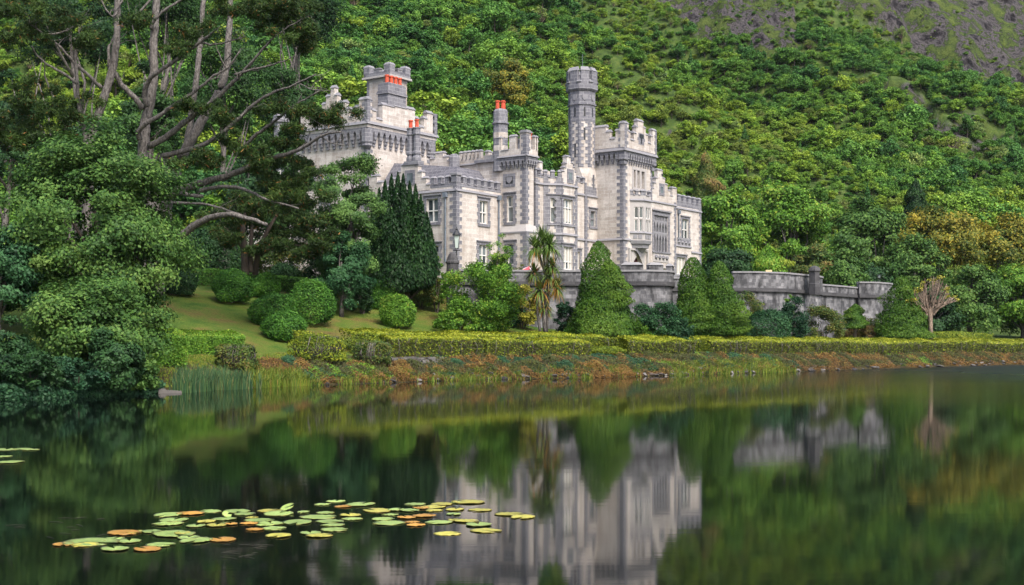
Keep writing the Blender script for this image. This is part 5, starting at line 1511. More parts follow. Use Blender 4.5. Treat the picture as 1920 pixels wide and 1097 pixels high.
kindi = rng.choice(8, n_, p=[.2, .2, .16, .13, .09, .12, .04, .06])
hue = np.where(kindi == 7, rng.uniform(.75, 1, n_), np.where(kindi == 6, rng.uniform(.0, .3, n_), hue))
rot = rng.uniform(0, 6.28, n_)
scl = np.where(rng.rand(n_) < .07, scl * 1.5, scl)
sc3 = scl[:, None] * np.stack([rng.uniform(.95, 1.5, n_), rng.uniform(.9, 1.35, n_), rng.uniform(.75, 1.35, n_)], 1)
sc3[kindi == 6] = scl[kindi == 6][:, None]
# hidden behind the castle or the trees in front: leave to the mass; largest visible ones become single trees
size_px = scl / pts[:, 1]
hidden = (qx > 640) & (qx < 1315) & (qy > 330) | (qx < 330) & (qy > 240)
order = np.argsort(-(np.where(hidden, 0, size_px)))
single = order[:292]
mass = np.ones(n_, bool); mass[single] = False
HUE_N = ['dark blue-green', 'deep green', 'mid green', 'yellow-green', 'golden green', 'rusty olive', 'grey-brown']
KIND_N = ['round leafy tree', 'round leafy tree', 'bushy leafy tree', 'wide spreading tree', 'tall slender tree', 'round leafy tree', 'pointed conifer', 'half bare tree']
def where_on_hill(x, y):
    b = ['behind the pine', 'above the west tower', 'left of the central chimney', 'by the stair turret', 'beyond the entrance tower', 'right of the east wing', 'above the terrace wall', 'at far right'][int(np.searchsorted([560, 800, 1000, 1160, 1320, 1480, 1700], x))]
    h_ = 'low on hillside ' if y > 330 else 'partway up hillside ' if y > 170 else 'high on hillside '
    return h_ + b
used_proto = set()
for i in single:
    k_ = int(kindi[i])
    if k_ not in used_proto: o = protos[k_]; used_proto.add(k_)
    else:
        o = protos[k_].copy(); COL.objects.link(o)
    o.location = (pts[i, 0], pts[i, 1], z[i] - .25); o.rotation_euler = (0, 0, rot[i]); s_ = scl[i]; o.scale = tuple(float(q) for q in sc3[i])
    o['hue'] = float(hue[i])
    hn = HUE_N[int(round(hue[i] * 6))] if k_ != 7 else 'grey-brown'
    tag(o, ('%s %s %s' % (hn, KIND_N[k_], where_on_hill(qx[i], qy[i]))), 'tree', 'trees on the wooded hillside')
for k_ in range(8):
    if k_ not in used_proto:
        j = order[292 + k_]; mass[j] = False; o = protos[k_]
        o.location = (pts[j, 0], pts[j, 1], z[j] - .25); o['hue'] = float(hue[j]); o.scale = (scl[j],) * 3
        tag(o, '%s %s %s' % (HUE_N[int(round(hue[j] * 6))], KIND_N[k_], where_on_hill(qx[j], qy[j])), 'tree', 'trees on the wooded hillside')
pm = bpy.data.meshes.new('woodland'); mi_ = np.nonzero(mass)[0]; m_ = len(mi_)
pm.vertices.add(m_); pm.vertices.foreach_set('co', np.column_stack([pts[mi_], z[mi_] - .25]).astype(np.float32).ravel())
for nm_, ar in (('hue', hue), ('rot', rot)):
    a_ = pm.attributes.new(nm_, 'FLOAT', 'POINT'); a_.data.foreach_set('value', ar[mi_].astype(np.float32))
a_ = pm.attributes.new('scl', 'FLOAT_VECTOR', 'POINT'); a_.data.foreach_set('vector', sc3[mi_].astype(np.float32).ravel())
a_ = pm.attributes.new('kindi', 'INT', 'POINT'); a_.data.foreach_set('value', kindi[mi_].astype(np.int32))
wo = link_mesh('woodland', pm)
tag(wo, 'dense green woodland covering the far hillside up to the rocks', 'woodland', None, 'stuff')
ng = bpy.data.node_groups.new('woodland', 'GeometryNodeTree')
ng.interface.new_socket('Geometry', in_out='INPUT', socket_type='NodeSocketGeometry')
ng.interface.new_socket('Geometry', in_out='OUTPUT', socket_type='NodeSocketGeometry')
NN = ng.nodes; gi = NN.new('NodeGroupInput'); go = NN.new('NodeGroupOutput')
jn = NN.new('GeometryNodeJoinGeometry')
for o in reversed(protos):
    oi = NN.new('GeometryNodeObjectInfo'); oi.inputs['Object'].default_value = o; oi.inputs['As Instance'].default_value = True; oi.transform_space = 'ORIGINAL'
    ng.links.new(oi.outputs['Geometry'], jn.inputs[0])
ip = NN.new('GeometryNodeInstanceOnPoints'); ip.inputs['Pick Instance'].default_value = True
def named(nm_, dt):
    a = NN.new('GeometryNodeInputNamedAttribute'); a.data_type = dt; a.inputs['Name'].default_value = nm_
    return a.outputs[0]
cx_ = NN.new('ShaderNodeCombineXYZ')
ng.links.new(named('rot', 'FLOAT'), cx_.inputs[2])
ng.links.new(gi.outputs[0], ip.inputs['Points']); ng.links.new(jn.outputs[0], ip.inputs['Instance'])
ng.links.new(named('kindi', 'INT'), ip.inputs['Instance Index']); ng.links.new(cx_.outputs[0], ip.inputs['Rotation']); ng.links.new(named('scl', 'FLOAT_VECTOR'), ip.inputs['Scale'])
ng.links.new(ip.outputs[0], go.inputs[0])
wo.modifiers.new('trees', 'NODES').node_group = ng
# ------------------------------------------------------------------ trees round the castle
GW = 'big trees at the foot of the hill'
tree('broadleaf_tree', 1300, 1425, 345, 520, 178, 'bright', 'yellow-green tree directly behind the right end of the castle', 7000, .34, 11, group=GW)
tree('broadleaf_tree', 1310, 1420, 450, 580, 170, 'dark', 'very dark shaded tree low behind the right end of the castle', 6000, .3, 10, group=GW)
tree('broadleaf_tree', 1392, 1565, 345, 520, 186, 'bright', 'large round yellow-green tree above the terrace wall', 9000, .36, 12, group=GW)
tree('broadleaf_tree', 1545, 1695, 360, 560, 180, 'ash', 'large mid green tree between the yellow-green and the olive tree', 9000, .36, 13, group=GW)
tree('broadleaf_tree', 1650, 1780, 430, 610, 172, 'ash', 'deep green tree behind the pale pollard', 8000, .32, 14, group=GW)
tree('broadleaf_tree', 1662, 1850, 385, 540, 192, 'olive', 'wide olive and rust-topped tree at right', 9000, .36, 15, group=GW, low=-.4)
tree('broadleaf_tree', 1790, 1960, 398, 540, 200, 'olive', 'golden olive tree at the right edge, above the rest', 8000, .36, 16, group=GW, low=-.4)
tree('broadleaf_tree', 1755, 1880, 490, 640, 168, 'ash', 'deep green tree low at right beside the bench', 8000, .3, 17, group=GW)
tree('broadleaf_tree', 1850, 1990, 490, 640, 176, 'bright', 'fresh green tree low at the right edge', 8000, .32, 18, group=GW)
tree('broadleaf_tree', 1690, 1800, 540, 645, 160, 'dark', 'dark low tree behind the pale pollard, by the lawn', 6000, .28, 19, group=GW)
tree('broadleaf_tree', 1570, 1670, 480, 620, 168, 'dark', 'dark tree above the right bastion of the terrace wall', 6000, .3, 20, group=GW)
tree('broadleaf_tree', 1480, 1570, 455, 560, 158, 'mixed', 'feathery pale olive tree above the middle bastion', 5000, .24, 21, group=GW)
tree('broadleaf_tree', 1530, 1625, 465, 570, 156, 'ash', 'layered green tree just behind the middle bastion', 5000, .26, 22, group=GW)
cone_tree(1388, 1492, 458, 580, 150, 'bright', 'bright yellow-green conifer with layered boughs behind the terrace wall', 5000, .26, 23, GW, tuft=.5)
cone_tree(1692, 1742, 335, 430, 215, 'yew', 'dark pointed spruce standing above the olive tree', 2600, .3, 24, GW)
cone_tree(1295, 1352, 282, 400, 205, 'mixed', 'brownish conifer right of the entrance tower', 2600, .3, 25, GW, tuft=.5)
tree('broadleaf_tree', 905, 995, 105, 215, 245, 'olive', 'large rounded olive tree on the slope above the central chimney', 5000, .36, 26, group=GW)

# dark trees and shrubs behind the pine on the left
GL = 'trees behind the pine'
for i, (x0, x1, y0, y1, Y, m, lab) in enumerate((
        (-60, 90, 120, 420, 118, 'dark', 'very dark tree at the left edge behind the pine'),
        (60, 230, 210, 430, 122, 'dark', 'dark tree between the two left pine stems'),
        (210, 340, 120, 330, 140, 'mid', 'lighter green tree seen between the pine trunks'),
        (330, 500, 40, 290, 150, 'mid', 'sunlit green tree behind the middle of the pine'),
        (40, 220, -40, 170, 150, 'dark', 'dark tree high behind the left pine stem'),
        (470, 600, 120, 330, 165, 'mid', 'green tree behind the tips of the pine limbs'),
        (380, 540, 280, 470, 112, 'dark', 'shadowed tree below the long pine limbs'),
        (220, 400, -60, 120, 160, 'mid', 'green tree behind the top of the main pine trunk'),
        (480, 640, -60, 110, 170, 'dark', 'dark green tree behind the pine crown at the top'),
        (492, 588, 222, 490, 108, 'mid', 'green tree hiding the low wing left of the broad west tower'),
        (390, 470, 345, 420, 110, 'bright', 'yellow-green shrub glowing under the lowest pine limb'))):
    tree('broadleaf_tree', x0, x1, y0, y1, Y, m, lab, 8000, .25, 40 + i, group=GL)

# ---- the great pine: trunks and limbs
rng = RS(5)
YP = 84.0
pine_x = at(300, 480, YP).x
pine = empty('pine_tree', (pine_x, YP, gz(pine_x, YP) - .2))
tag(pine, 'huge old pine with bare twisting grey limbs reaching over the garden at left', 'tree')
po = pine.location.copy()
def limb(pts, w0, w1, y0=0.0, y1=0.0, nm='limb', bark='bark'):
    """limb through photograph pixels; its depth runs from y0 to y1 metres nearer (-) or farther (+) than the trunk"""
    m = len(pts); out = []
    # resample smoothly (Catmull-Rom)
    P3 = [at(x, y, YP + y0 + (y1 - y0) * i / (m - 1)) - po for i, (x, y) in enumerate(pts)]
    E = [P3[0] * 2 - P3[1]] + P3 + [P3[-1] * 2 - P3[-2]]
    Q, R = [], []
    for i in range(1, m):
        for k in range(4):
            t = k / 4; a, b, c, d = E[i - 1], E[i], E[i + 1], E[i + 2]
            Q.append(.5 * (2 * b + (c - a) * t + (2 * a - 5 * b + 4 * c - d) * t * t + (3 * b - a - 3 * c + d) * t ** 3))
    Q.append(P3[-1])
    s_ = YP / F
    for i in range(len(Q)):
        t = i / (len(Q) - 1); R.append(max(.02, (w0 + (w1 - w0) * t) * .37 * s_ * (1 + .08 * math.sin(i * 2.3))))
        if 0 < i < len(Q) - 1: Q[i] = Q[i] + Vector(rng.uniform(-.03, .03, 3))
    g = MB(); g.tube(Q, R, 9)
    part(nm, g, bark, pine, smooth=True, uv=False)
    return Q
ends = []
limb([(292, 560), (290, 450), (285, 370), (270, 300)], 46, 34, 0, 0, 'trunk')
limb([(268, 310), (270, 262), (273, 228), (283, 182), (289, 130), (287, 82), (292, 30), (294, -60)], 30, 17, 0, .5, 'trunk')
limb([(290, 480), (315, 370), (336, 308), (355, 269), (385, 215), (410, 173), (424, 130), (427, 91), (431, 36), (430, -60)], 32, 13, 0, 2.5, 'trunk')
limb([(350, 275), (362, 195), (371, 120), (376, 70), (385, -40)], 17, 12, 1.5, 3, 'trunk')
limb([(160, 480), (165, 360), (168, 280), (180, 225), (203, 160), (212, 123), (219, 60), (220, -60)], 28, 15, -1.5, -1, 'trunk')
limb([(168, 330), (160, 260), (148, 195), (144, 150), (142, 110), (139, 70)], 15, 5, -1.6, -2)
L_ = [
 ([(190, 165), (170, 145), (137, 115), (110, 85), (82, 64), (50, 39)], 10, 3, -1.2, -3), ([(146, 158), (120, 138), (91, 122), (70, 105), (59, 86)], 8, 3, -1.8, -3),
 ([(205, 130), (206, 85), (230, 48), (262, 22), (290, -10)], 9, 5, -1, 0), ([(268, 205), (255, 185), (237, 169), (222, 150), (212, 130)], 15, 13, 0, -1),
 ([(276, 200), (271, 172), (280, 150), (296, 135), (337, 108), (378, 77), (395, 64), (412, 50)], 15, 4, -.5, -3.5), ([(284, 55), (288, 40), (305, 22), (335, 2), (370, -20)], 9, 5, 0, -1),
 ([(262, 262), (260, 245), (275, 231), (300, 216), (328, 196), (353, 180), (378, 162), (402, 142), (426, 128), (450, 96)], 14, 4, -.6, -4),
 ([(280, 274), (310, 258), (337, 236), (368, 213), (398, 191), (422, 168), (442, 150), (458, 132), (476, 112), (500, 84), (518, 64)], 17, 4, -.3, -5),
 ([(305, 292), (345, 283), (378, 273), (410, 255), (437, 232), (462, 208), (490, 186), (515, 172), (540, 164), (566, 152), (592, 139)], 14, 3, 0, -5),
 ([(455, 278), (478, 255), (501, 238), (524, 220), (547, 202), (572, 186), (600, 170)], 10, 3, -1, -4),
 ([(312, 370), (350, 352), (387, 340), (422, 331), (456, 318), (486, 306), (517, 295), (545, 287), (570, 275), (592, 262), (610, 252), (640, 247)], 20, 4, -.4, -7),
 ([(316, 352), (345, 364), (380, 368)], 14, 8, -.5, -2), ([(372, 358), (410, 350), (440, 351), (466, 358), (490, 370), (515, 379), (560, 391)], 11, 4, -1.5, -5),
 ([(302, 380), (345, 381), (387, 383), (420, 392), (456, 404)], 8, 3, -1, -4), ([(318, 452), (345, 438), (368, 421), (390, 410), (412, 404), (436, 403), (474, 412), (500, 421)], 22, 8, -1.5, -5),
 ([(378, 80), (400, 84), (430, 78), (460, 68)], 6, 2, -2, -3), ([(440, 140), (466, 132), (500, 124), (530, 116), (556, 103)], 7, 2, -3.5, -5), ([(520, 65), (550, 45), (580, 30)], 4, 2, -4, -5),
 ([(425, 130), (410, 100), (404, 80)], 4, 1.5, -3.5, -4), ([(560, 156), (585, 168), (612, 170)], 3.5, 1.5, -4, -5), ([(600, 255), (622, 268), (645, 272)], 4, 1.5, -6, -7), ([(548, 203), (575, 218), (600, 232)], 5, 2, -3.5, -5),
 ([(137, 116), (140, 90), (150, 60), (155, 38)], 4, 1.5, -1.5, -2), ([(84, 65), (110, 62), (130, 55), (160, 35)], 6, 2, -2.6, -3), ([(240, -20), (225, 10), (214, 30), (200, 20), (185, -10)], 6, 3, -1, -2), ([(405, 150), (420, 118), (435, 100)], 4, 2, -3, -4)]
for a in L_: limb(*a)
# fine dead twigs
tw_ = MB()
for i in range(150):
    b_ = L_[rng.randint(0, len(L_))][0]; k = rng.randint(max(1, len(b_) // 2), len(b_)); x, y = b_[k - 1]; x2, y2 = b_[min(k, len(b_) - 1)]
    u_ = rng.rand(); x, y = x + (x2 - x) * u_, y + (y2 - y) * u_
    yv = YP - 2 + rng.uniform(-3, 1); p0 = at(x, y, yv) - po
    q0 = p0 + Vector((rng.uniform(-.3, 1.5), rng.uniform(-.8, .8), rng.uniform(-.4, 1.1)))
    tw_.tube(limb_path(p0, q0, rng, .35, 4), [.025, .02, .014, .008], 4)
part('dead_sprays', tw_, 'bark', pine, uv=False)
# flat plates of needles
PL = [(500, 22, 60, 26, 1.0), (552, 55, 46, 34, 1), (575, 78, 26, 20, .7), (440, 15, 60, 26, .8), (540, 10, 60, 24, .9), (35, 62, 50, 40, 1), (20, 20, 55, 30, 1), (110, 40, 55, 26, .7), (160, 78, 42, 24, .7), (60, 180, 70, 24, 1.2), (40, 225, 80, 30, 1.2), (125, 205, 50, 26, 1), (20, 262, 60, 30, 1), (90, 255, 50, 24, .8), (255, 40, 26, 20, .5), (330, 95, 30, 20, .5), (360, 60, 30, 18, .5),
      (530, 272, 36, 14, 1.2), (560, 306, 36, 16, 1.0), (535, 352, 40, 18, 1.4), (590, 214, 56, 18, 1.3), (625, 226, 26, 12, .5), (500, 205, 40, 18, .6), (420, 225, 36, 18, .6), (470, 285, 46, 20, .8), (545, 245, 40, 14, .7), (370, 300, 40, 16, .6), (440, 262, 30, 16, .5), (560, 330, 46, 20, .8), (500, 300, 50, 22, .8), (575, 376, 44, 16, .7), (480, 330, 36, 20, .6), (400, 295, 30, 14, .5), (330, 312, 26, 12, .4), (385, 205, 26, 12, .4), (345, 200, 22, 14, .4)]
cl = []; rg_ = RS(9)
for x, y, rx, ry, wgt in PL:
    if y > 190 and 300 < x < 580: wgt *= .4
    for k in range(int(5 + rx * wgt / 5)):
        p_ = at(x + rg_.normal(0, rx * .5), y + rg_.normal(0, ry * .42), YP - 3 + rg_.uniform(-2.5, 2)) - po
        cl.append((p_.x, p_.y, p_.z, rg_.uniform(.32, .62)))
Pn, Nn_, Sn, Tn = clump_leaves(cl, 105000, .15, rg_, up=.4, rnd=.9, squash=.75, inner=.4, tvar=.17)
Tn = np.where(rg_.rand(len(Tn)) < .03, 1.0, Tn * .62)
leaf_object('needles', leaf_arrays(Pn, Nn_, Sn, rg_, .16, unit(rg_.normal(size=(len(Pn), 3)) + np.array([0, 0, .6]))), Tn, FM_['pine'], pine)

# ---- second, smaller pine on the upper lawn
Y2 = 97
p = at(465, 505, Y2); pine2 = empty('pine_tree', (p.x, Y2, gz(p.x, Y2) - .1)); tag(pine2, 'smaller dark pine with reddish trunk behind the round bushes', 'tree')
po2 = pine2.location
for pts_, r in (([(460, 515), (458, 470), (455, 430), (462, 390)], .32), ([(478, 515), (484, 470), (500, 435), (520, 400)], .26), ([(470, 510), (470, 460), (475, 400)], .22), ([(488, 478), (520, 460), (560, 460), (600, 468)], .14), ([(458, 470), (435, 440), (420, 425)], .1)):
    g = MB(); q = [at(x, y, Y2 + rng.uniform(-.6, .6)) - po2 for x, y in pts_]; g.tube(q, [r * (1 - .2 * i) for i in range(len(q))], 7); part('trunk' if r > .2 else 'limb', g, 'darkbark', pine2, smooth=True, uv=False)
cl = []
for x, y, rx, ry in ((450, 405, 60, 26), (520, 400, 70, 28), (575, 415, 50, 26), (480, 380, 60, 22), (545, 440, 60, 22), (600, 445, 30, 20), (430, 445, 40, 18), (520, 465, 50, 14), (585, 470, 40, 12)):
    for k in range(int(rx / 4)):
        p_ = at(x + rg_.normal(0, rx * .5), y + rg_.normal(0, ry * .45), Y2 + rg_.uniform(-2.5, 2.5)) - po2; cl.append((p_.x, p_.y, p_.z, rg_.uniform(.4, .75)))
Pn, Nn_, Sn, Tn = clump_leaves(cl, 40000, .16, rg_, up=.4, rnd=.9, squash=.7, inner=.4, tvar=.17)
leaf_object('needles', leaf_arrays(Pn, Nn_, Sn, rg_, .18, unit(rg_.normal(size=(len(Pn), 3)) + np.array([0, 0, .6]))), np.where(rg_.rand(len(Tn)) < .03, 1, Tn * .6), FM_['pine'], pine2)

# ---- foreground trees at the left
tree('ash_tree', 10, 345, 246, 625, 72, 'ash', 'large leafy ash tree with a broad domed crown in front of the pine', 34000, .17, 61, k=90, rc=(.11, .30), low=-.85, trunk_x=262, bark='darkbark', tr=.34, shell=(.6, .97), up=.7)
tree('overhanging_tree', 40, 300, 520, 748, 64.5, 'ash', 'lower leafy tree drooping over the water below the ash', 22000, .16, 62, k=60, rc=(.11, .34), low=-.95, trunk_x=215, tr=.25, shell=(.55, .95), up=.6)
tree('overhanging_tree', -80, 75, 420, 640, 68, 'teal', 'shadowed tree filling the left edge above the lake', 9000, .17, 63, k=30, low=-.9)
tree('overhanging_tree', -70, 70, 590, 755, 60, 'dark', 'dark bush hanging over the lake at the bottom left edge', 9000, .15, 64, k=30, low=-.95)
tree('overhanging_tree', 150, 270, 620, 748, 61.5, 'dark', 'dark low growth at the waterline under the ash', 7000, .14, 65, k=26, low=-.95)
tree('maple_tree', 586, 718, 272, 560, 99, 'light', 'light green airy tree in front of the broad west tower', 16000, .16, 66, k=34, rc=(.2, .36), low=-.95, up=.6, shell=(.5, 1.0))
tree('maple_tree', 590, 690, 430, 585, 96, 'teal', 'blue-green drooping tree left of the dark yew', 7000, .15, 67, k=28, low=-.95)

# ---- yew with many upright spires
rng = RS(31); YY = 103.0
p = at(762, 545, YY); zg = gz(p.x, YY) - .1
yew = empty('yew_tree', (p.x, YY, zg)); tag(yew, 'tall dark green yew of many upright spires in front of the west wing', 'tree')
Ps, Ns, Ts = [], [], []
for i, (x, yt, yb, w) in enumerate([(711, 352, 500, 13), (722, 338, 470, 12), (734, 326, 470, 13), (746, 324, 460, 13), (756, 326, 470, 12), (779, 346, 480, 12), (768, 340, 480, 13), (789, 366, 500, 14), (800, 398, 510, 15), (806, 425, 510, 13), (702, 372, 480, 12), (716, 380, 520, 20), (735, 390, 530, 24), (760, 380, 530, 26), (785, 410, 530, 24), (770, 440, 545, 34), (735, 440, 545, 30), (752, 420, 548, 40), (802, 450, 525, 22), (710, 440, 530, 22), (745, 470, 548, 50), (780, 470, 540, 36)]):
    m = int(700 + 900 * w / 20); yv = YY + rng.uniform(-1.6, 1.2); s_ = yv / F
    zt, zb = CZ + (YH - yt) * s_, CZ + (YH - yb) * s_; cx_ = (x - 960) * s_ - p.x
    u = rng.beta(1.1, 1.25, m); a = rng.uniform(0, 2 * math.pi, m)
    r = w * s_ * np.minimum(1, (1 - u) ** .75 * 1.5) * np.clip(.55 + u * 3, 0, 1) * rng.uniform(.75, 1.1, m)
    Ps.append(np.stack([cx_ + r * np.cos(a), yv - YY + r * np.sin(a), zb - zg + (zt - zb) * u], 1))
    Ns.append(unit(np.stack([np.cos(a), np.sin(a), np.full(m, .2)], 1) + rng.normal(size=(m, 3)) * .5)); Ts.append(np.clip(rng.normal(.45, .2, m) + rng.normal(0, .1), 0, 1))
P = np.concatenate(Ps); m = len(P)
leaf_object('crown', leaf_arrays(P, np.concatenate(Ns), .15 * rng.uniform(.7, 1.4, m), rng, .4, np.tile(np.array([0, 0, 1.0]), (m, 1)) + rng.normal(size=(m, 3)) * .35), np.concatenate(Ts), FM_['yew'], yew)
g = MB(); g.tube([(0, 0, -.2), (0, 0, 2), (.2, 0, 5)], [.3, .26, .2], 8); g.tube([(.3, .1, 1), (1.8, -.2, 2.4), (2.6, -.3, 3.6)], [.1, .08, .03], 6); part('trunk', g, 'darkbark', yew, uv=False)

# ---- the bright cypresses in front of the wall
GC = 'clipped cypresses along the lake hedge'
cone_tree(1070, 1188, 452, 634, 102, 'thuja', 'broad bright green cypress in front of the first bastion', 17000, .12, 71, GC, tips=((-.12, 1.0, .82), (.22, .80, .78), (0, .62, 1.0)), y_tr=632, prof=1.35, trunks=((-.1, 0), (.12, .2)))
cone_tree(1262, 1346, 482, 636, 109.5, 'thuja', 'left one of the two cypresses that grow together, dense and green', 13000, .125, 72, GC, tips=((-.1, 1.0, .85), (.3, .8, .7), (0, .66, 1.0)), prof=1.75, trunks=((-.1, 0),))
cone_tree(1310, 1388, 490, 630, 109, 'thuja', 'right one of the two cypresses, thin below with bare stems', 10000, .125, 73, GC, tips=((0, 1.0, .9), (-.3, .8, .6), (.25, .7, .7)), prof=1.75, trunks=((-.2, 0), (.25, .3), (-.5, -.2)), bark='bark')
cone_tree(1648, 1734, 516, 637, 131, 'thuja', 'olive green cypress beside the pale pollard', 8000, .14, 74, GC, tips=((-.05, 1.0, .9), (.4, .7, .7), (0, .6, 1.0)), prof=1.3, tuft=.4)
cone_tree(1584, 1622, 570, 616, 130, 'thuja', 'small young cypress against the terrace wall', 2600, .12, 75, GC, prof=1.3)

# ---- cabbage palm
rng = RS(17); YC = 97.0; p = at(1022, 630, YC); zg = gz(p.x, YC) - .1
cp = empty('cabbage_palm', (p.x, YC, zg)); tag(cp, 'tall cabbage palm with two green heads and orange dead leaves lower down', 'palm')
o = Vector((p.x, YC, zg)); heads = [(1004, 464, 27, 0), (1031, 462, 27, 0), (1018, 450, 25, 0), (1002, 512, 20, .3), (1030, 518, 22, .35), (1044, 540, 20, .6), (1012, 545, 24, .5), (1022, 575, 18, .6), (1035, 500, 18, .2)]
for q_, r in (([(1022, 632), (1020, 590), (1024, 545), (1022, 510), (1010, 480), (1006, 463)], .17), ([(1024, 632), (1026, 580), (1030, 540), (1026, 500), (1030, 462)], .15), ([(1014, 632), (1008, 590), (1006, 540), (1002, 512)], .12), ([(1028, 560), (1040, 550), (1044, 540)], .07), ([(1024, 515), (1019, 480), (1018, 452)], .08)):
    g = MB(); qq = [at(x, y, YC + rng.uniform(-.2, .2)) - o for x, y in q_]; g.tube(qq, [r * (1 - .08 * i) for i in range(len(qq))], 7); part('trunk', g, 'bark', cp, smooth=True, uv=False)
for hx, hy, hr, dead in heads:
    c = np.array(at(hx, hy, YC + rng.uniform(-.5, .3)) - o); n = 230; V = []; T = []
    for i in range(n):
        el = rng.uniform(-.9, 1.35); az = rng.uniform(0, 6.28); L = hr * YC / F * rng.uniform(.85, 1.45)
        d = np.array([math.cos(el) * math.cos(az), math.cos(el) * math.sin(az), math.sin(el)]); sd = np.cross(d, (0, 0, 1)); sd /= np.linalg.norm(sd) + 1e-6
        w_ = .035; m_ = c + d * L * .6; e_ = c + d * L + np.array([0, 0, -.20 * L * (1.2 - math.sin(el))])
        V += [c - sd * w_ * .6, m_ - sd * w_, m_ + sd * w_, c + sd * w_ * .6, m_ - sd * w_, e_, e_ + sd * .005, m_ + sd * w_]
        tv = rng.uniform(0, .35) if (el < -.75 or rng.rand() < dead * .55) else rng.uniform(.5, 1); T += [tv, tv]
    leaf_object('leaf_head', np.array(V), np.array(T), FM_['palm'], cp)

# ---- pale pollard
rng = RS(23); YB = 131.0; p = at(1746, 637, YB); zg = gz(p.x, YB) - .1
pl = empty('pollard_tree', (p.x, YB, zg)); tag(pl, 'pale almost leafless pollard with upswept branches at the right end of the hedge', 'tree')
o = Vector((p.x, YB, zg)); s_ = YB / F
g = MB(); g.tube([at(1745, 640, YB) - o, at(1745, 612, YB) - o, at(1744, 585, YB) - o, at(1744, 572, YB) - o], [.27, .23, .24, .22], 9); part('trunk', g, 'palebark', pl, smooth=True, uv=False)
tips = []
for i in range(46):
    a = rng.uniform(-1.35, 1.35); R_ = rng.uniform(.75, 1.05) * (1.1 if abs(a) < .6 else 1.0)
    e = (1748 + 46 * math.sin(a) * R_, 580 - 52 * math.cos(a) * R_ - 3); dy = rng.uniform(-1.8, 1.8)
    st = (1744 + 8 * math.sin(a), 592 - rng.uniform(0, 22))
    md = (st[0] + (e[0] - st[0]) * .55, st[1] + (e[1] - st[1]) * .42)
    q = [at(*st, YB) - o, at(*md, YB + dy * .5) - o, at(*e, YB + dy) - o]; q.insert(1, (q[0] + q[1]) / 2 + Vector(rng.uniform(-.15, .15, 3)))
    g = MB(); g.tube(q, [.115, .1, .075, .03], 6)
    for k in range(4):
        b0 = q[2].lerp(q[3], rng.uniform(0, .9)); g.tube([b0, b0 + Vector((rng.uniform(-.5, .6), rng.uniform(-.4, .4), rng.uniform(.1, .7)))], [.035, .012], 4)
    part('branch', g, 'palebark', pl, uv=False); tips.append(q[3])
cl = [(t_.x, t_.y, t_.z, .3) for t_ in tips if rng.rand() < .55]
P, N, S, ti = clump_leaves(cl, 520, .12, rng, inner=.5); leaf_object('foliage', leaf_arrays(P, N, S, rng), np.clip(ti + .2, 0, 1), FM_['gold'], pl)

# ---- round clipped bushes on the lawn
GB = 'round clipped bushes on the sloping lawn'
for i, (x0, x1, y0, y1, m, lab) in enumerate((
        (288, 366, 500, 556, 'dark', 'dark round bush at the left end of the upper hedge'), (398, 474, 508, 572, 'box', 'large round bush left of the row under the small pine'), (466, 524, 515, 560, 'box', 'smaller round bush tucked behind between the larger ones'),
        (503, 565, 498, 546, 'dark', 'dark clipped bush in the shade at the back of the lawn'), (472, 555, 552, 616, 'box', 'round bush directly behind the lowest one'), (539, 628, 533, 612, 'box', 'largest round bush, right of the lower pair'),
        (496, 576, 587, 643, 'box', 'lowest round bush at the foot of the lawn'), (688, 742, 523, 582, 'box', 'upright round bush left of the small ball below the yew'), (714, 778, 555, 617, 'bright', 'small light green ball bush below the yew'))):
    bush(x0, x1, y0, y1, m, lab, n=5200, leaf=.10, seed=100 + i, group=GB, lump=.09)
GS = 'shrubs below the terrace'
def YW(x): return float(np.interp(x, [960, 1270, 1285, 1370, 1440, 1490, 1550, 1615, 1660], [107, 107.5, 116, 119, 118, 120, 127, 136, 138])) - 2.6
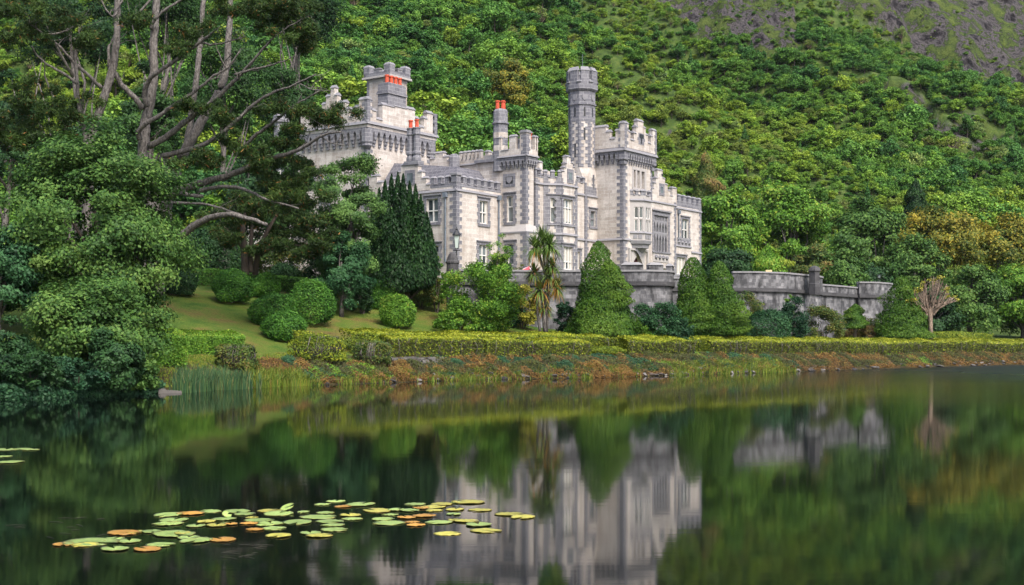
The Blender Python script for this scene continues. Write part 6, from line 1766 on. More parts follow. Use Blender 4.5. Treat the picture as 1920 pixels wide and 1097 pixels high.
for i, (x0, x1, y0, y1, m, lab, kw) in enumerate((
        (826, 975, 496, 628, 'bright', 'great bright green shrub beside the dark gate pier', dict(n=11000, leaf=.13, lump=.22)),
        (806, 912, 584, 630, 'bright', 'low spreading green shrub behind the hedge, left of the great one', dict(n=4500, leaf=.11, lump=.14)),
        (745, 835, 518, 582, 'mixed', 'loose olive shrub between the yew and the great shrub', dict(n=4200, leaf=.12, lump=.2)),
        (800, 838, 480, 520, 'bright', 'small bright shrub at the foot of the yew beside the pier', dict(n=1600, leaf=.11, lump=.2, Y=104.5)),
        (946, 1014, 524, 630, 'gold', 'yellow variegated shrub left of the palm', dict(n=5600, leaf=.11, lump=.2, Y=YW(980))),
        (930, 985, 560, 632, 'teal', 'blue-green shrub between the great shrub and the yellow one', dict(n=3000, leaf=.11, lump=.2, Y=YW(957))),
        (896, 968, 470, 560, 'ash', 'green creeper covered shrub below the sapling by the parapet', dict(n=3600, leaf=.12, lump=.25, Y=105)),
        (1188, 1272, 558, 634, 'teal', 'dark blue-green shrub between the broad cypress and the pair', dict(n=5200, leaf=.12, lump=.2, Y=YW(1230))),
        (1162, 1244, 602, 638, 'bright', 'low yellow-green shrub at the foot of the broad cypress', dict(n=3400, leaf=.10, lump=.14, Y=YW(1203))),
        (1040, 1085, 560, 634, 'ivy', 'ivy-like dark shrub against the wall right of the palm', dict(n=3000, leaf=.11, lump=.2, Y=YW(1062))),
        (1366, 1412, 568, 636, 'bright', 'bright green shrub right of the cypress pair', dict(n=3600, leaf=.11, lump=.2, Y=YW(1389))),
        (1396, 1478, 582, 638, 'teal', 'rounded blue-green shrub in front of the terrace wall', dict(n=4600, leaf=.11, lump=.12, Y=YW(1437))),
        (1366, 1440, 543, 590, 'mixed', 'russet climbing shrub on the terrace wall', dict(n=3200, leaf=.12, lump=.25, Y=117)),
        (1452, 1516, 552, 638, 'ivy', 'dark upright shrub below the middle bastion', dict(n=4200, leaf=.12, lump=.25, Y=YW(1484))),
        (1500, 1582, 572, 638, 'mixed', 'reddish green shrub right of the ivy column', dict(n=4600, leaf=.12, lump=.22, Y=YW(1541))),
        (1468, 1492, 546, 600, 'bright', 'light green ivy column on the middle bastion', dict(n=1800, leaf=.10, lump=.15, Y=120.5)),
        (1574, 1650, 606, 640, 'tan', 'tan dry shrubs under the small cypress', dict(n=3600, leaf=.10, lump=.2, Y=YW(1612))),
        (1600, 1670, 596, 640, 'mixed', 'brownish shrub below the right bastion', dict(n=3200, leaf=.11, lump=.2, Y=YW(1635))),
        (1240, 1300, 596, 638, 'ivy', 'deep green shrub under the left of the cypress pair', dict(n=3000, leaf=.11, lump=.2, Y=YW(1270))),
        (1560, 1606, 620, 640, 'bright', 'tiny pale green mound in front of the tan shrubs', dict(n=1400, leaf=.09, lump=.1)),
        (660, 700, 520, 590, 'dark', 'dark shrub beside the drooping tree left of the upright bush', dict(n=2600, leaf=.11, lump=.2)),
        (1720, 1850, 622, 640, 'hedgetop', 'low yellow-green mound of lawn shrubs right of the pollard', dict(n=3600, leaf=.10, lump=.08)),
        (330, 455, 436, 505, 'dark', 'broad dark laurel behind the upper hedge', dict(n=6000, leaf=.14, lump=.12, Y=106)),
        (450, 580, 446, 512, 'mixed', 'olive laurel behind the small pine trunks', dict(n=6000, leaf=.14, lump=.16, Y=107)),
        (560, 660, 462, 550, 'dark', 'dark laurel at the foot of the broad west tower', dict(n=5000, leaf=.14, lump=.16, Y=105)),
        (640, 730, 470, 560, 'dark', 'dark laurel just left of the yew', dict(n=5000, leaf=.14, lump=.16, Y=106)),
        (-30, 120, 655, 752, 'dark', 'dark bush at the water in the bottom left corner', dict(n=6000, leaf=.14, lump=.2, Y=58.5)),
        (90, 210, 668, 750, 'ivy', 'dark ivy-leaved bush at the waterline below the drooping tree', dict(n=5000, leaf=.13, lump=.2, Y=60.5)),
        (205, 300, 665, 742, 'ash', 'mid green bush at the waterline left of the stone slabs', dict(n=4500, leaf=.12, lump=.2, Y=63.0)),
        (956, 990, 494, 512, 'mixed', 'red-flowering plants in a row on the parapet', dict(n=900, leaf=.08, lump=.2, Y=109.5)),
        (1102, 1170, 650, 668, 'hedgetop', 'small bright grassy mound in the gap of the woody hedge', dict(n=2200, leaf=.08, lump=.06)),
        (-20, 70, 520, 640, 'gold', 'yellowish shrub half hidden at the left edge', dict(n=3000, leaf=.13, lump=.2, Y=80)))):
    bush(x0, x1, y0, y1, m, lab, seed=140 + i, group=GS, name='shrub', cat='shrub', **kw)
tree('sapling', 902, 964, 438, 560, 103, 'bright', 'slender light sapling in front of the west wing front', 1700, .13, 171, k=22, rc=(.2, .34), low=-.9, tr=.07, shell=(.3, 1.0))

# ---- clipped hedges
def hedge(pts, w, h, label, n, leaf=.10, seed=1, mat='hedgetop', wob=.2, low_twig=.5, base=None, twn=0, group='clipped hedges along the lake', Y=None):
    """hedge along a ground polyline: bright clipped top, woody brown sides"""
    rng = RS(seed); n = int(n * 2.2); leaf *= .68
    P_ = [Vector((x, y, 0)) for x, y in pts]
    seg = [(P_[i + 1] - P_[i]).length for i in range(len(P_) - 1)]; tot = sum(seg)
    hv = h if callable(h) else (lambda t: h)
    c0 = P_[0]; z0 = gz(c0.x, c0.y)
    t_ = empty('hedge', (c0.x, c0.y, z0)); tag(t_, label, 'hedge', group)
    def where(q):
        q = np.asarray(q); X = np.empty(len(q)); Yv = np.empty(len(q)); NX = np.empty(len(q)); NY = np.empty(len(q)); acc = 0
        for i, L in enumerate(seg):
            d = (P_[i + 1] - P_[i]) / L; m = (q >= acc - 1e-6) & (q <= acc + L + 1e-6)
            X[m] = P_[i].x + d.x * (q[m] - acc); Yv[m] = P_[i].y + d.y * (q[m] - acc); NX[m] = d.y; NY[m] = -d.x; acc += L
        return X, Yv, NX, NY
    def scatter(m, face):
        q = rng.uniform(0, tot, m); X, Yv, NX, NY = where(q)
        H = np.array([hv(v / tot) for v in q]); wb = np.array([mnoise.noise(Vector((v * .45, seed, 0))) for v in q])
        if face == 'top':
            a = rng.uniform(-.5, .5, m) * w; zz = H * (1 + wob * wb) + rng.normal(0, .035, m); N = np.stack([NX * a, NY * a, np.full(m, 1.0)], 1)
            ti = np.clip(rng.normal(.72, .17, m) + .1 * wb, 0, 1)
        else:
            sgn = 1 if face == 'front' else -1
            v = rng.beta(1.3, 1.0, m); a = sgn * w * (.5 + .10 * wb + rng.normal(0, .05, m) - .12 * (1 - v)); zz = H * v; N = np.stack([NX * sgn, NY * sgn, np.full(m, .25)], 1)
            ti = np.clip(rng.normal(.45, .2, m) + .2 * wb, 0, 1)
        X = X + NX * a; Yv = Yv + NY * a
        return np.stack([X, Yv, ground(X, Yv) + zz], 1), unit(N + rng.normal(size=(m, 3)) * .5), ti
    A = [scatter(int(n * .42), 'top'), scatter(int(n * .40 * (1 - low_twig * .6)), 'front'), scatter(int(n * .12), 'back')]
    P = np.concatenate([a[0] for a in A]) - np.array([c0.x, c0.y, z0]); N = np.concatenate([a[1] for a in A]); ti = np.concatenate([a[2] for a in A])
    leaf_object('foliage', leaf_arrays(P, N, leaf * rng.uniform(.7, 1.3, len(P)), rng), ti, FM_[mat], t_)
    if low_twig > 0:
        B = scatter(int(n * .5 * low_twig), 'front'); Pb = B[0] - np.array([c0.x, c0.y, z0]); Pb[:, 2] -= .08
        g = MB(); q = rng.uniform(0, tot, int(tot * 2.2 * low_twig)); X, Yv, NX, NY = where(q)
        for i in range(len(q)):
            b = Vector((X[i] + NX[i] * w * .45 - c0.x, Yv[i] + NY[i] * w * .45 - c0.y, gz(X[i], Yv[i]) - z0))
            hh_ = hv(q[i] / tot); g.tube([b, b + Vector((rng.uniform(-.25, .25), rng.uniform(-.25, .1), hh_ * .5)), b + Vector((rng.uniform(-.4, .4), rng.uniform(-.3, .1), hh_ * .92))], [.03, .022, .012], 4)
        leaf_object('bare_twigs', leaf_arrays(Pb, B[1], leaf * .95 * rng.uniform(.6, 1.3, len(Pb)), rng, .4), B[2], FM_['twig'], t_, None, g, M['bark'])
    return t_
def off_bank(x, d, y0=50, y1=200):
    """ground point on image column x at distance d inland from the waterline"""
    Y = np.linspace(y0, y1, 3000); X = (x - 960) / F * Y
    s = seg_dist(X, Y, BANK); k = np.argmax(s >= d); return float(X[k]), float(Y[k])
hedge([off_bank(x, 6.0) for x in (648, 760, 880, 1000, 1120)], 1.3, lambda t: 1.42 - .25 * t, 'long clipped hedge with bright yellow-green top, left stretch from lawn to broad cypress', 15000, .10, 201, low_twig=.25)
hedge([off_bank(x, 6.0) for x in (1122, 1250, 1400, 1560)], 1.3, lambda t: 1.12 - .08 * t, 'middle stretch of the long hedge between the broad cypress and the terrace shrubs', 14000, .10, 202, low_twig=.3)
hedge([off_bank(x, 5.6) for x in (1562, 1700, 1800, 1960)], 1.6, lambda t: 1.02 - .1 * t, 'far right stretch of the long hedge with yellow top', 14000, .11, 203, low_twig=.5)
hedge([off_bank(x, 3.5) for x in (722, 800, 880, 900)], 1.2, lambda t: 1.5, 'woody brown hedge block above the dry stone wall', 9000, .10, 204, low_twig=.8)
hedge([off_bank(x, 3.4) for x in (905, 960, 1040, 1100)], 1.1, lambda t: 1.4 - .3 * t, 'woody hedge block left of the small grass gap', 8000, .10, 205, low_twig=.8)
hedge([off_bank(x, 3.4) for x in (1168, 1230, 1292)], 1.2, lambda t: 1.32, 'brown twiggy hedge block below the first bastion', 8000, .10, 206, low_twig=.9)
hedge([off_bank(x, 3.3) for x in (1322, 1450, 1580)], 1.3, lambda t: 1.3, 'long dark woody hedge face below the cypress pair', 12000, .10, 207, low_twig=1.0)
hedge([off_bank(x, 3.1) for x in (1582, 1700, 1800, 1960)], 1.3, lambda t: 1.25, 'scrubby brown hedge face at the far right waterline', 13000, .11, 208, low_twig=.9)
def px_run(x0, y0, x1, y1): a, b = on_ground(x0, y0, 55, 130), on_ground(x1, y1, 55, 130); return [(a.x, a.y), (b.x, b.y)]
hedge(px_run(342, 660, 446, 657), 1.2, 1.10, 'long low clipped hedge at the foot of the lawn', 5200, .085, 211, low_twig=0, mat='bright')
hedge(px_run(262, 680, 332, 682), 1.6, 1.85, 'tall clipped hedge block beside the ash', 6500, .085, 212, low_twig=0, mat='bright')
hedge([(at(262, 0, 101).x, 101.5), (at(570, 0, 101).x, 103)], 1.2, 1.25, 'dark clipped hedge along the top of the lawn', 9000, .10, 213, low_twig=.2, mat='box')
hedge([(at(655, 0, 103).x, 103), (at(735, 0, 103).x, 104)], 1.2, 1.9, 'dark hedge stub left of the yew', 3600, .10, 214, low_twig=.2, mat='box')
for i, (x0, x1, y0, y1, lab) in enumerate(((408, 480, 647, 696, 'brown-sided clipped bush left of the topped one near the reeds'), (550, 639, 628, 682, 'flat-topped bush with yellow top and bare stems near the lake'), (664, 732, 640, 690, 'small brown thorny bush right of the flat-topped one'))):
    b_ = bush(x0, x1, y0, y1, 'hedgetop' if i == 1 else 'mixed', lab, n=2600, leaf=.09, seed=220 + i, lump=.12, flat=True, group='scrubby bushes on the bank')
    g = b_; rg2 = RS(230 + i); rx = (x1 - x0) / 2 * b_.location.y / F; Hh = (y1 - y0) * b_.location.y / F
    D = unit(rg2.normal(size=(1500, 3))); D[:, 2] = rg2.uniform(-.2, .6, 1500); P = D * np.array([rx, rx * .9, Hh * .7]) * rg2.uniform(.9, 1.04, (1500, 1)); P[:, 2] = np.abs(P[:, 2])
    m_ = MB()
    for k in range(40):
        a = rg2.uniform(3.2, 6.2); m_.tube([(rx * .5 * math.cos(a), rx * .5 * math.sin(a), 0), (rx * 1.02 * math.cos(a + .1), rx * .95 * math.sin(a + .1), Hh * .45), (rx * .9 * math.cos(a + .2), rx * .85 * math.sin(a + .2), Hh * .85)], [.03, .022, .012], 4)
    leaf_object('bare_twigs', leaf_arrays(P, D, .085 * rg2.uniform(.6, 1.3, 1500), rg2, .4), np.clip(rg2.normal(.4, .25, 1500), 0, 1), FM_['twig'], b_, None, m_, M['bark'])

# ---- growth on the bank
def along_bank(n, x0, x1, d0, d1, rng):
    """random ground points between two image columns and two distances from the waterline"""
    tab = np.array([off_bank(x, 0.0) for x in np.linspace(x0, x1, 60)]); q = rng.uniform(0, 59, n); i = np.minimum(q.astype(int), 58); f_ = (q - i)[:, None]
    B = tab[i] * (1 - f_) + tab[i + 1] * f_; T = unit(tab[i + 1] - tab[i]); Nn = np.stack([-T[:, 1], T[:, 0]], 1)
    P = B + Nn * rng.uniform(d0, d1, n)[:, None]
    return P[:, 0], P[:, 1]
def patch_cover(name, label, cat, mat, n, x0, x1, d0, d1, h, leaf, seed, thr=None, sc=.25, aspect=.6, up=.6, tips=None):
    rng = RS(seed); X, Yv = along_bank(int(n * (2.2 if thr is not None else 1)), x0, x1, d0, d1, rng)
    if thr is not None:
        v = np.array([mnoise.noise(Vector((x * sc, y * sc, seed * .37))) for x, y in zip(X, Yv)]); m = v > thr; X, Yv = X[m], Yv[m]
    m = len(X); lump_ = np.array([mnoise.noise(Vector((x * .9, y * .9, seed))) for x, y in zip(X, Yv)])
    z = ground(X, Yv) + h * (rng.rand(m) ** 1.2) * np.clip(.7 + lump_ * 1.1, .08, 1.6)
    N = unit(np.stack([rng.normal(.35, .6, m), rng.normal(-.6, .6, m), rng.normal(up, .4, m)], 1))
    ti = np.clip(rng.normal(.45, .22, m) + .3 * lump_, 0, 1)
    o = leaf_object(name, leaf_arrays(np.stack([X, Yv, z], 1), N, leaf * rng.uniform(.6, 1.4, m), rng, aspect), ti, FM_[mat])
    return tag(o, label, cat, None, 'stuff')
patch_cover('bracken', 'brown dying bracken and dead stems covering the bank', 'bracken', 'brown', 75000, 520, 1960, .0, 3.2, .38, .05, 301, -.28, .22)
patch_cover('undergrowth', 'olive and tan scrub on the bank below the hedge', 'undergrowth', 'twig', 110000, 600, 1960, .4, 2.9, .42, .05, 302, -.5, .3)
patch_cover('ivy', 'dark ivy trailing over the bank toward the water', 'ivy', 'ivy', 70000, 560, 1560, .3, 3.4, .36, .055, 303, -.06, .14)
patch_cover('ground_cover', 'bright green leafy weeds on the bank', 'weeds', 'bright', 40000, 560, 1960, .3, 3.3, .36, .05, 304, .14, .25)
patch_cover('bracken', 'rust-orange bracken hanging to the water below the broad cypress', 'bracken', 'rust', 14000, 1105, 1205, -.05, 1.8, .35, .05, 305, -.35, .4)
patch_cover('bracken', 'rust-orange growth on the bank below the great shrub', 'bracken', 'rust', 16000, 640, 1010, .1, 3.2, .35, .05, 306, .1, .3)
patch_cover('bracken', 'rusty growth on the bank at the far right', 'bracken', 'rust', 16000, 1560, 1940, .1, 2.6, .36, .06, 307, .05, .2)
patch_cover('ivy', 'dark leaves trailing into the water at the left bank', 'ivy', 'ivy', 26000, -30, 300, -.3, 2.4, .7, .09, 308, -.9, .3)
def blades(name, label, cat, mat, X, Yv, h, seed, w=.016, droop=.35, z0=None):
    rng = RS(seed); n = len(X); z = (ground(X, Yv) if z0 is None else np.maximum(ground(X, Yv), z0)) - .03
    az = rng.uniform(0, 6.28, n); H = h * rng.uniform(.55, 1.15, n); dr = droop * H * rng.uniform(.2, 1.3, n)
    b = np.stack([X, Yv, z], 1); d = np.stack([np.cos(az), np.sin(az), np.zeros(n)], 1)
    ca = rng.uniform(-.6, .6, n); sd = np.stack([np.cos(ca), np.sin(ca), np.zeros(n)], 1) * w
    m_ = b + d * dr[:, None] * .3 + np.array([0, 0, 1]) * (H * .62)[:, None]; e = b + d * dr[:, None] + np.array([0, 0, 1]) * (H * np.where(dr > .3 * H, .85, 1.0))[:, None]
    V = np.stack([b - sd, b + sd, m_ + sd * .8, m_ - sd * .8, m_ - sd * .8, m_ + sd * .8, e + sd * .1, e - sd * .1], 1).reshape(-1, 3)
    ti = np.repeat(np.clip(rng.normal(.45, .24, n), 0, 1), 2)
    return tag(leaf_object(name, V, ti, FM_[mat]), label, cat, None, 'stuff')
rng = RS(311)
X, Yv = along_bank(5200, 306, 470, -1.4, .5, rng); k = np.array([mnoise.noise(Vector((x * .6, y * .6, 3))) + .35 * mnoise.noise(Vector((x * 2, y * 2, 8))) for x, y in zip(X, Yv)]) > np.interp(960 + F * X / Yv, [300, 325, 430, 475], [.5, -.3, -.2, .45])
blades('reeds', 'tall blue-green reeds standing in the shallow water at left', 'reeds', 'reed', X[k], Yv[k], 1.1, 312, .022, .25, -.1)
X, Yv = along_bank(1500, 474, 575, -.5, .8, rng); blades('reeds', 'shorter yellow-green reed tufts right of the tall reeds', 'reeds', 'grass', X, Yv, .85, 313, .02, .5, -.05)
cs = [along_bank(1, 575, 1500, -.1, .9, rng) for _ in range(95)]; X = np.concatenate([c[0] + rng.normal(0, .22, 45) for c in cs]); Yv = np.concatenate([c[1] + rng.normal(0, .22, 45) for c in cs])
blades('lakeside_grass', 'arching grass tufts along the waterline', 'grass', 'grass', X, Yv, .48, 314, .02, .9, -.02)
X, Yv = along_bank(2600, 1270, 1480, -.1, 1.3, rng); blades('lakeside_grass', 'bright yellow-green grass at the water below the cypress pair', 'grass', 'grass', X, Yv, .6, 316, .024, .8, -.02)
X, Yv = along_bank(12000, 280, 700, .3, 5.5, rng); blades('lawn_grass', 'rough grass on the bank near the reeds', 'grass', 'grass', X, Yv, .16, 315, .02, .4)

# ---- shore stones and the old dry stone wall
def stone_mesh(seed, flat=.6):
    rng = RS(seed); bm = bmesh.new(); bmesh.ops.create_icosphere(bm, subdivisions=2, radius=1.0)
    pl_ = [(Vector(unit(rng.normal(size=(1, 3)))[0]), rng.uniform(.55, .85)) for _ in range(7)]
    for v in bm.verts:
        for n_, d_ in pl_:
            e = v.co.dot(n_) - d_
            if e > 0: v.co -= n_ * e
        v.co.z *= flat; v.co += Vector(rng.normal(0, .03, 3))
    me = bpy.data.meshes.new('shore_stone'); bm.to_mesh(me); bm.free(); return me
SMESH = []
for i, c in enumerate(((.055, .053, .052), (.09, .085, .08), (.028, .026, .026), (.15, .143, .135), (.065, .052, .042))):
    me = stone_mesh(400 + i); me.materials.append(plain('shore_stone', c, .9)); SMESH.append(me)
SN = ['mid grey', 'light grey', 'dark wet', 'pale whitish', 'brown']
rng = RS(321)
def place_name(x):
    return ['by the reeds', 'below the flat-topped bush', 'under the dry stone wall', 'below the yellow shrub', 'in front of the broad cypress', 'below the cypress pair', 'below the middle bastion', 'below the right bastion', 'at the far right'][int(np.searchsorted([480, 640, 880, 1040, 1220, 1400, 1540, 1680], x))]
for i in range(260):
    x_ = rng.uniform(1180, 1930) if rng.rand() < .72 else rng.uniform(590, 1180)
    a, b = off_bank(x_, rng.uniform(.0, .75)); k = rng.randint(0, 5); s_ = rng.uniform(.08, .26) * (1.3 if rng.rand() < .12 else 1)
    o = link_mesh('shore_stone', SMESH[k]); o.location = (a, b, max(gz(a, b), -.02) + s_ * .12); o.scale = (s_ * rng.uniform(1, 1.7), s_, s_ * .9); o.rotation_euler = (rng.uniform(-.2, .2), rng.uniform(-.2, .2), rng.uniform(0, 6.3))
    tag(o, '%s stone at the waterline %s' % (SN[k], place_name(x_)), 'stone', 'stones along the waterline')
ds = empty('dry_stone_wall', (*off_bank(750, 1.6), 0)); tag(ds, 'old dry stone wall of grey rubble in the bank below the woody hedge', 'wall')
for k, col in enumerate(('grey', 'pale')):
    pass
g = MB(); n_ = 0
base = ds.location
for row in range(7):
    x_ = 676 + rng.uniform(0, 8)
    while x_ < 845 - row * 3:
        a, b = off_bank(x_, 1.25 + row * .17); h_ = rng.uniform(.13, .2); w_ = rng.uniform(.16, .42)
        zz = .40 + row * .165
        dx, dy = .6, .8; fc_ = Face((a - base.x, b - base.y), (dx, dy), (dy, -dx))
        j = lambda s: rng.uniform(-s, s)
        g.solid([fc_.p(-w_ + j(.03), -.3, zz + j(.02)), fc_.p(w_ + j(.03), -.3, zz + j(.02)), fc_.p(w_ + j(.04), .12 + j(.05), zz + j(.03)), fc_.p(-w_ + j(.04), .12 + j(.05), zz + j(.03))],
                [fc_.p(-w_ + j(.05), -.3, zz + h_), fc_.p(w_ + j(.05), -.3, zz + h_), fc_.p(w_ * .95 + j(.04), .08 + j(.05), zz + h_ + j(.03)), fc_.p(-w_ * .95 + j(.04), .08 + j(.05), zz + h_ + j(.03))])
        x_ += w_ * 2 * F / b * .82
M['rubble'] = masonry('rubble_stone', (.05, .047, .044), (.11, .105, .098), (.2, .2, .2), .37, .17, .0, (.06, .065, .05), .6)
part('stonework', g, 'rubble', ds)
for (x, d, w_, lab) in ((292, .1, .5, 'upper flat stone slab at the water left of the reeds'), (318, -.5, .6, 'lower flat stone slab lying in the water by the reeds')):
    a, b = off_bank(x, d); g = MB(); g.solid([(-w_, -.5, -.12), (w_, -.45, -.12), (w_ * .9, .5, -.12), (-w_ * .95, .45, -.12)], [(-w_ * .92, -.46, .08), (w_ * .97, -.42, .06), (w_ * .86, .47, .08), (-w_ * .9, .43, .1)])
    o = g.build('stone_slab', M['rock'], None, False, (a, b, max(.05, gz(a, b) + .05))); o.rotation_euler = (0, 0, .3); tag(o, lab, 'stone slab', 'flat slabs by the reeds')

# ------------------------------------------------------------------ water lilies
def pad_mat(name, c1, c2, c3):
    m, nt, b = new_mat(name); tc = nd(nt, 'ShaderNodeTexCoord'); n = noise_node(nt, 7.0, 4, .6, tc.outputs['Object'])
    r = ramp(nt, [(.35, c1), (.55, c2), (.72, c3)], n.outputs[0])
    ln_ = nd(nt, 'ShaderNodeVectorMath', operation='LENGTH'); nt.links.new(tc.outputs['Object'], ln_.inputs[0])
    ad_ = nd(nt, 'ShaderNodeMath', operation='MULTIPLY_ADD'); nt.links.new(n.outputs[0], ad_.inputs[0]); ad_.inputs[1].default_value = .5; nt.links.new(ln_.outputs['Value'], ad_.inputs[2])
    er_ = ramp(nt, [(.0, (0, 0, 0)), (.5, (0, 0, 0)), (1, (.75, .75, .75))]); mr_ = nd(nt, 'ShaderNodeMapRange'); mr_.inputs['From Min'].default_value = .7; mr_.inputs['From Max'].default_value = 1.45
    nt.links.new(ad_.outputs[0], mr_.inputs['Value']); nt.links.new(mr_.outputs[0], er_.inputs[0])
    edge = mix_col(nt, r.outputs[0], (.17, .11, .035), er_.outputs[0])
    oi = nd(nt, 'ShaderNodeObjectInfo'); hv = nd(nt, 'ShaderNodeHueSaturation'); mr = nd(nt, 'ShaderNodeMapRange'); mr.inputs['To Min'].default_value = .75; mr.inputs['To Max'].default_value = 1.2
    nt.links.new(oi.outputs['Random'], mr.inputs['Value']); nt.links.new(mr.outputs[0], hv.inputs['Value']); nt.links.new(edge, hv.inputs['Color']); nt.links.new(hv.outputs[0], b.inputs['Base Color'])
    b.inputs['Roughness'].default_value = .4; b.inputs['Specular IOR Level'].default_value = .4
    return m
PM = {'g': pad_mat('green_lily_pad', (.17, .27, .065), (.27, .37, .095), (.38, .41, .13)), 'y': pad_mat('yellow_lily_pad', (.25, .28, .05), (.42, .38, .06), (.48, .32, .05)), 'o': pad_mat('orange_lily_pad', (.36, .25, .04), (.44, .20, .028), (.30, .10, .02))}
def pad_mesh(c, v):
    rng = RS(600 + v); n = 26; notch = .22; ring = []; vs = [(0, 0, .004)]; fs = []
    for j, (rr_, zz) in enumerate(((.5, .005), (.88, .006), (1.0, .005 + .0015 * (v % 3)))):
        for i in range(n + 1):
            a = notch + (2 * math.pi - 2 * notch) * i / n; r = rr_ * (1.15 if False else 1) * (1 + .05 * math.sin(a * 2 + v) + .025 * math.sin(a * 5 + v * 2) + rng.uniform(-.012, .012))
            vs.append((r * 1.12 * math.cos(a), r * math.sin(a), zz + rng.uniform(-.001, .003) * (j + 1)))
    for i in range(n): fs.append((0, 1 + i, 2 + i))
    for j in range(2):
        for i in range(n):
            a = 1 + j * (n + 1) + i; fs.append((a, a + 1 + n, a + 2 + n, a + 1))
    k = len(vs); vs += [(x, y, z - .003) for x, y, z in vs]; fs += [tuple(q + k for q in f[::-1]) for f in fs]
    e = 1 + 2 * (n + 1)
    for i in range(n): fs.append((e + i, e + k + i, e + k + i + 1, e + i + 1))
    fs += [(0, 1, 1 + k, k), (0, k, 1 + n + k, 1 + n)]
    for j in range(2):
        a = 1 + j * (n + 1); b = a + n + 1; fs += [(a, b, b + k, a + k), (a + n, a + n + k, b + n + k, b + n)]
    me = bpy.data.meshes.new('lily_pad'); me.from_pydata(vs, [], fs); me.materials.append(PM[c]); me.polygons.foreach_set('use_smooth', [True] * len(me.polygons)); return me
PMESH = {(c, v): pad_mesh(c, v) for c in 'gyo' for v in range(4)}
PADS = """20,42,90,g 75,40,60,g 105,43,55,g 10,66,60,g 30,85,100,g 570,265,100,g 645,260,90,o 715,252,75,g 805,252,95,g 590,282,110,g 570,295,100,g 665,302,70,g 735,300,75,y 785,296,50,o 845,293,60,o 915,250,80,y 945,260,110,g 1030,255,45,g 1080,273,120,g 1105,258,60,g
1190,266,75,y 1195,278,70,g 855,274,45,y 880,283,100,g 920,293,90,g 1010,290,110,g 900,300,60,g 865,315,60,o 930,310,80,g 1120,287,95,g 1130,300,80,g 1135,315,90,g 945,335,95,y 1055,327,80,g 1085,336,85,y 1140,218,70,g 1095,229,55,g 1165,236,60,o 1225,229,105,g 1280,250,100,y 1345,247,60,g 1390,250,70,g 1325,264,55,g 1410,228,70,g 1500,228,80,y
1470,238,90,y 1430,241,60,o 1550,223,40,g 1590,221,110,y 1475,249,60,y 1545,246,70,y 1630,248,80,y 1540,262,55,g 1380,273,70,o 1440,268,80,o 1300,280,80,g 1320,292,110,g 1400,289,50,o 1412,299,65,o 1490,290,90,g 1550,283,60,y 1585,286,80,y 1625,298,100,g 1520,328,90,y 1650,318,105,y 1730,262,95,y 1775,272,90,y 420,325,115,o 515,322,70,g 590,330,150,g
440,353,90,g 380,347,80,g 310,357,180,g 215,365,80,o 390,380,105,g 500,381,100,o 545,367,95,g 640,341,85,g 665,351,120,g 755,348,100,o 830,262,70,g 760,279,80,g 700,288,70,y 620,327,60,y 460,322,60,y 290,366,90,y"""
PL_N = {'g': 'green', 'y': 'yellowing', 'o': 'orange-brown'}
rng = RS(45)
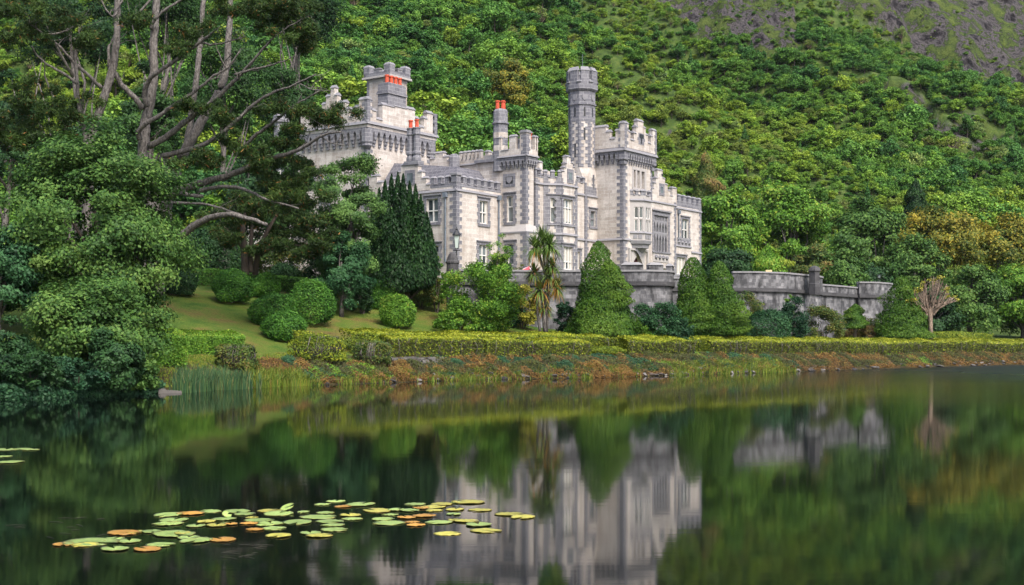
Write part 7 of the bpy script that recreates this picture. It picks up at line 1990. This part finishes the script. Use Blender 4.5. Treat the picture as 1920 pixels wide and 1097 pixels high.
for i, t in enumerate(PADS.split()):
    x, y, w_, c = t.split(','); x, y, w_ = float(x) / 1.8113, 820 + float(y) / 1.8113, float(w_) / 1.8113
    Y = F * CZ / (y - YH); X = (x - 960) / F * Y; r = w_ / 2 * Y / F
    o = link_mesh('lily_pad', PMESH[(c, i % 4)]); o.location = (X, Y, .002 + (i % 7) * .0012); o.scale = (r * .93, r * .93, 1); o.rotation_euler = (rng.uniform(-.012, .012), rng.uniform(-.012, .012), rng.uniform(0, 6.28))
    wh = 'at the left edge of the lake' if x < 80 else 'at the near left tip of the long raft' if x < 290 and y > 985 else 'in the near left part of the raft' if x < 440 and y > 992 else 'in the left half of the long raft' if x < 470 else 'in the middle of the long raft' if x < 690 else 'in the right half of the raft' if x < 900 else 'at the right tip of the raft'
    sz = 'small' if w_ < 38 else 'large' if w_ > 55 else 'medium'
    tag(o, '%s %s lily pad floating %s' % (sz, PL_N[c], wh), 'lily pad', 'floating lily pads')
for i, (x, y, a) in enumerate(((975, 247, .6), (770, 272, .7))):
    x, y = x / 1.8113, 820 + y / 1.8113; Y = F * CZ / (y - YH); o = link_mesh('lily_pad', PMESH[('g', i)]); o.location = ((x - 960) / F * Y, Y, .045); o.scale = (.11, .075, 1); o.rotation_euler = (a, .3 * (i - 1), i * 1.3)
    tag(o, ['curled green pad standing up at the top middle of the raft', 'curled green pad standing up left of the raft middle', 'small curled pad under the right group', 'tiny curled pad among the near left pads'][i], 'lily pad', 'floating lily pads')
# thin weed stems on the surface at left
g = MB(); rng = RS(46)
for i in range(26):
    x, y = rng.uniform(0, 215), rng.uniform(968, 1015)
    if rng.rand() < .25: x, y = rng.uniform(400, 500), rng.uniform(1020, 1045)
    Y = F * CZ / (y - YH); X = (x - 960) / F * Y; a = rng.normal(0, .5); L = rng.uniform(.08, .3)
    g.tube([(X, Y, .004), (X + L * .5 * math.cos(a), Y + L * .5 * math.sin(a), .012), (X + L * math.cos(a), Y + L * math.sin(a), .004)], [.003, .004, .002], 4)
tag(g.build('floating_weed', M['tanweed'] if 'tanweed' in M else plain('floating_weed', (.03, .03, .018), .6), uv=False), 'thin weed stems floating left of the lily pads', 'water weed', None, 'stuff')
# ------------------------------------------------------------------ damp summer air
m, nt, b = new_mat('haze')
nt.nodes.remove(b)
pv = nd(nt, 'ShaderNodeVolumePrincipled')
pv.inputs['Color'].default_value = (.80, .88, .95, 1); pv.inputs['Density'].default_value = 0.00004
pv.inputs['Anisotropy'].default_value = .2
nt.links.new(pv.outputs[0], nt.nodes['Material Output'].inputs['Volume'])
hb = MB(); zt_ = float(GZ.max()) + 25
hb.box(-450, 450, -110, 640, float(GZ.min()) - 1.0, zt_)
o = hb.build('haze', m, uv=False); tag(o, 'thin damp air between the lake and the hillside', 'haze', None, 'stuff')
